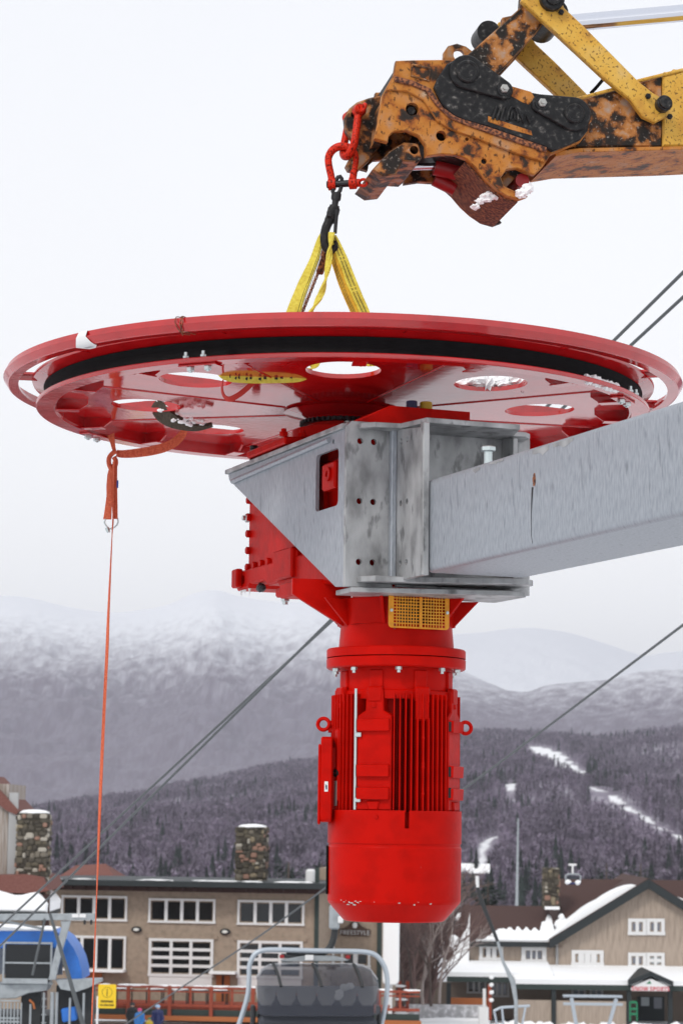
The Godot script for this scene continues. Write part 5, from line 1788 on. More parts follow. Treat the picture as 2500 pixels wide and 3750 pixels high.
# ------------------------------------------------------------------ excavator arm with its quick coupler
func make_excavator() -> void:
	var t := thing("excavator", "battered yellow excavator arm with greasy quick coupler holding the slings", "excavator", Vector3(0.892, 15.495, -15.6), deg_to_rad(10.0))
	make_coupler(t)
	# dipper arm: blackened nose, then yellow box section
	var st := S()
	prism(st, [Vector2(0.602, 0.049), Vector2(0.594, 0.238), Vector2(0.665, 0.353), Vector2(0.936, 0.447), Vector2(1.121, 0.52), Vector2(1.298, 0.579), Vector2(1.296, 0.079), Vector2(0.935, 0.058), Vector2(0.713, 0.037)], -0.70, -0.07, Transform3D(), 0.01)
	put(st, "arm_nose", "digger_paint_grimy", t)
	st = S()
	prism(st, [Vector2(1.297, 0.571), Vector2(1.442, 0.619), Vector2(3.322, 1.226), Vector2(3.302, 0.276), Vector2(1.439, 0.087), Vector2(1.294, 0.078)], -0.72, -0.05, Transform3D(), 0.012)
	var arm := put(st, "dipper_arm", "arm_paint", t)
	st = S()
	prism(st, [Vector2(0.53, -0.008), Vector2(0.704, 0.025), Vector2(1.436, 0.083), Vector2(3.297, 0.271), Vector2(3.297, 0.253), Vector2(1.436, 0.06), Vector2(0.704, -0.004), Vector2(0.538, -0.042)], -0.74, -0.04, Transform3D(), 0.004)
	put(st, "belly_plate", "digger_paint", arm)
	st = S()
	tube(st, [Vector3(0.66, 0.36, -0.05), Vector3(0.93, 0.449, -0.05), Vector3(1.115, 0.523, -0.05), Vector3(1.442, 0.625, -0.05), Vector3(2.149, 0.855, -0.05)], 0.012, 8)
	put(st, "edge_weld", "arm_paint", arm)
	boxp("stud", Vector3(1.332, 0.598, -0.1), Vector3(0.04, 0.03, 0.03), "arm_paint", arm, Basis(), 0.005)
	boxp("stud", Vector3(1.397, 0.622, -0.1), Vector3(0.04, 0.03, 0.03), "arm_paint", arm, Basis(), 0.005)
	# tipping links
	for z in [-0.16, -0.68]:
		st = S()
		prism(st, [Vector2(-0.133, 0.531), Vector2(-0.086, 0.616), Vector2(0.299, 0.993), Vector2(0.307, 1.103), Vector2(0.546, 1.169), Vector2(0.562, 1.041), Vector2(0.411, 0.819), Vector2(0.142, 0.51), Vector2(0.056, 0.401), Vector2(-0.085, 0.408)], z, z + 0.075, Transform3D(), 0.008)
		put(st, "bucket_link", "digger_paint_grimy", t)
	tubep("link_tube", [Vector3(0.212, 0.777, -0.62), Vector3(0.212, 0.777, -0.15)], 0.075, "greasy_steel", t, 20)
	for z in [-0.03, -0.80]:
		st = S()
		prism(st, [Vector2(0.384, 0.915), Vector2(0.281, 1.003), Vector2(0.313, 1.116), Vector2(0.487, 1.161), Vector2(0.582, 0.977), Vector2(0.725, 0.852), Vector2(1.099, 0.5), Vector2(1.203, 0.423), Vector2(1.307, 0.374), Vector2(1.299, 0.263), Vector2(1.218, 0.218), Vector2(1.13, 0.252), Vector2(1.043, 0.365), Vector2(0.86, 0.503), Vector2(0.519, 0.797)], z, z + 0.055, Transform3D(), 0.008)
		put(st, "idler_link", "arm_paint", t)
	# pins and bosses
	for q in [[Vector2(0.487, 1.026), 0.085, 0.055, 0.10], [Vector2(1.267, 0.34), 0.055, 0.040, 0.11]]:
		st = S()
		lathe(st, [Vector2(0, -0.9), Vector2(q[1] * 0.7, -0.9), Vector2(q[1] * 0.7, 0.02), Vector2(q[1], 0.025), Vector2(q[1], q[3] - 0.03), Vector2(q[1] * 0.86, q[3] - 0.02), Vector2(q[2], q[3] - 0.02), Vector2(q[2], q[3]), Vector2(q[2] * 0.5, q[3] + 0.004), Vector2(0, q[3] + 0.004)], 28)
		var pn := put(st, "link_pin", "greasy_steel", t)
		pn.transform = Transform3D(Basis(Vector3.RIGHT, PI / 2), Vector3(q[0].x, q[0].y, 0.0))
	var hx := hexbolt(0.020, 0.022, 0.012, 0.0, 0.01)
	for p in [Vector2(1.163, 0.393), Vector2(1.315, 0.26), Vector2(0.554, 0.94)]:
		var bo := put(hx, "bolt", "greasy_steel", t)
		bo.transform = Transform3D(Basis(Vector3.RIGHT, PI / 2), Vector3(p.x, p.y, 0.026))
	# cylinder rod
	tubep("cylinder_rod", [Vector3(0.559, 0.99, -0.39), Vector3(1.557, 1.152, -0.39), Vector3(3.305, 1.435, -0.39)], 0.060, "chrome", t, 28)
	tubep("rod_eye", [Vector3(0.567, 1.019, -0.55), Vector3(0.567, 1.019, -0.2)], 0.105, "greasy_steel", t, 24)
	tubep("grease_hose", curve([Vector3(0.858, 0.496, -0.3), Vector3(0.899, 0.542, -0.3), Vector3(0.948, 0.602, -0.3), Vector3(0.988, 0.645, -0.3)], 4), 0.012, "rubber", t)
	tubep("far_boss", [Vector3(0.222, 1.006, -0.86), Vector3(0.222, 1.006, -0.66)], 0.085, "greasy_steel", t, 24)


func make_coupler(t: Node3D) -> void:
	var c := Node3D.new()
	c.name = "quick_coupler"
	t.add_child(c)
	var side := [Vector2(-0.574, 0.535), Vector2(-0.466, 0.547), Vector2(-0.234, 0.566), Vector2(-0.109, 0.576), Vector2(0.079, 0.474), Vector2(0.204, 0.4), Vector2(0.346, 0.371), Vector2(0.496, 0.353), Vector2(0.646, 0.336), Vector2(0.725, 0.289), Vector2(0.756, 0.204), Vector2(0.748, 0.125), Vector2(0.698, 0.054), Vector2(0.598, 0.005), Vector2(0.496, -0.043), Vector2(0.433, -0.141), Vector2(0.382, -0.191), Vector2(0.331, -0.179), Vector2(0.261, -0.152), Vector2(0.191, -0.165), Vector2(0.15, -0.221), Vector2(0.172, -0.281), Vector2(0.254, -0.314), Vector2(0.31, -0.317), Vector2(0.335, -0.344), Vector2(0.277, -0.369), Vector2(0.191, -0.349), Vector2(0.113, -0.301), Vector2(0.043, -0.242), Vector2(-0.027, -0.163), Vector2(-0.087, -0.11), Vector2(-0.16, -0.087), Vector2(-0.26, -0.087), Vector2(-0.365, -0.109), Vector2(-0.369, -0.031), Vector2(-0.413, 0.028), Vector2(-0.493, 0.06), Vector2(-0.582, 0.048), Vector2(-0.616, 0.015), Vector2(-0.623, -0.029), Vector2(-0.715, -0.01), Vector2(-0.69, 0.104), Vector2(-0.665, 0.292), Vector2(-0.589, 0.437)]
	var holes := [circle(Vector2(-0.46, 0.209), 0.045, 18), circle(Vector2(-0.261, 0.038), 0.036, 18), circle(Vector2(-0.086, 0.025), 0.013, 12), circle(Vector2(0.032, -0.119), 0.02, 12)]
	var st := S()
	prism(st, side, -0.06, 0.0, Transform3D(), 0.007, holes)
	put(st, "side_plate", "digger_paint", c)
	st = S()
	prism(st, side, -0.78, -0.72, Transform3D(), 0.007)
	put(st, "side_plate", "digger_paint_grimy", c)
	# sunk bolt heads in the plate holes
	for p in [Vector2(-0.46, 0.209), Vector2(0.032, -0.119)]:
		var bo := put(hexbolt(0.032, 0.018, 0.012, 0.03), "bolt", "greasy_steel", c)
		bo.transform = Transform3D(Basis(Vector3.RIGHT, PI / 2), Vector3(p.x, p.y, -0.05))
	# stepped ledges along the plate
	st = S()
	prism(st, [Vector2(-0.637, 0.322), Vector2(-0.586, 0.425), Vector2(-0.462, 0.396), Vector2(-0.356, 0.356), Vector2(-0.262, 0.228), Vector2(-0.169, 0.168), Vector2(0.049, 0.12), Vector2(0.464, 0.002), Vector2(0.441, -0.109), Vector2(0.206, -0.046), Vector2(-0.044, 0.033), Vector2(-0.192, 0.076), Vector2(-0.293, 0.129), Vector2(-0.387, 0.266), Vector2(-0.495, 0.322)], -0.002, 0.022, Transform3D(), 0.007)
	put(st, "ledge", "digger_paint", c)
	st = S()
	prism(st, [Vector2(-0.586, 0.419), Vector2(-0.462, 0.396), Vector2(-0.344, 0.35), Vector2(-0.255, 0.222), Vector2(-0.161, 0.166), Vector2(0.08, 0.106), Vector2(0.46, -0.003), Vector2(0.454, -0.043), Vector2(0.174, 0.031), Vector2(-0.106, 0.113), Vector2(-0.215, 0.153), Vector2(-0.309, 0.237), Vector2(-0.372, 0.324), Vector2(-0.48, 0.363), Vector2(-0.588, 0.378)], 0.02, 0.036, Transform3D(), 0.006)
	put(st, "ledge", "rust", c)
	# blackened reinforcement round the pins
	st = S()
	prism(st, [Vector2(-0.322, 0.358), Vector2(-0.295, 0.426), Vector2(-0.233, 0.524), Vector2(-0.171, 0.563), Vector2(-0.106, 0.574), Vector2(0.079, 0.471), Vector2(0.204, 0.396), Vector2(0.346, 0.366), Vector2(0.496, 0.348), Vector2(0.642, 0.331), Vector2(0.718, 0.282), Vector2(0.75, 0.202), Vector2(0.74, 0.126), Vector2(0.69, 0.06), Vector2(0.592, 0.011), Vector2(0.496, -0.032), Vector2(0.441, -0.004), Vector2(0.206, 0.064), Vector2(0.049, 0.11), Vector2(-0.107, 0.141), Vector2(-0.192, 0.175), Vector2(-0.263, 0.24)], -0.002, 0.040, Transform3D(), 0.008)
	put(st, "pin_plate", "greasy_steel", c)
	# worn yellow flats on the reinforcement
	st = S()
	prism(st, [Vector2(0.204, 0.4), Vector2(0.346, 0.368), Vector2(0.37, 0.329), Vector2(0.33, 0.279), Vector2(0.283, 0.292), Vector2(0.189, 0.34)], 0.039, 0.043, Transform3D(), 0.002)
	put(st, "worn_flat", "digger_paint", c)
	st = S()
	prism(st, [Vector2(0.049, 0.182), Vector2(0.158, 0.15), Vector2(0.346, 0.099), Vector2(0.354, 0.067), Vector2(0.205, 0.098), Vector2(0.049, 0.143)], 0.039, 0.043, Transform3D(), 0.002)
	put(st, "worn_flat", "digger_paint", c)
	# pin retainers: drop shaped plates with pin end and bolt
	for q in [[Vector2(-0.101, 0.47), 0.118, Vector2(0.15, 0.364), 0.066, 0.078, 0.029], [Vector2(0.638, 0.228), 0.118, Vector2(0.412, 0.284), 0.066, 0.068, 0.029]]:
		var p0: Vector2 = q[0]
		var p1: Vector2 = q[2]
		var pts := PackedVector2Array()
		pts.append_array(circle(p0, q[1], 28))
		pts.append_array(circle(p1, q[3], 20))
		var hull := Geometry2D.convex_hull(pts)
		hull.remove_at(hull.size() - 1)
		st = S()
		prism(st, hull, 0.038, 0.066, Transform3D(), 0.007)
		put(st, "pin_retainer", "greasy_steel", c)
		st = S()
		lathe(st, [Vector2(q[4], 0.06), Vector2(q[4], 0.080), Vector2(q[4] - 0.008, 0.088), Vector2(q[4] * 0.72, 0.088), Vector2(q[4] * 0.66, 0.084), Vector2(0, 0.084)], 28)
		var pe := put(st, "pin_end", "greasy_steel", c)
		pe.transform = Transform3D(Basis(Vector3.RIGHT, PI / 2), Vector3(p0.x, p0.y, 0))
		st = S()
		lathe(st, [Vector2(0.045, 0.06), Vector2(0.045, 0.074), Vector2(0.0, 0.074)], 20)
		var wa := put(st, "washer", "dark_steel", c)
		wa.transform = Transform3D(Basis(Vector3.RIGHT, PI / 2), Vector3(p1.x, p1.y, 0))
		var bo := put(hexbolt(0.030, 0.026, 0.014, 0.0, 0.014), "bolt", "nameplate", c)
		bo.transform = Transform3D(Basis(Vector3.RIGHT, PI / 2), Vector3(p1.x, p1.y, 0.074))
	# maker's mark as raised weld metal: three strokes, an arch, a zigzag
	st = S()
	for l in [[Vector3(0.079, 0.159, 0.043), Vector3(0.11, 0.252, 0.043)], [Vector3(0.107, 0.155, 0.043), Vector3(0.138, 0.254, 0.043)], [Vector3(0.135, 0.153, 0.043), Vector3(0.163, 0.249, 0.043)], [Vector3(0.179, 0.159, 0.043), Vector3(0.19, 0.218, 0.043), Vector3(0.21, 0.252, 0.043), Vector3(0.235, 0.254, 0.043), Vector3(0.251, 0.214, 0.043), Vector3(0.257, 0.155, 0.043)], [Vector3(0.204, 0.164, 0.043), Vector3(0.213, 0.211, 0.043), Vector3(0.229, 0.222, 0.043), Vector3(0.235, 0.166, 0.043)], [Vector3(0.272, 0.207, 0.043), Vector3(0.291, 0.146, 0.043), Vector3(0.31, 0.205, 0.043), Vector3(0.332, 0.149, 0.043), Vector3(0.36, 0.197, 0.043)]]:
		tube(st, l, 0.011, 6)
	put(st, "raised_mark", "greasy_steel", c)
	# welded frame near the corner
	st = S()
	for l in [[Vector3(-0.464, 0.515, 0.003), Vector3(-0.343, 0.495, 0.003), Vector3(-0.348, 0.41, 0.003), Vector3(-0.469, 0.437, 0.003), Vector3(-0.464, 0.515, 0.003)]]:
		tube(st, l, 0.008, 6)
	put(st, "weld_frame", "digger_paint_grimy", c)
	# cross members between the two plates
	st = S()
	prism(st, [Vector2(-0.097, -0.127), Vector2(-0.027, -0.185), Vector2(0.051, -0.264), Vector2(0.121, -0.322), Vector2(0.199, -0.364), Vector2(0.277, -0.375), Vector2(0.272, -0.347), Vector2(0.199, -0.327), Vector2(0.132, -0.284), Vector2(0.069, -0.225), Vector2(-0.006, -0.146), Vector2(-0.074, -0.099)], -0.73, -0.05, Transform3D())
	put(st, "bottom_plate", "rust", c)
	st = S()
	prism(st, [Vector2(-0.559, 0.51), Vector2(-0.109, 0.556), Vector2(0.079, 0.459), Vector2(0.362, 0.352), Vector2(0.362, 0.281), Vector2(0.048, 0.339), Vector2(-0.17, 0.387), Vector2(-0.527, 0.426)], -0.73, -0.05, Transform3D())
	put(st, "top_member", "greasy_steel", c)
	st = S()
	prism(st, [Vector2(-0.641, 0.286), Vector2(-0.573, 0.415), Vector2(-0.527, 0.41), Vector2(-0.572, 0.267), Vector2(-0.628, 0.03), Vector2(-0.683, 0.014)], -0.73, -0.05, Transform3D())
	put(st, "end_plate", "digger_paint_grimy", c)
	# jaw lock block
	st = S()
	prism(st, [Vector2(-0.715, -0.204), Vector2(-0.6, -0.072), Vector2(-0.503, -0.004), Vector2(-0.403, -0.006), Vector2(-0.38, -0.109), Vector2(-0.408, -0.135), Vector2(-0.51, -0.135), Vector2(-0.555, -0.231), Vector2(-0.647, -0.246)], -0.72, -0.06, Transform3D(), 0.008, [circle(Vector2(-0.433, -0.053), 0.03, 14)])
	put(st, "locking_jaw", "digger_paint_grimy", c)
	st = S()
	prism(st, [Vector2(-0.34, 0.055), Vector2(-0.322, 0.119), Vector2(0.122, -0.012), Vector2(0.106, -0.108), Vector2(-0.036, -0.069), Vector2(-0.226, -0.033)], -0.60, -0.20, Transform3D())
	put(st, "dark_hollow_fill", "greasy_steel", c)  # near-black block filling the hollow, standing in for the shade inside
	tubep("lock_cylinder", [Vector3(-0.22, -0.061, -0.4), Vector3(0.027, -0.102, -0.4)], 0.062, "dark_red", c, 20)
	tubep("lock_rod", [Vector3(-0.394, -0.077, -0.4), Vector3(-0.204, -0.06, -0.4)], 0.024, "chrome", c, 14)
	tubep("lock_cylinder", [Vector3(-0.197, -0.121, -0.5), Vector3(-0.053, -0.184, -0.5)], 0.05, "dark_red", c, 16)
	tubep("cross_pin", [Vector3(0.318, -0.212, -0.7), Vector3(0.318, -0.212, -0.08)], 0.048, "dark_red", c, 18)
	# lifting eye plate at the tip, in the middle of the coupler
	st = S()
	prism(st, [Vector2(-0.603, 0.405), Vector2(-0.689, 0.38), Vector2(-0.768, 0.346), Vector2(-0.822, 0.298), Vector2(-0.854, 0.229), Vector2(-0.843, 0.143), Vector2(-0.796, 0.075), Vector2(-0.802, -0.021), Vector2(-0.84, -0.102), Vector2(-0.821, -0.135), Vector2(-0.762, -0.14), Vector2(-0.677, -0.057), Vector2(-0.6, 0.055)], -0.44, -0.36, Transform3D(), 0.012, [circle(Vector2(-0.785, 0.258), 0.026, 16)])
	put(st, "lifting_eye", "digger_paint_grimy", c)
	# far ear with a hole
	st = S()
	prism(st, [Vector2(-0.099, 0.786), Vector2(-0.096, 0.849), Vector2(-0.064, 0.899), Vector2(0.001, 0.922), Vector2(0.067, 0.905), Vector2(0.132, 0.86), Vector2(0.149, 0.787), Vector2(0.084, 0.75), Vector2(-0.046, 0.741)], -0.74, -0.70, Transform3D(), 0.006, [circle(Vector2(0.015, 0.839), 0.04, 18)])
	put(st, "ear", "digger_paint_grimy", c)


# ------------------------------------------------------------------ shackles, hook, slings
func shackle(t: Node3D, pin: Vector3, axis: Vector3, down: Vector3, w0: float, w1: float, length: float, r: float) -> void:
	axis = axis.normalized()
	down = (down - axis * down.dot(axis)).normalized()
	var pts := []
	var rad := []
	for i in 6:
		var f := i / 5.0
		pts.append(pin - axis * lerpf(w0, w1, smoothstep(0.1, 1.0, f)) + down * f * (length - w1))
		rad.append(r)
	for i in range(1, 14):
		var a := PI * i / 14.0
		pts.append(pin + down * (length - w1) - axis * w1 * cos(a) + down * w1 * sin(a))
		rad.append(r * (1.0 + 0.12 * sin(a)))
	for i in 6:
		var f := 1.0 - i / 5.0
		pts.append(pin + axis * lerpf(w0, w1, smoothstep(0.1, 1.0, f)) + down * f * (length - w1))
		rad.append(r)
	var st := S()
	tube(st, pts, rad, 14)
	for s in [-1.0, 1.0]:
		var c: Vector3 = pin + axis * w0 * s
		tube(st, [c - axis * r * 1.05, c - axis * r * 0.9, c + axis * r * 0.9, c + axis * r * 1.05], [r * 1.3, r * 1.65, r * 1.65, r * 1.3], 18)
	put(st, "bow", "shackle_paint", t)
	tubep("pin", [pin - axis * (w0 + r * 1.4), pin + axis * (w0 + r * 1.4)], r * 0.95, "dark_steel", t, 14)
	st = S()
	var e := pin + axis * (w0 + r * 1.5)
	tube(st, [e - axis * r * 0.3, e + axis * r * 0.35], r * 1.15, 12)
	var loop := []
	for k in 16:
		var a := TAU * k / 16.0
		loop.append(e + axis * (r * 1.3 + r * 1.05 * cos(a)) + down * r * 0.9 * sin(a))
	tube(st, loop, r * 0.42, 8, false, true)
	put(st, "pin_eye", "shackle_paint", t)


func make_rigging() -> void:
	var a := thing("bow_shackle", "upper red bow shackle pinned through the coupler's lifting eye", "shackle", Vector3(0.053, 15.764, -15.85), 0.0, "red shackles in the lifting tackle")
	shackle(a, Vector3.ZERO, Vector3(0.099, 15.771, -15.76) - Vector3(0.012, 15.76, -15.94), Vector3(-0.05, -0.29, 0.02), 0.075, 0.088, 0.31, 0.026)
	var b := thing("bow_shackle", "lower red bow shackle hanging open side to the camera above the hook", "shackle", Vector3(-0.021, 15.275, -15.85), 0.0, "red shackles in the lifting tackle")
	shackle(b, Vector3.ZERO, Vector3(1.0, 0.03, 0.15), Vector3(0.03, 1.0, 0.02), 0.072, 0.094, 0.262, 0.025)
	# swivel hook
	var h := thing("swivel_hook", "dark greasy swivel hook holding the yellow slings", "hook", Vector3(-0.052, 15.099, -15.85))
	var o := -h.position
	var st := S()
	var loop := []
	for p in [Vector3(-0.037, 15.326, -15.85), Vector3(-0.026, 15.311, -15.85), Vector3(-0.026, 15.267, -15.85), Vector3(-0.036, 15.227, -15.85), Vector3(-0.054, 15.202, -15.85), Vector3(-0.075, 15.201, -15.85), Vector3(-0.086, 15.219, -15.85), Vector3(-0.079, 15.256, -15.85), Vector3(-0.065, 15.296, -15.85), Vector3(-0.051, 15.322, -15.85)]:
		loop.append(p + o)
	tube(st, loop, 0.014, 10, false, true)
	put(st, "swivel_eye", "dark_steel", h)
	st = S()
	tube(st, [Vector3(-0.059, 15.211, -15.85) + o, Vector3(-0.06, 15.202, -15.85) + o, Vector3(-0.064, 15.169, -15.85) + o, Vector3(-0.066, 15.158, -15.85) + o], [0.030, 0.038, 0.038, 0.028], 6)
	put(st, "swivel_nut", "dark_steel", h)
	tubep("shank", [Vector3(-0.066, 15.161, -15.85) + o, Vector3(-0.072, 15.11, -15.85) + o], 0.022, "dark_steel", h, 12)
	var hk := []
	for p in curve([Vector3(-0.072, 15.121, -15.85), Vector3(-0.082, 15.074, -15.85), Vector3(-0.101, 15.027, -15.85), Vector3(-0.124, 14.979, -15.85), Vector3(-0.137, 14.928, -15.85), Vector3(-0.138, 14.878, -15.85), Vector3(-0.125, 14.831, -15.85), Vector3(-0.096, 14.812, -15.85), Vector3(-0.067, 14.828, -15.85), Vector3(-0.057, 14.864, -15.85), Vector3(-0.068, 14.907, -15.85)], 4):
		hk.append(p + o)
	var hr := []
	for i in hk.size():
		var f := float(i) / (hk.size() - 1)
		hr.append([0.034, 0.042, 0.036, 0.031, 0.030, 0.030, 0.031, 0.030, 0.026, 0.018, 0.010][roundi(f * 10)])
	st = S()
	tube(st, hk, hr, 12)
	put(st, "hook_body", "greasy_steel", h)
	tubep("latch", [Vector3(-0.058, 15.085, -15.82) + o, Vector3(-0.062, 15.001, -15.82) + o, Vector3(-0.066, 14.922, -15.82) + o], [0.016, 0.013, 0.012], "dark_steel", h)
	boxp("latch_plate", Vector3(-0.108, 15.05, -15.81) + o, Vector3(0.035, 0.035, 0.02), "dark_steel", h, Basis(), 0.004)

	# slings
	var hook_low := Vector3(-0.109, 14.849, -15.85)
	band_sling("lifting_sling", "left yellow web sling from hook down to the wheel", [Vector3(-0.132, 14.936, -15.85), Vector3(-0.163, 14.892, -15.85), Vector3(-0.2, 14.761, -15.85), Vector3(-0.248, 14.638, -15.85), Vector3(-0.294, 14.522, -15.85), Vector3(-0.346, 14.356, -15.85), Vector3(-0.369, 14.227, -15.85), Vector3(-0.366, 14.026, -15.85)], [0.02, 0.022, 0.030, 0.036, 0.042, 0.049, 0.05, 0.05], Vector3(1, 0.35, 0.1), "yellow_webbing", [0.35, 0.55, 0.72])
	band_sling("lifting_sling", "right wide yellow web sling from hook to the wheel", [Vector3(-0.078, 14.908, -15.84), Vector3(-0.053, 14.847, -15.84), Vector3(-0.005, 14.732, -15.84), Vector3(0.038, 14.617, -15.84), Vector3(0.089, 14.496, -15.84), Vector3(0.147, 14.367, -15.84), Vector3(0.187, 14.231, -15.84), Vector3(0.196, 14.017, -15.84)], [0.020, 0.028, 0.034, 0.036, 0.036, 0.032, 0.035, 0.035], Vector3(1, -0.32, 0.25), "yellow_webbing", [0.12, 0.25, -0.15, -0.28])
	band_sling("lifting_sling", "amber folded web sling beside the right yellow sling", [Vector3(-0.099, 14.866, -15.86), Vector3(-0.088, 14.808, -15.86), Vector3(-0.055, 14.708, -15.86), Vector3(-0.018, 14.607, -15.86), Vector3(0.026, 14.492, -15.86), Vector3(0.084, 14.363, -15.86), Vector3(0.124, 14.235, -15.86), Vector3(0.14, 14.02, -15.86)], [0.016, 0.022, 0.028, 0.030, 0.030, 0.028, 0.03, 0.03], Vector3(1, -0.32, 0.5), "amber_webbing", [-0.35, -0.12, 0.1])
	var s3 := thing("lifting_sling", "thin twisted yellow sling hanging between the two wide ones", "sling", hook_low, 0.0, "yellow lifting slings")
	var pts := []
	for p in curve([Vector3(-0.089, 14.924, -15.8), Vector3(-0.096, 14.837, -15.8), Vector3(-0.104, 14.75, -15.8), Vector3(-0.12, 14.628, -15.8), Vector3(-0.147, 14.52, -15.8), Vector3(-0.188, 14.433, -15.8), Vector3(-0.233, 14.347, -15.8), Vector3(-0.262, 14.218, -15.8), Vector3(-0.267, 14.018, -15.8)], 6):
		pts.append(p - s3.position)
	st = S()
	var sides := []
	var wide := []
	for i in pts.size():
		var an := i * 0.24
		sides.append(Vector3(cos(an), 0.1, sin(an)))
		wide.append(0.021)
	strip(st, pts, wide, sides, 0.007)
	put(st, "webbing", "yellow_webbing", s3)
	st = S()
	tube(st, pts, 0.011, 6)
	put(st, "core", "yellow_webbing", s3)
	# chain behind
	var ch := thing("lifting_chain", "rusty lifting chain hanging behind the left yellow sling", "chain", Vector3(-0.152, 14.815, -15.95))
	tubep("grab_link", [Vector3(-0.135, 14.844, -15.95) - ch.position, Vector3(-0.144, 14.778, -15.95) - ch.position], 0.02, "rust", ch)
	boxp("grab_block", Vector3(-0.154, 14.724, -15.95) - ch.position, Vector3(0.05, 0.11, 0.05), "rust", ch, Basis(Vector3.BACK, -0.3), 0.01)
	var a0 := Vector3(-0.177, 14.683, -15.95) - ch.position
	var a1 := Vector3(-0.294, 14.371, -15.95) - ch.position
	var dir := (a1 - a0).normalized()
	var n := 20
	var link: MeshInstance3D = null
	for i in n + 6:
		var c := a0 + (a1 - a0) * (i + 0.5) / n
		var s := dir.cross(Vector3.BACK).normalized() if i % 2 == 0 else Vector3.BACK
		var xf := Transform3D(Basis(s, dir, s.cross(dir)), c)
		if link == null:
			var lp := []
			for k in 12:
				var an := TAU * k / 12.0
				lp.append(Vector3(cos(an) * 0.0085, sin(an) * 0.0085 + (0.0075 if sin(an) > 0 else -0.0075), 0))
			var ls := S()
			tube(ls, lp, 0.0035, 6, false, true)
			link = put(ls, "link", "rust", ch)
			link.transform = xf
		else:
			again(link, ch, xf)


func band_sling(called: String, label: String, path: Array, half: Array, side: Vector3, m: String, lines: Array) -> void:
	var t := thing(called, label, "sling", path[0], 0.0, "yellow lifting slings")
	var p := []
	for q in curve(path, 5):
		p.append(q - t.position)
	var wide := []
	var sides := []
	for i in p.size():
		var f := float(i) / (p.size() - 1) * (half.size() - 1)
		var k := mini(int(f), half.size() - 2)
		wide.append(lerpf(half[k], half[k + 1], f - k))
		sides.append(side + Vector3(0, 0.0, 0.14 * sin(i * 0.7)))
	var st := S()
	strip(st, p, wide, sides, 0.004)
	put(st, "webbing", m, t)
	for l in lines:
		st = S()
		var lp := []
		var lw := []
		for i in p.size():
			var tt: Vector3 = (p[mini(i + 1, p.size() - 1)] - p[maxi(i - 1, 0)]).normalized()
			var s: Vector3 = sides[i]
			s = (s - tt * s.dot(tt)).normalized()
			var nn := tt.cross(s).normalized()
			if nn.z < 0:
				nn = -nn
			lp.append(p[i] + s * wide[i] * l * 1.6 + nn * 0.0045)
			lw.append(0.0016)
		strip(st, lp, lw, sides, 0.0005)
		put(st, "stitch_line", "black_thread", t)


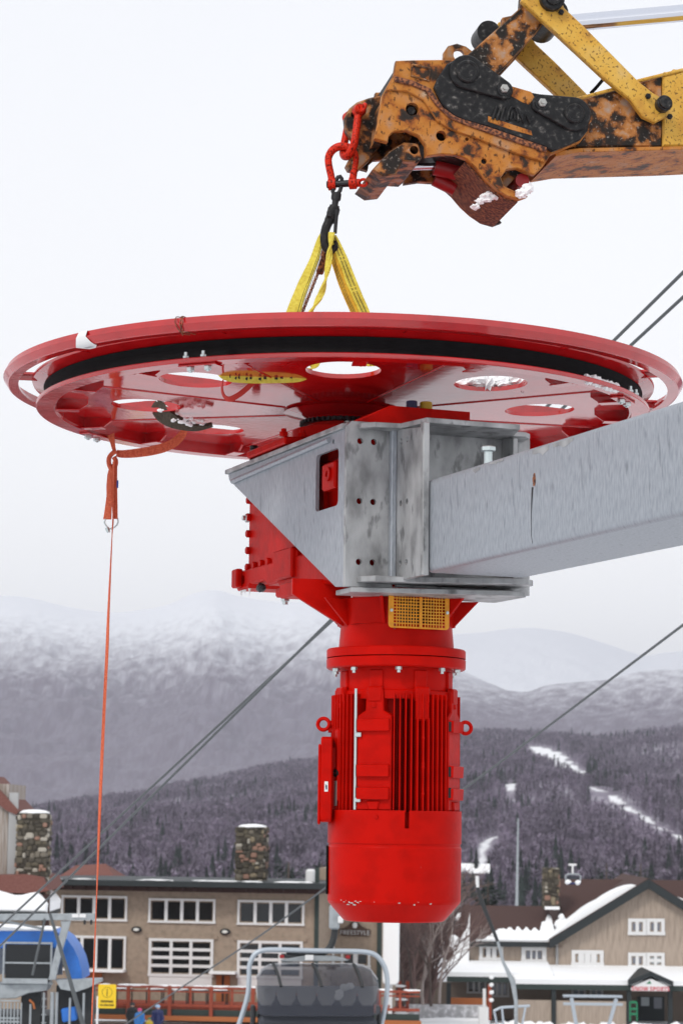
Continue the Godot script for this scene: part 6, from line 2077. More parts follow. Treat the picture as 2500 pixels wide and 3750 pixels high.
# ------------------------------------------------------------------ things caught on the wheel
func make_wheel_extras() -> void:
	# yellow sling slung under the web between two holes
	var t := thing("web_sling", "yellow sling passed under the wheel between two holes", "sling", Vector3(-0.463, 13.781, -14.95), 0.0, "yellow lifting slings")
	var p := []
	for q in curve([Vector3(-0.244, 13.915, -14.95), Vector3(-0.183, 13.868, -14.95), Vector3(-0.199, 13.818, -14.95), Vector3(-0.27, 13.783, -14.95), Vector3(-0.38, 13.765, -14.95), Vector3(-0.518, 13.758, -14.95), Vector3(-0.629, 13.759, -14.95), Vector3(-0.711, 13.766, -14.95), Vector3(-0.762, 13.788, -14.95), Vector3(-0.796, 13.838, -14.95)], 4):
		p.append(q - t.position)
	var st := S()
	var wd := []
	var sd := []
	for i in p.size():
		var f := float(i) / p.size()
		wd.append(lerpf(0.056, 0.030, smoothstep(0.15, 0.5, f)))
		sd.append(Vector3(0.55, 0.25, 0.8).lerp(Vector3(0.0, 0.95, 0.3), smoothstep(0.1, 0.5, f)))
	strip(st, p, wd, sd, 0.004)
	put(st, "webbing", "yellow_webbing", t)
	st = S()
	var lp := []
	var lw := []
	for i in range(14, p.size() - 8):
		if i % 3 != 0:
			var q: Vector3 = p[i] + Vector3(0, 0.004 * sin(i * 2.1), 0.007)
			strip(st, [q, q.lerp(p[i + 1] + Vector3(0, 0, 0.007), 0.55)], [0.007 + 0.005 * absf(sin(i * 1.3)), 0.006], [sd[i], sd[i]], 0.0006)
	put(st, "printed_line", "black_thread", t)
	var lo := []
	for q in curve([Vector3(-0.76, 13.754, -14.98), Vector3(-0.767, 13.704, -14.98), Vector3(-0.755, 13.654, -14.98), Vector3(-0.721, 13.629, -14.98), Vector3(-0.669, 13.652, -14.98), Vector3(-0.612, 13.697, -14.98), Vector3(-0.566, 13.746, -14.98)], 4):
		lo.append(q - t.position)
	st = S()
	var w2 := []
	var s2 := []
	for i in lo.size():
		w2.append(0.022)
		s2.append(Vector3(0.25, 0.25, 1.0) if i < 10 else Vector3(-0.15, 0.6, 0.8))
	strip(st, lo, w2, s2, 0.0025)
	put(st, "red_tail", "red_webbing", t)

	# rope-worn pad hanging between the left holes, with snow caked on it
	var pad := thing("edge_pad", "dirty brown edge pad caked with snow, jammed between two wheel holes", "pad", Vector3(-1.101, 13.741, -16.3))
	p = []
	for q in curve([Vector3(-1.266, 13.861, -16.3), Vector3(-1.277, 13.815, -16.3), Vector3(-1.246, 13.76, -16.3), Vector3(-1.176, 13.712, -16.3), Vector3(-1.085, 13.677, -16.3), Vector3(-0.994, 13.66, -16.3), Vector3(-0.896, 13.682, -16.3)], 4):
		p.append(q - pad.position)
	wd = []
	sd = []
	for i in p.size():
		var f := float(i) / (p.size() - 1)
		wd.append(lerpf(0.065, 0.012, smoothstep(0.35, 1.0, f)))
		sd.append(Vector3(0.35, 0.62, 0.70))
	st = S()
	strip(st, p, wd, sd, 0.014)
	put(st, "pad", "old_carpet", pad)
	st = S()
	for i in 26:
		var k := rng.randi_range(3, p.size() - 4)
		lump(st, p[k] + Vector3(rng.randf_range(-0.01, 0.03), rng.randf_range(0.0, 0.05), 0.03), Vector3(rng.randf_range(0.010, 0.024), rng.randf_range(0.006, 0.014), 0.014), i, 0.4, 5)
	var sn := put(st, "caked_snow", "clean_snow", pad)
	sn.set_meta("kind", "stuff")

	# orange strap from the far left hole, knotted, then hanging to the snow
	var o := thing("ratchet_strap", "orange ratchet strap knotted through the wheel and trailing down", "strap", Vector3(-1.648, 13.551, -17))
	var org := o.position
	p = []
	for q in curve([Vector3(-1.122, 13.795, -17), Vector3(-1.134, 13.748, -17), Vector3(-1.164, 13.703, -17), Vector3(-1.213, 13.658, -17), Vector3(-1.281, 13.625, -17), Vector3(-1.378, 13.599, -17), Vector3(-1.487, 13.582, -17), Vector3(-1.568, 13.575, -17), Vector3(-1.618, 13.58, -17)], 4):
		p.append(q - org)
	wd = []
	sd = []
	for i in p.size():
		var f := float(i) / (p.size() - 1)
		wd.append(lerpf(0.024, 0.034, sin(f * PI)))
		sd.append(Vector3(0.1, 1.0, 0.35))
	st = S()
	strip(st, p, wd, sd, 0.003)
	var web := put(st, "webbing", "orange_webbing", o)
	for l in [-0.45, 0.0, 0.45]:
		st = S()
		for i in range(2, p.size() - 2, 1):
			if i % 2 == 0:
				var q: Vector3 = p[i] + Vector3(0, l * wd[i], 0.012)
				var e: Vector3 = p[i].lerp(p[i + 1], 0.7) + Vector3(0, l * wd[i], 0.012)
				tube(st, [q, e], 0.0016, 4)
		var sl := put(st, "stitching", "red_webbing", web)
		sl.set_meta("kind", "stuff")
	p = []
	for q in curve([Vector3(-1.665, 13.716, -17), Vector3(-1.651, 13.672, -17), Vector3(-1.641, 13.627, -17), Vector3(-1.63, 13.59, -17)], 4):
		p.append(q - org)
	st = S()
	strip(st, p, [0.030, 0.028, 0.025, 0.022, 0.020, 0.018, 0.016, 0.016, 0.015, 0.014, 0.013, 0.013, 0.013], range(13).map(func(_i): return Vector3(1, 0, 0.3)), 0.003)
	put(st, "webbing", "orange_webbing", o)
	p = []
	for q in curve([Vector3(-1.616, 13.593, -16.98), Vector3(-1.647, 13.574, -16.98), Vector3(-1.668, 13.542, -16.98), Vector3(-1.667, 13.498, -16.98), Vector3(-1.647, 13.46, -16.98), Vector3(-1.626, 13.479, -16.98), Vector3(-1.618, 13.517, -16.98), Vector3(-1.634, 13.549, -16.98)], 4):
		p.append(q - org)
	tubep("knot", p, 0.017, "orange_webbing", o, 8)
	# folded tail that hangs in two layers
	st = S()
	p = []
	for q in [Vector3(-1.647, 13.501, -17), Vector3(-1.661, 13.425, -17), Vector3(-1.665, 13.346, -17), Vector3(-1.66, 13.267, -17), Vector3(-1.667, 13.173, -17), Vector3(-1.672, 13.101, -17)]:
		p.append(q - org)
	strip(st, p, [0.016, 0.020, 0.021, 0.024, 0.028, 0.033], range(6).map(func(_i): return Vector3(1, 0, 0.5)), 0.003)
	put(st, "folded_tail", "orange_webbing", o)
	st = S()
	p = []
	for q in [Vector3(-1.625, 13.49, -16.97), Vector3(-1.626, 13.39, -16.97), Vector3(-1.624, 13.295, -16.97), Vector3(-1.618, 13.201, -16.97), Vector3(-1.613, 13.101, -16.97)]:
		p.append(q - org)
	strip(st, p, [0.018, 0.021, 0.022, 0.020, 0.018], range(5).map(func(_i): return Vector3(1, 0, -0.2)), 0.003)
	put(st, "folded_tail", "orange_webbing", o)
	boxp("tag", Vector3(-1.602, 13.352, -16.97) - org, Vector3(0.012, 0.055, 0.02), "blue_plastic", o, Basis(), 0.003)
	# wire claw hook
	st = S()
	for l in [[Vector3(-1.682, 13.101, -16.98), Vector3(-1.691, 13.076, -16.98), Vector3(-1.678, 13.054, -16.98), Vector3(-1.655, 13.026, -16.98), Vector3(-1.634, 13.039, -16.98)], [Vector3(-1.598, 13.109, -16.98), Vector3(-1.592, 13.084, -16.98), Vector3(-1.6, 13.058, -16.98), Vector3(-1.622, 13.039, -16.98), Vector3(-1.643, 13.027, -16.98)]]:
		var q := []
		for v in l:
			q.append(v - org)
		tube(st, q, 0.006, 8)
	tube(st, [Vector3(-1.669, 13.036, -16.96) - org, Vector3(-1.656, 13.002, -16.96) - org], [0.016, 0.012], 8)
	put(st, "wire_hook", "zinc_bolt", o)
	# long tail down to the snow
	st = S()
	p = []
	wd = []
	sd = []
	var i2 := 0
	for q in curve([Vector3(-1.63, 13.513, -16.95), Vector3(-1.628, 13.293, -16.95), Vector3(-1.626, 13.089, -16.95), Vector3(-1.63, 12.979, -16.95), Vector3(-1.642, 12.45, -16.95), Vector3(-1.646, 12.141, -16.95), Vector3(-1.654, 11.833, -16.95), Vector3(-1.66, 11.557, -16.95), Vector3(-1.669, 11.069, -16.95), Vector3(-1.675, 10.555, -16.95), Vector3(-1.681, 10.075, -16.95), Vector3(-1.689, 9.562, -16.95), Vector3(-1.698, 8.948, -16.95), Vector3(-1.719, 8.275, -16.95)], 4):
		p.append(q - org)
		var f := float(i2)
		wd.append(0.011)
		var an := 0.8 + 0.9 * sin(f * 0.19)
		sd.append(Vector3(cos(an), 0, sin(an)))
		i2 += 1
	strip(st, p, wd, sd, 0.0035)
	put(st, "long_tail", "orange_webbing", o)

	# snow caught on the wheel
	var s1 := thing("snow_clump", "snow caught along the groove on the right of the wheel", "snow", Vector3(1.54, 13.816, -15.1), 0.0, "snow caught on the wheel")
	st = S()
	for i in 26:
		var f := i / 25.0
		var an := lerpf(48.0, 58.5, f) + rng.randf_range(-0.6, 0.6)
		var q := WHEEL_AT + around(an) * Vector3(0, 0.03 + 0.008 * sin(i * 1.3), 2.035) - s1.position
		lump(st, q, Vector3(0.026, 0.010 + 0.022 * absf(sin(i * 0.8)), 0.020), i, 0.4, 5)
	put(st, "snow", "clean_snow", s1).set_meta("kind", "stuff")
	var s2n := thing("snow_clump", "snow lying on the far edge of the right front wheel hole", "snow", WHEEL_AT + around(45.0) * Vector3(0, 0.1, 1.1), 0.0, "snow caught on the wheel")
	st = S()
	for i in 34:
		var q := WHEEL_AT + around(45.0) * Vector3(0, 0.0, 1.335) + Vector3(rng.randf_range(-0.24, 0.22), 0.112 + rng.randf_range(0, 0.03), rng.randf_range(-0.42, -0.24)) - s2n.position
		lump(st, q, Vector3(rng.randf_range(0.03, 0.06), rng.randf_range(0.02, 0.045), 0.05), i, 0.4, 6)
	put(st, "snow", "clean_snow", s2n).set_meta("kind", "stuff")
	var s3n := thing("snow_clump", "wet snow stuck on the open hook of the excavator coupler", "snow", Vector3(1.221, 15.211, -15.7))
	st = S()
	for q in [Vector3(1.221, 15.199, -15.62), Vector3(1.2, 15.175, -15.62), Vector3(1.174, 15.157, -15.62)]:
		lump(st, q - s3n.position, Vector3(0.035, 0.03, 0.035), int(q.x * 100), 0.45, 7)
	for q in [Vector3(0.965, 15.18, -15.72), Vector3(0.935, 15.162, -15.72), Vector3(0.906, 15.132, -15.72), Vector3(1.003, 15.163, -15.72), Vector3(0.871, 15.092, -15.72), Vector3(0.953, 15.144, -15.72)]:
		lump(st, q - s3n.position, Vector3(0.03, 0.02, 0.03), int(q.x * 100), 0.4, 6)
	put(st, "snow", "clean_snow", s3n).set_meta("kind", "stuff")


# ------------------------------------------------------------------ ropes and chairs
func make_ropes_and_chairs() -> void:
	for q in [[Vector3(4.344, 17.223, -21), Vector3(-9.12, 5.888, -48), "upper haul rope at the right edge, running behind the wheel to lower left"], [Vector3(4.443, 17.047, -21.5), Vector3(-9.33, 6.321, -49), "lower of the two haul ropes at the right edge behind the wheel"]]:
		var t := thing("haul_rope", q[2], "rope", q[1], 0.0, "steel haul ropes")
		tubep("wire_rope", [q[0] - q[1], Vector3.ZERO], 0.018, "rope_wire", t, 8)
	var r := thing("haul_rope", "steel haul rope passing behind the motor and over the covered chair", "rope", Vector3(6.138, 14.858, -30), 0.0, "steel haul ropes")
	var p := []
	for q in [Vector3(6.138, 14.858, -30), Vector3(5.021, 13.874, -35), Vector3(2.399, 11.586, -46), Vector3(-0.212, 9.463, -55), Vector3(-1.894, 8.092, -60), Vector3(-4.377, 6.238, -67), Vector3(-6.758, 4.483, -73)]:
		p.append(q - r.position)
	tubep("wire_rope", curve(p, 4), 0.021, "rope_wire", r, 8)
	make_chair()
	# distant empty chair over the lodge roof
	var t := thing("lift_chair", "small distant lift chair hanging in front of the brown roof", "lift chair", Vector3(13.625, 7.459, -140))
	var o := -t.position
	tubep("hanger", [Vector3(13.6, 8.529, -140) + o, Vector3(13.6, 8.006, -140) + o], 0.06, "white_trim", t)
	boxp("grip_bar", Vector3(13.6, 8.504, -140) + o, Vector3(0.45, 0.12, 0.1), "white_trim", t)
	tubep("bail", [Vector3(13.222, 7.553, -140) + o, Vector3(13.197, 7.852, -140) + o, Vector3(13.297, 7.953, -140) + o, Vector3(13.902, 7.96, -140) + o, Vector3(14.053, 7.862, -140) + o, Vector3(14.027, 7.513, -140) + o], 0.05, "grey_paint", t)
	boxp("backrest", Vector3(13.625, 7.757, -140) + o, Vector3(0.7, 0.18, 0.06), "seat_pad", t)
	boxp("seat", Vector3(13.625, 7.434, -140) + o, Vector3(0.85, 0.10, 0.4), "navy_plastic", t, Basis(), 0.02)
	for x in [1303, 1326]:
		var st := S()
		lump(st, (Vector3(13.313, 7.507, -139.9) if x == 1303 else Vector3(13.892, 7.489, -139.9)) + o, Vector3(0.17, 0.14, 0.2), x, 0.2, 6)
		put(st, "seat_snow", "clean_snow", t)


func make_chair() -> void:
	var t := thing("bubble_chair", "covered six seat lift chair with smoked bubble hanging at the bottom centre", "lift chair", Vector3(-0.35, 0, -55), deg_to_rad(6))
	var bail := []
	for q in [Vector2(-1.845, 6.304), Vector2(-1.724, 6.679), Vector2(-1.628, 7.055), Vector2(-1.609, 7.406), Vector2(-1.608, 7.657), Vector2(-1.565, 7.808), Vector2(-1.477, 7.947), Vector2(-1.312, 8.023), Vector2(-0.98, 8.038), Vector2(-0.209, 8.022), Vector2(0.564, 8.017), Vector2(1.028, 8), Vector2(1.262, 7.926), Vector2(1.419, 7.75), Vector2(1.504, 7.523), Vector2(1.527, 7.22), Vector2(1.485, 6.817), Vector2(1.419, 6.49), Vector2(1.382, 6.289)]:
		bail.append(Vector3(q.x, q.y, 0.0))
	tubep("bail_tube", curve(bail, 3), 0.056, "pale_tube", t, 12)
	var hg := []
	for q in [Vector2(0.279, 8.927), Vector2(0.321, 8.674), Vector2(0.324, 8.446), Vector2(0.275, 8.205), Vector2(0.174, 8.04), Vector2(0.033, 7.963), Vector2(-0.147, 7.942), Vector2(-0.456, 7.96), Vector2(-0.765, 7.983)]:
		hg.append(Vector3(q.x, q.y, -0.1))
	tubep("hanger", curve(hg, 3), 0.075, "dark_equipment", t, 12)
	var gp := [Vector2(0.313, 8.775), Vector2(0.22, 0.406)]
	var grip := boxp("grip", Vector3(gp[0].x, gp[0].y, -0.1), Vector3(0.22, 0.55, 0.3), "grey_paint", t, Basis(), 0.04)
	boxp("grip_wheel", Vector3(gp[0].x + 0.12, gp[0].y - 0.05, 0.1), Vector3(0.12, 0.16, 0.1), "white_trim", grip, Basis(), 0.02)
	# back frame plate and marker
	var pl := [Vector2(-0.899, 7.812), Vector2(-0.413, 7.903), Vector2(-0.105, 7.917), Vector2(0.307, 7.915), Vector2(0.669, 7.834), Vector2(0.618, 7.795), Vector2(-0.873, 7.774)]
	var st := S()
	prism(st, pl, -0.08, -0.02, Transform3D(), 0.01)
	put(st, "top_plate", "grey_paint", t)
	var mk := [Vector2(-0.255, 7.87), Vector2(0.188, 0.118)]
	boxp("number_plate", Vector3(mk[0].x, mk[0].y, 0.0), Vector3(mk[1].x, mk[1].y, 0.02), "white_label", t)
	for x in [-0.874564871788954, 0.621883967985248]:
		boxp("hinge", Vector3(x, mk[0].y + 0.02, 0.0), Vector3(0.10, 0.08, 0.06), "dark_red", t, Basis(), 0.01)
	# smoked bubble: part of a barrel, open below
	var b0 := Vector2(-1.456, 7.752)
	var b1 := Vector2(1.276, 6.962)
	var wid := b1.x - b0.x
	st = S()
	var prof := []
	for i in 15:
		var a := lerpf(deg_to_rad(100.0), deg_to_rad(-8.0), i / 14.0)
		prof.append(Vector3(0, sin(a) * 0.98, cos(a) * 0.85))
	var cy := b0.y - 0.98
	var nxs := 18
	for i in 14:
		for k in nxs:
			var f0 := float(k) / nxs
			var f1 := float(k + 1) / nxs
			var g := func(f: float, q: Vector3) -> Vector3:
				var e := absf(f * 2.0 - 1.0)
				var round_end := 1.0 - 0.30 * pow(e, 9.0)
				return Vector3(b0.x + wid * f, cy + q.y * round_end, 0.05 + q.z * round_end)
			quad(st, g.call(f0, prof[i]), g.call(f1, prof[i]), g.call(f1, prof[i + 1]), g.call(f0, prof[i + 1]), prof[i])
	put(st, "bubble", "bubble_shield", t)
	for px in [Vector2(-1.091, -0.951), Vector2(-0.206, -0.041), Vector2(0.722, 0.872)]:
		var s := []
		for i in range(3, 10):
			var q: Vector3 = prof[i]
			s.append(Vector3(lerpf(px.x, px.y, (i - 3) / 6.0), cy + q.y * 1.02, 0.05 + q.z * 1.02))
		tubep("bubble_strut", s, 0.035, "dark_equipment", t, 6)
	# six seat backs seen through the bubble, and the padded bench
	for k in 6:
		var x := b0.x + wid * (k + 0.5) / 6.0
		st = S()
		prism(st, [Vector2(-0.25, 0.30), Vector2(-0.20, 0.0), Vector2(-0.11, -0.14), Vector2(0.11, -0.14), Vector2(0.20, 0.0), Vector2(0.25, 0.30)], 0.04, 0.10, Transform3D(Basis(), Vector3(x, cy + 0.18, 0.1)), 0.02)
		put(st, "seat_back", "grey_trim", t)
	boxp("back_panel", Vector3(b0.x + wid / 2, cy - 0.05, 0.0), Vector3(wid * 0.96, 0.6, 0.08), "seat_pad", t, Basis(), 0.03)
	boxp("bench", Vector3(b0.x + wid / 2, cy - 0.55, 0.35), Vector3(wid * 0.96, 0.75, 0.8), "seat_pad", t, Basis(), 0.08)
	for k in 3:
		boxp("bench_seam", Vector3(b0.x + wid / 2, cy - 0.32 - k * 0.16, 0.755), Vector3(wid * 0.9, 0.02, 0.015), "dark_equipment", t)
	st = S()
	for q in [Vector2(0.419, 7.1), Vector2(0.519, 7.225), Vector2(0.659, 7.251), Vector2(0.394, 7.025)]:
		lump(st, Vector3(q.x, q.y, 0.22), Vector3(0.10, 0.08, 0.03), int(q.y * 50), 0.2, 6)
	put(st, "frost_patch", "clean_snow", t).set_meta("kind", "stuff")
	boxp("side_frame", Vector3(b0.x - 0.06, cy - 0.5, 0.1), Vector3(0.10, 1.1, 0.3), "dark_equipment", t, Basis(), 0.03)
	boxp("side_frame", Vector3(b0.x + wid + 0.04, cy - 0.5, 0.1), Vector3(0.08, 1.1, 0.3), "dark_equipment", t, Basis(), 0.03)


# ------------------------------------------------------------------ lift terminal in the lower left corner
func make_terminal() -> void:
	var t := thing("lift_terminal", "grey steel lift terminal with a blue canopy in the lower left corner", "lift terminal", Vector3(-7.215, 0, -62))
	var st := S()
	prism(st, [Vector2(-2.714, 8.454), Vector2(-1.291, 8.471), Vector2(1.049, 8.515), Vector2(1.053, 8.352), Vector2(-1.286, 8.311), Vector2(-2.709, 8.294)], -0.12, 0.12, Transform3D(), 0.01)
	var gb := put(st, "gantry_beam", "grey_paint", t)
	for q in [Vector4(0.565, 8.455, 0.166, 0.088), Vector4(0.75, 8.457, 0.173, 0.088)]:
		boxp("notice", Vector3(q.x, q.y, 0.135), Vector3(q.z, q.w, 0.02), "white_label", gb)
	for q in [Vector2(0.796, 8.291), Vector2(0.963, 8.293)]:
		boxp("bracket", Vector3(q.x, q.y, 0.0), Vector3(0.05, 0.12, 0.1), "dark_equipment", gb)
	st = S()
	prism(st, [Vector2(0.188, 8.315), Vector2(0.443, 8.329), Vector2(0.393, 8.131), Vector2(0.252, 7.583), Vector2(0.095, 6.839), Vector2(-0.083, 6.837), Vector2(0.074, 7.581), Vector2(0.154, 7.931), Vector2(0.214, 8.173)], -0.08, 0.08, Transform3D(), 0.01)
	put(st, "gantry_leg", "grey_paint", t)
	# blue canopy: curved sheet roof with an end rib, snow on top
	st = S()
	prism(st, [Vector2(-2.971, 8.009), Vector2(-0.069, 8.044), Vector2(0.112, 7.991), Vector2(0.316, 7.851), Vector2(0.501, 7.611), Vector2(0.631, 7.349), Vector2(0.712, 7.064), Vector2(0.74, 6.828), Vector2(0.355, 6.83), Vector2(0.337, 7.082), Vector2(0.262, 7.388), Vector2(0.144, 7.606), Vector2(-2.956, 7.569)], -2.2, -0.3, Transform3D(), 0.02)
	var cn := put(st, "canopy", "blue_canopy", t)
	st = S()
	prism(st, [Vector2(-2.984, 8.139), Vector2(-1.418, 8.125), Vector2(-0.746, 8.082), Vector2(-0.344, 8.087), Vector2(-0.064, 8.068), Vector2(-0.074, 8.028), Vector2(-2.979, 7.993)], -2.2, -0.35, Transform3D(), 0.02)
	put(st, "canopy_snow", "clean_snow", cn)
	tubep("canopy_rib", [Vector3(-1.419, 8.305, -0.3), Vector3(-0.301, 8.099, -0.3)], 0.03, "grey_paint", cn)
	var dk := [Vector2(-1.031, 7.196), Vector2(2.102, 0.748)]
	boxp("back_wall", Vector3(dk[0].x, dk[0].y, -2.15), Vector3(dk[1].x, dk[1].y, 0.08), "grey_paint", t)
	# glazed operator panel
	window(t, [Vector2(-0.652, 7.241), Vector2(1.257, 1.052)], 1, 2, -0.2, "grey_paint", "dark_glass", 0.045, 0.04)
	boxp("sill_beam", Vector3(-0.675, 6.793, -0.05), Vector3(1.15, 0.13, 0.2), "grey_paint", t, Basis(), 0.01)
	st = S()
	prism(st, [Vector2(-2.672, 6.686), Vector2(-0.098, 6.728), Vector2(-0.137, 6.553), Vector2(-0.601, 6.482), Vector2(-0.93, 6.347), Vector2(-2.658, 6.272)], -1.0, -0.1, Transform3D(), 0.02)
	put(st, "machine_cover", "grey_paint", t)
	st = S()
	prism(st, [Vector2(0.089, 6.835), Vector2(1.241, 6.871), Vector2(1.254, 6.795), Vector2(0.892, 6.627), Vector2(0.629, 6.537), Vector2(0.228, 6.597)], -0.5, 0.0, Transform3D(), 0.01)
	put(st, "side_tray", "grey_paint", t)
	# posts, ladder rails and walkway railing
	for q in [[505, 1200, 1700, 0.03], [600, 1195, 1700, 0.055], [650, 1195, 1700, 0.04], [955, 1200, 1450, 0.03], [800, 1260, 1600, 0.03], [355, 1340, 1700, 0.03]]:
		var a := Vector2(-1.321, 6.513)
		var b := Vector2(0.922, 5.454)
		var x: float = a.x + (b.x - a.x) * q[0] / 1000.0
		var y0: float = a.y + (b.y - a.y) * (q[1] - 1200.0) / 500.0
		tubep("post", [Vector3(x, y0, 0.0), Vector3(x, minf(b.y, y0 - 0.5), 0.0)], q[3], "grey_paint", t)
	for k in 5:
		var q := [Vector2(-0.181, 6.358), Vector2(0.122, 0.033)]
		boxp("rung", Vector3(q[0].x, q[0].y - k * 0.2, 0.0), Vector3(0.12, 0.025, 0.03), "grey_paint", t)
	for k in 8:
		var q := Vector2(-1.255, 6.26)
		var e := Vector2(-0.745, 5.854)
		var x := lerpf(q.x - 0.1, e.x, k / 7.0)
		tubep("baluster", [Vector3(x, q.y, 0.1), Vector3(x, e.y - 0.15, 0.1)], 0.022, "grey_paint", t, 6)
	for y in [6.305939241626884, 5.8719838604276084, 5.785287086659255]:
		boxp("rail", Vector3(-1.092570146089674, y, 0.1), Vector3(0.62, 0.04, 0.04), "grey_paint", t)
	boxp("blue_box", Vector3(0.444, 5.964, -0.2), Vector3(0.36, 0.34, 0.4), "blue_canopy", t, Basis(Vector3.BACK, 0.15), 0.03)
	boxp("dark_machinery", Vector3(-0.575, 6.052, -0.7), Vector3(0.5, 0.9, 0.5), "dark_equipment", t)
	boxp("dark_machinery", Vector3(0.541, 6.111, -0.7), Vector3(0.95, 1.1, 0.5), "dark_equipment", t)
	tubep("orange_hose", [Vector3(-0.562, 6.326, 0), Vector3(-0.46, 6.241, 0), Vector3(-0.422, 6.1, 0)], 0.03, "orange_timber", t)
	# machine base reaching down to the snow
	boxp("base", Vector3(-0.871168791668337, 4.6, -1.5), Vector3(2.6, 2.6, 2.0), "dark_equipment", t)
	# leaning pole in front
	var p := thing("grey_pole", "thin grey pole leaning in front of the blue lift terminal", "pole", Vector3(-5.685, 5.19, -58))
	tubep("pole", [Vector3(-6.844, 8.662, -58) - p.position, Vector3(-6.561, 7.825, -58) - p.position, Vector3(-5.829, 5.593, -58) - p.position, Vector3.ZERO], [0.035, 0.045, 0.06, 0.06], "rope_wire", p)
	tubep("stay", [Vector3(-6.943, 8.542, -57.9) - p.position, Vector3(-7.206, 7.21, -57.9) - p.position], 0.03, "rope_wire", p)
	# yellow warning sign
	var s := thing("warning_sign", "yellow warning sign on a thin post beside the lift terminal", "sign", Vector3(-5.946, 5.316, -61))
	var g := [Vector2(0.237, 1.194), Vector2(0.447, 0.589)]
	var gy: float = g[0].y
	tubep("post", [Vector3(0, -0.6, -0.03), Vector3(0, gy, -0.03)], 0.03, "white_trim", s)
	st = S()
	prism(st, rrect(g[0], g[1], 0.035, 4), -0.012, 0.012, Transform3D(), 0.003)
	var bd := put(st, "board", "sign_yellow", s)
	st = S()
	var rp := []
	for k in 28:
		rp.append(Vector3(g[0].x + 0.125 * cos(TAU * k / 28.0), gy + 0.10 + 0.125 * sin(TAU * k / 28.0), 0.0125))
	tube(st, rp, 0.005, 6, false, true)
	put(st, "ring_symbol", "sign_black", bd)
	st = S()
	lump(st, Vector3(g[0].x, gy + 0.16, 0.014), Vector3(0.017, 0.02, 0.005), 1, 0.02, 6)
	box(st, Vector3(g[0].x, gy + 0.07, 0.0145), Vector3(0.018, 0.12, 0.005))
	put(st, "symbol", "sign_black", bd)
	letters("PREPARE", bd, Transform3D(Basis(), Vector3(g[0].x, gy - 0.125, 0.013)), 0.075, "sign_black")
	letters("TO UNLOAD", bd, Transform3D(Basis(), Vector3(g[0].x, gy - 0.215, 0.013)), 0.062, "sign_black")


# ------------------------------------------------------------------ deck, railing, people
func make_deck_and_people() -> void:
	var t := thing("deck_railing", "red timber deck railing dusted with snow below the garage doors", "railing", Vector3(-7.718, 0, -127), deg_to_rad(-6))
	var y1 := Vector2(-0.921, 2.195)
	var y2 := Vector2(-0.901, 1.238)
	var y3 := Vector2(-0.889, 0.699)
	var step := 2.1879250806512376
	for k in range(-2, 6):
		var x := y1.x + step * k
		boxp("post", Vector3(x, (y1.y + y3.y) / 2, 0), Vector3(0.18, y1.y - y3.y + 0.1, 0.18), "red_timber", t)
		boxp("mid_post", Vector3(x + step / 2, (y1.y + y2.y) / 2, 0), Vector3(0.12, y1.y - y2.y, 0.12), "red_timber", t)
		boxp("top_rail", Vector3(x + step / 2, y1.y - 0.04, 0), Vector3(step - 0.18, 0.12, 0.16), "red_timber", t)
		boxp("upper_rail", Vector3(x + step / 2, y1.y - 0.26, 0), Vector3(step - 0.18, 0.07, 0.08), "red_timber", t)
		boxp("lower_rail", Vector3(x + step / 2, y2.y, 0), Vector3(step - 0.18, 0.14, 0.1), "red_timber", t)
		boxp("skirt_board", Vector3(x + step / 2, (y2.y + y3.y) / 2 - 0.12, -0.1), Vector3(step - 0.18, y2.y - y3.y - 0.2, 0.06), "deck_green", t)
		boxp("sill_board", Vector3(x + step / 2, y3.y - 0.12, 0.05), Vector3(step, 0.24, 0.14), "orange_timber", t)
		for j in 3:
			var st := S()
			lump(st, Vector3(x + rng.randf() * step, y1.y + 0.03, 0), Vector3(rng.randf_range(0.25, 0.8), 0.06, 0.1), k * 3 + j + 9, 0.25, 5)
			put(st, "rail_snow", "clean_snow", t)
	boxp("deck_floor", Vector3(y1.x + step, y2.y - 0.15, -2.2), Vector3(step * 8.2, 0.12, 4.2), "red_timber", t)
	# tables on the deck with snow on them
	var n := 0
	for q in [-3.6579014410972097, -1.9644290181822792, -0.6334032755179821, 0.41406162998543206, 1.4597699502610395]:
		var tb := thing("deck_table", ["first snow topped dark table from the yellow sign", "second snow topped dark table from the yellow sign", "third deck table, topped with thick snow", "fourth snow topped deck table, before the covered chair", "deck table partly behind the covered chair"][n], "table", Vector3(-7.718, 0, -127), deg_to_rad(-6), "tables on the deck")
		var top := boxp("table_top", Vector3(q, y2.y + 0.62, -1.5), Vector3(1.0, 0.06, 0.8), "dark_equipment", tb)
		for x in [-0.4, 0.4]:
			for z in [-0.3, 0.3]:
				boxp("leg", Vector3(q + x, y2.y + 0.25, -1.5 + z), Vector3(0.06, 0.7, 0.06), "dark_equipment", tb)
		var st := S()
		lump(st, Vector3(q, y2.y + 0.72, -1.5), Vector3(0.45, [0.05, 0.08, 0.16, 0.07, 0.05][n], 0.36), n + 3, 0.15, 6)
		put(st, "table_snow", "clean_snow", tb)
		n += 1
	make_people()


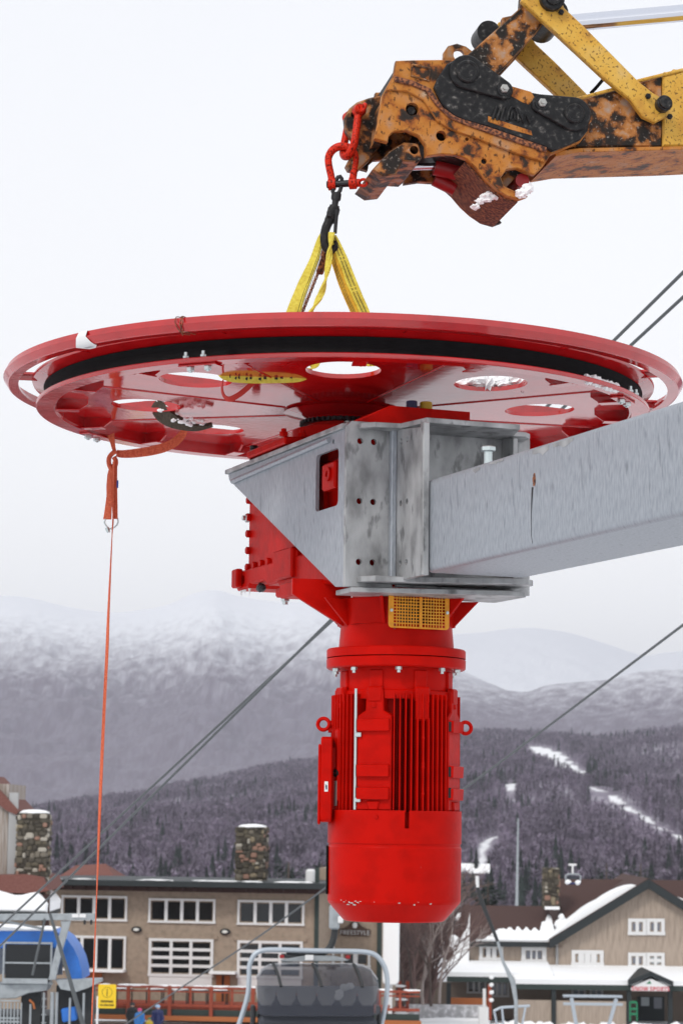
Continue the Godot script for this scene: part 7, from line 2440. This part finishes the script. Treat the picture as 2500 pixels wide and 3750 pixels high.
func sdf_body(joints: Array, bones: Array, cell: float) -> SurfaceTool:
	# one smooth skin round a set of tapered bones, meshed as surface nets
	var lo := Vector3(9, 9, 9)
	var hi := -lo
	for j in joints:
		var p := Vector3(j[0], j[1], j[2])
		lo = lo.min(p - Vector3.ONE * (j[3] + cell * 2))
		hi = hi.max(p + Vector3.ONE * (j[3] + cell * 2))
	var n := Vector3i(((hi - lo) / cell).ceil()) + Vector3i.ONE
	var val := PackedFloat32Array()
	val.resize(n.x * n.y * n.z)
	for x in n.x:
		for y in n.y:
			for z in n.z:
				var p := lo + Vector3(x, y, z) * cell
				var d := 9.0
				for b in bones:
					var ja: Array = joints[b[0]]
					var jb: Array = joints[b[1]]
					var a := Vector3(ja[0], ja[1], ja[2])
					var ab := Vector3(jb[0], jb[1], jb[2]) - a
					var f := clampf((p - a).dot(ab) / maxf(ab.length_squared(), 1e-6), 0.0, 1.0)
					var e: float = (p - a - ab * f).length() - lerpf(ja[3], jb[3], f)
					var h := clampf(0.5 + 0.5 * (e - d) / 0.04, 0.0, 1.0)
					d = lerpf(e, d, h) - 0.04 * h * (1.0 - h)
				val[(x * n.y + y) * n.z + z] = d
	var at := func(x: int, y: int, z: int) -> float: return val[(x * n.y + y) * n.z + z]
	var pt := {}
	for x in n.x - 1:
		for y in n.y - 1:
			for z in n.z - 1:
				var s := Vector3.ZERO
				var c := 0
				for e in [[0, 0, 0, 1, 0, 0], [0, 1, 0, 1, 1, 0], [0, 0, 1, 1, 0, 1], [0, 1, 1, 1, 1, 1], [0, 0, 0, 0, 1, 0], [1, 0, 0, 1, 1, 0], [0, 0, 1, 0, 1, 1], [1, 0, 1, 1, 1, 1], [0, 0, 0, 0, 0, 1], [1, 0, 0, 1, 0, 1], [0, 1, 0, 0, 1, 1], [1, 1, 0, 1, 1, 1]]:
					var a: float = at.call(x + e[0], y + e[1], z + e[2])
					var b: float = at.call(x + e[3], y + e[4], z + e[5])
					if (a < 0.0) != (b < 0.0):
						s += Vector3(e[0], e[1], e[2]).lerp(Vector3(e[3], e[4], e[5]), a / (a - b))
						c += 1
				if c > 0:
					pt[Vector3i(x, y, z)] = lo + (Vector3(x, y, z) + s / c) * cell
	var st := S()
	for k in pt:
		var p: Vector3i = k
		for ax in 3:
			var u := Vector3i.ZERO
			u[(ax + 1) % 3] = 1
			var w := Vector3i.ZERO
			w[(ax + 2) % 3] = 1
			if p.x + 1 >= n.x or p.y + 1 >= n.y or p.z + 1 >= n.z:
				continue
			var q := p
			q[ax] += 1
			var a: float = at.call(p.x, p.y, p.z)
			var b: float = at.call(q.x, q.y, q.z)
			if (a < 0.0) == (b < 0.0):
				continue
			if not (pt.has(p - u) and pt.has(p - w) and pt.has(p - u - w)):
				continue
			var o := Vector3.ZERO
			o[ax] = 1.0 if a < 0.0 else -1.0
			quad(st, pt[p], pt[p - u], pt[p - u - w], pt[p - w], o)
	return st


func make_people() -> void:
	var specs := [
		["person in a navy jacket and pale blue helmet, back to camera", Vector3(-8.877, 1.932, -122), 1.74, "navy_plastic", "blue_plastic", "light_blue", 0.3],
		["child in a bright blue jacket and pink hat beside the railing", Vector3(-9.807, 1.734, -122.5), 1.52, "blue_bright", "yellow_plastic", "pink", -0.3],
		["person in black standing behind the child in blue", Vector3(-10.265, 1.805, -123.5), 1.72, "dark_equipment", "dark_equipment", "dark_equipment", 0.1],
		["child in yellow and red stooping between the navy jacket and blue child", Vector3(-9.241, 1.453, -121.5), 1.15, "yellow_plastic", "sign_red", "sign_green", 0.5]]
	mat("light_blue", lin(0.35, 0.5, 0.7), 0.6)
	mat("blue_bright", lin(0.05, 0.25, 0.65), 0.6)
	mat("pink", lin(0.75, 0.06, 0.2), 0.6)
	mat("skin", lin(0.5, 0.3, 0.22), 0.6)
	# joints of a standing figure, one metre of stature: x, y, z, radius
	var j := [[0, 0.93, 0, 0.06], [0, 0.85, 0, 0.038], [0, 0.79, 0, 0.075], [0, 0.60, 0, 0.088], [0, 0.50, 0, 0.088], [-0.055, 0.47, 0, 0.06], [-0.07, 0.26, 0.01, 0.043], [-0.075, 0.04, 0, 0.032], [-0.08, 0.02, 0.07, 0.024], [0.055, 0.47, 0, 0.06], [0.07, 0.26, 0.02, 0.043], [0.08, 0.04, -0.01, 0.032], [0.085, 0.02, 0.06, 0.024], [-0.115, 0.79, 0, 0.045], [-0.155, 0.62, 0.0, 0.036], [-0.13, 0.48, 0.06, 0.027], [0.115, 0.79, 0, 0.045], [0.155, 0.62, 0.02, 0.036], [0.12, 0.50, 0.08, 0.027], [0, 0.915, 0.03, 0.045]]
	var bones := [[0, 1], [0, 19], [1, 2], [2, 3], [3, 4], [4, 5], [4, 9], [5, 6], [6, 7], [7, 8], [9, 10], [10, 11], [11, 12], [2, 13], [2, 16], [13, 14], [14, 15], [16, 17], [17, 18]]
	var body := sdf_body(j, bones, 0.022).commit()
	for s in specs:
		var head: Vector3 = s[1]
		var k: float = s[2]
		var gy := ground_y(head.x, head.z) - 0.1
		var t := thing("person", s[0], "person", Vector3(head.x, gy, head.z), s[6], "people by the deck railing")
		var o := MeshInstance3D.new()
		o.mesh = body
		o.material_override = M[s[3]]
		o.name = "body"
		t.add_child(o)
		o.scale = Vector3.ONE * k
		var st := S()
		lathe(st, [Vector2(0.075, 0.925), Vector2(0.076, 0.95), Vector2(0.062, 0.985), Vector2(0.03, 1.003), Vector2(0.0, 1.006)], 14)
		var hat := put(st, "helmet", s[5], t)
		hat.scale = Vector3.ONE * k
		st = S()
		lump(st, Vector3(0, 0.912, 0.032), Vector3(0.052, 0.055, 0.045), 2, 0.05, 6)
		var fc := put(st, "face", "skin", t)
		fc.scale = Vector3.ONE * k
		for x in [-1.0, 1.0]:
			st = S()
			tube(st, [Vector3(x * 0.058, 0.46, 0), Vector3(x * 0.07, 0.26, 0.015), Vector3(x * 0.076, 0.06, 0)], [0.066, 0.05, 0.042], 10)
			var lg := put(st, "trouser_leg", s[4], t)
			lg.scale = Vector3.ONE * k


# ------------------------------------------------------------------ yard in front of the right lodge
func make_yard() -> void:
	var st: SurfaceTool
	# stair tower of the deck
	var t := thing("deck_stairs", "red timber deck stairs right of the covered chair", "stairs", Vector3(12.599, -2.1, -147))
	for q in [-9.356236387799976, -8.755307363060712, -8.269936051777512]:
		boxp("post", Vector3(q, 1.7, 0), Vector3(0.2, 3.4, 0.2), "red_timber", t)
	var sl := [Vector2(-8.811, 2.22), Vector2(1.086, 2.043)]
	for k in 7:
		boxp("rail", Vector3(sl[0].x, sl[0].y + sl[1].y / 2 - k * 0.42 - 0.15, 0.05), Vector3(sl[1].x, 0.14, 0.1), "red_timber", t)
	for k in 3:
		st = S()
		lump(st, Vector3(sl[0].x + 0.1 * k, sl[0].y + 0.9 - k * 0.8, 0.15), Vector3(0.5, 0.08, 0.1), k + 2, 0.2, 5)
		put(st, "step_snow", "clean_snow", t)
	# grey mats and snow bank
	var m := thing("grey_snow_ramp", "grey icy ramp with a snowy edge left of the red post", "ramp", Vector3(12.599, -2.1, -147))
	st = S()
	prism(st, [Vector2(-8.348, 1.846), Vector2(-5.865, 1.853), Vector2(-3.347, 1.848), Vector2(-3.215, 1.011), Vector2(-8.34, 0.972)], -2.6, -2.0, Transform3D(), 0.03)
	put(st, "ramp", "slush", m)
	st = S()
	prism(st, [Vector2(-8.577, 0.983), Vector2(-5.905, 1.129), Vector2(-3.231, 1.092), Vector2(-3.228, 0.386), Vector2(-8.571, 0.322)], -2.0, -1.0, Transform3D(), 0.08)
	put(st, "snow_edge", "clean_snow", m)
	var bk := thing("snow_bank", "white snow bank in front of the right lodge's porch", "snow bank", Vector3(12.599, -2.1, -147))
	st = S()
	for k in 22:
		var f := k / 21.0
		lump(st, Vector3(-2.833245001021753 + f * 14.0, 0.25, 0.6 + 0.3 * sin(k * 1.7)), Vector3(1.0, 0.75 + 0.15 * sin(k * 2.1), 1.0), k, 0.25, 7)
	put(st, "bank", "clean_snow", bk)
	# red post with snow
	var rp := thing("red_post", "single red timber post flecked with snow in the yard", "post", Vector3(12.599, -2.1, -147))
	var pr := [Vector2(-3.322, 2.201), Vector2(0.231, 2.1)]
	boxp("post", Vector3(pr[0].x, pr[0].y, 0), Vector3(pr[1].x, pr[1].y, 0.3), "red_timber", rp, Basis(), 0.03)
	st = S()
	for k in 4:
		lump(st, Vector3(pr[0].x + 0.1, pr[0].y + 1.5 - k * 0.45, 0.15), Vector3(0.14, 0.12, 0.08), k + 30, 0.2, 5)
	put(st, "clinging_snow", "clean_snow", rp)
	var wp := thing("white_post", "white post on a block beside the single red post", "post", Vector3(12.599, -2.1, -147))
	pr = [Vector2(-3.647, 2.48), Vector2(0.185, 1.079)]
	boxp("post", Vector3(pr[0].x, pr[0].y, 0.1), Vector3(pr[1].x, pr[1].y, 0.15), "white_trim", wp, Basis(), 0.02)
	pr = [Vector2(-3.69, 1.787), Vector2(0.601, 0.488)]
	boxp("block", Vector3(pr[0].x, pr[0].y - 0.8, 0.1), Vector3(pr[1].x, pr[1].y + 1.4, 0.4), "white_trim", wp, Basis(), 0.03)
	# ski rack bench
	var rk := thing("ski_rack", "pale grey ski rack with slanted legs before the porch", "ski rack", Vector3(12.599, -2.1, -147))
	var b := [Vector2(2.778, 2.432), Vector2(3.558, 0.451)]
	for k in 2:
		boxp("rail", Vector3(b[0].x, b[0].y + 0.28 - k * 0.45, 1.0 + k * 0.2), Vector3(b[1].x, 0.16, 0.12), "pale_tube", rk, Basis(), 0.02)
	for px in [1.6873386795486756, 3.8675657890868003]:
		boxp("leg", Vector3(px, b[0].y - 0.9, 1.2), Vector3(0.22, 2.2, 0.16), "pale_tube", rk, Basis(Vector3.BACK, 0.18 if px < b[0].x else -0.28), 0.03)
	boxp("base_rail", Vector3(b[0].x, 0.35, 1.3), Vector3(b[1].x * 1.15, 0.25, 0.2), "deck_green", rk)
	# green chair
	var gc := thing("green_chair", "small bright green frame chair beside the lodge door", "chair", Vector3(12.599, -2.1, -147))
	var g := [Vector2(5.465, 1.859), Vector2(0.419, 0.8)]
	for x in [-0.5, 0.5]:
		boxp("leg", Vector3(g[0].x + x * g[1].x, g[0].y - 0.2, -1.0), Vector3(0.09, g[1].y + 0.3, 0.09), "sign_green", gc)
	for y in [0.48, -0.02, -0.4]:
		boxp("slat", Vector3(g[0].x, g[0].y + y * g[1].y, -1.0), Vector3(g[1].x, 0.14, 0.1), "sign_green", gc)
	# pale pipe railing
	var pr2 := thing("pipe_railing", "pale blue pipe railing in the snow near the leaning snow lance", "railing", Vector3(8.399, 2.167, -112))
	var o := -pr2.position
	tubep("top_pipe", [Vector3(7.259, 2.31, -112) + o, Vector3(7.598, 2.471, -112) + o, Vector3(8.918, 2.566, -112) + o], 0.06, "pale_tube", pr2)
	for l in [[Vector3(7.279, 2.31, -112), Vector3(7.605, 0.785, -112)], [Vector3(7.639, 2.433, -112), Vector3(7.804, 0.788, -112)], [Vector3(8.718, 2.524, -112), Vector3(8.403, 0.795, -112)]]:
		tubep("leg", [l[0] + o, l[1] + o], 0.05, "pale_tube", pr2)
	# snow lance leaning over the yard
	var sl2 := thing("snow_lance", "long dark leaning snow lance with a pale tip, right of the motor", "snow lance", Vector3(7.504, 1.539, -100))
	o = -sl2.position
	tubep("lance", [Vector3(5.759, 8.351, -100) + o, Vector3(5.96, 7.679, -100) + o, Vector3(6.631, 6.059, -100) + o], [0.055, 0.09, 0.07], "dark_equipment", sl2)
	tubep("nozzle", [Vector3(5.776, 8.707, -100) + o, Vector3(5.796, 8.245, -100) + o], 0.07, "white_trim", sl2)
	tubep("lower_boom", [Vector3(6.631, 6.059, -100) + o, Vector3(6.867, 5.215, -100) + o, Vector3(7.263, 4.427, -100) + o, Vector3(7.391, 3.638, -100) + o, Vector3(7.397, 1.538, -100) + o], [0.06, 0.06, 0.11, 0.08, 0.07], "grey_paint", sl2)
	# tall grey mast on the far side of the lodge
	var ms := thing("light_mast", "tall thin grey mast standing before the wooded hill", "mast", Vector3(24.465, 1.564, -330))
	o = -ms.position
	tubep("mast", [Vector3(24.616, 11.271, -330) + o, Vector3(0, -3, 0)], [0.10, 0.22], "grey_paint", ms)
	# houses on the hillside
	var n := 0
	for h in [[Vector3(29.563, -0.374, -520), 5.5, "small snow roofed house on the hillside just right of the motor"], [Vector3(105.897, -2.255, -900), 8.0, "long snow roofed house in the woods above the brown roof"], [Vector3(113.881, -2.645, -920), 5.0, "small snowy cabin right of the long house in the woods"], [Vector3(130.127, 0.011, -920), 7.0, "snow roofed house in the woods at the right edge"]]:
		var ho := thing("hillside_house", h[2], "house", h[0], 0.2 * n, "houses on the hillside")
		var w: float = h[1]
		boxp("wall", Vector3(0, -1.5, 0), Vector3(w, 3.0, 4.0), "weathered_board", ho)
		st = S()
		prism(st, [Vector2(-2.5, 0.0), Vector2(0, 1.7), Vector2(2.5, 0.0), Vector2(2.5, 0.25), Vector2(0, 2.1), Vector2(-2.5, 0.25)], -w / 2 - 0.4, w / 2 + 0.4, Transform3D(Basis(Vector3(0, 0, 1), Vector3(0, 1, 0), Vector3(-1, 0, 0)), Vector3.ZERO))
		put(st, "snowy_roof", "clean_snow", ho)
		for x in [-0.25, 0.25]:
			boxp("window", Vector3(w * x, -1.3, 2.02), Vector3(0.9, 1.1, 0.06), "dark_glass", ho)
		n += 1


# ------------------------------------------------------------------ single trees
func make_trees() -> void:
	# leafless trees between the buildings
	var labels := ["leafless tree nearest the white wall panel", "second leafless tree right of the white wall panel", "pale forked birch in the middle of the bare trees", "leafless tree leaning towards the lodge's hipped roof", "bare pale birch nearest the right lodge"]
	var k := 0
	for q in [Vector3(4.163, 0.429, -146), Vector3(4.685, 0.435, -146), Vector3(5.259, 0.442, -146), Vector3(5.729, 0.447, -146), Vector3(6.303, 0.454, -146)]:
		var p: Vector3 = q
		var t := thing("bare_tree", labels[k], "tree", Vector3(p.x, -0.1, p.z - rng.randf() * 4.0), rng.randf() * TAU, "bare trees between the buildings")
		var birch := k == 2 or k == 4
		var trunk := S()
		var twigs := S()
		grow(trunk, twigs, Vector3.ZERO, Vector3(rng.randf_range(-0.12, 0.12), 1, rng.randf_range(-0.1, 0.1)).normalized(), rng.randf_range(2.0, 3.2), 0.11, 0)
		put(trunk, "trunk", "birch_bark" if birch else "bark", t)
		put(twigs, "crown", "birch_bark" if birch else "twig", t)
		k += 1
	# brush and saplings on the bank between the two lodges
	var th := S()
	var tw := S()
	grow(th, tw, Vector3.ZERO, Vector3.UP, 2.2, 0.09, 1)
	th.append_from(tw.commit(), 0, Transform3D())
	var at := []
	var cols := []
	for n in 240:
		var d := rng.randf_range(150.0, 225.0)
		var bx := rng.randf_range(0.018, 0.038)
		var s := rng.randf_range(0.9, 1.8)
		at.append(Transform3D(Basis(Vector3.UP, rng.randf() * TAU).scaled(Vector3(s, s * 1.15, s)), Vector3(bx * d, ground_y(0, -d) - 0.2, -d)))
		var c := rng.randf_range(0.6, 1.6)
		cols.append(Color(0.115 * c, 0.075 * c, 0.068 * c))
	mass("thicket", th, at, cols, "forest_bare", "reddish brown leafless thicket between the two lodges", "thicket")
	# dark evergreen behind the lodge's chimney
	conifer_clump("evergreen_tree", "round dark evergreen tree right of the lodge's middle chimney", Vector3(-3.499, 5.642, -175), 2.9, 5.6)
	conifer_clump("evergreen_tree", "small dark evergreen between the motor and the lodge roof vent", Vector3(-1.142, 5.518, -180), 1.4, 3.6)
	conifer_clump("evergreen_tree", "dark evergreen at the foot of the hill left of the right chimney", Vector3(13.084, 3.661, -210), 2.0, 4.5)
	conifer_clump("evergreen_tree", "dark evergreen behind the ridge of the brown roof", Vector3(26.678, 4.671, -240), 3.0, 6.0)
	conifer_clump("evergreen_tree", "bushy evergreen behind the brown roof towards the right edge", Vector3(30.044, 4.711, -240), 3.4, 6.0)


func grow(trunk: SurfaceTool, twigs: SurfaceTool, at: Vector3, dir: Vector3, length: float, r: float, level: int) -> void:
	var pts := [at]
	var rad := [r]
	var d := dir
	var p := at
	for i in 4:
		d = (d + Vector3(rng.randf_range(-0.16, 0.16), rng.randf_range(-0.02, 0.12), rng.randf_range(-0.16, 0.16))).normalized()
		p += d * length / 4.0
		pts.append(p)
		rad.append(lerpf(r, r * 0.62, (i + 1) / 4.0))
	tube(trunk if level < 2 else twigs, pts, rad, 6 if level < 2 else 4, false)
	if level >= 4:
		return
	var kids := 3 if level < 3 else 4
	for i in kids:
		var a := rng.randf() * TAU
		var side := d.cross(Vector3(cos(a), 0.2, sin(a))).normalized()
		var nd := (d * rng.randf_range(0.75, 1.1) + side * rng.randf_range(0.4, 0.85) + Vector3(0, 0.15, 0)).normalized()
		var from: Vector3 = pts[4] if i < 2 else pts[rng.randi_range(2, 3)]
		grow(trunk, twigs, from, nd, length * rng.randf_range(0.58, 0.8), r * rng.randf_range(0.45, 0.6), level + 1)


func conifer_clump(called: String, label: String, top: Vector3, w: float, h: float) -> void:
	# crown of needle sprays round a short visible trunk
	var base := Vector3(top.x, 0.0, top.z)
	var t := thing(called, label, "tree", base, 0.0, "evergreen trees around the buildings")
	var ty := top.y + 2.2
	tubep("trunk", [Vector3.ZERO, Vector3(0, ty - h * 0.5, 0), Vector3(0, ty, 0)], [0.25, 0.16, 0.04], "bark", t)
	var st := S()
	for i in 2600:
		var f := sqrt(rng.randf())
		var y := ty - h * f
		var lobes := 0.72 + 0.28 * sin(f * 23.0 + rng.randf() * 1.5)
		var rr := w * (0.25 + 0.75 * sin(PI * clampf(f * 0.85 + 0.08, 0, 1))) * lobes * sqrt(rng.randf_range(0.12, 1.0))
		var a := rng.randf() * TAU
		rr *= 0.85 + 0.25 * sin(a * 3.0 + f * 9.0)
		var p := Vector3(cos(a) * rr, y, sin(a) * rr)
		var o := Vector3(cos(a), rng.randf_range(-0.6, 0.3), sin(a)) * rng.randf_range(0.18, 0.42)
		var s := o.cross(Vector3(rng.randf_range(-1, 1), 1, rng.randf_range(-1, 1))).normalized() * rng.randf_range(0.05, 0.12)
		tri(st, p - s, p + s, p + o)
	put(st, "crown", "needles", t)
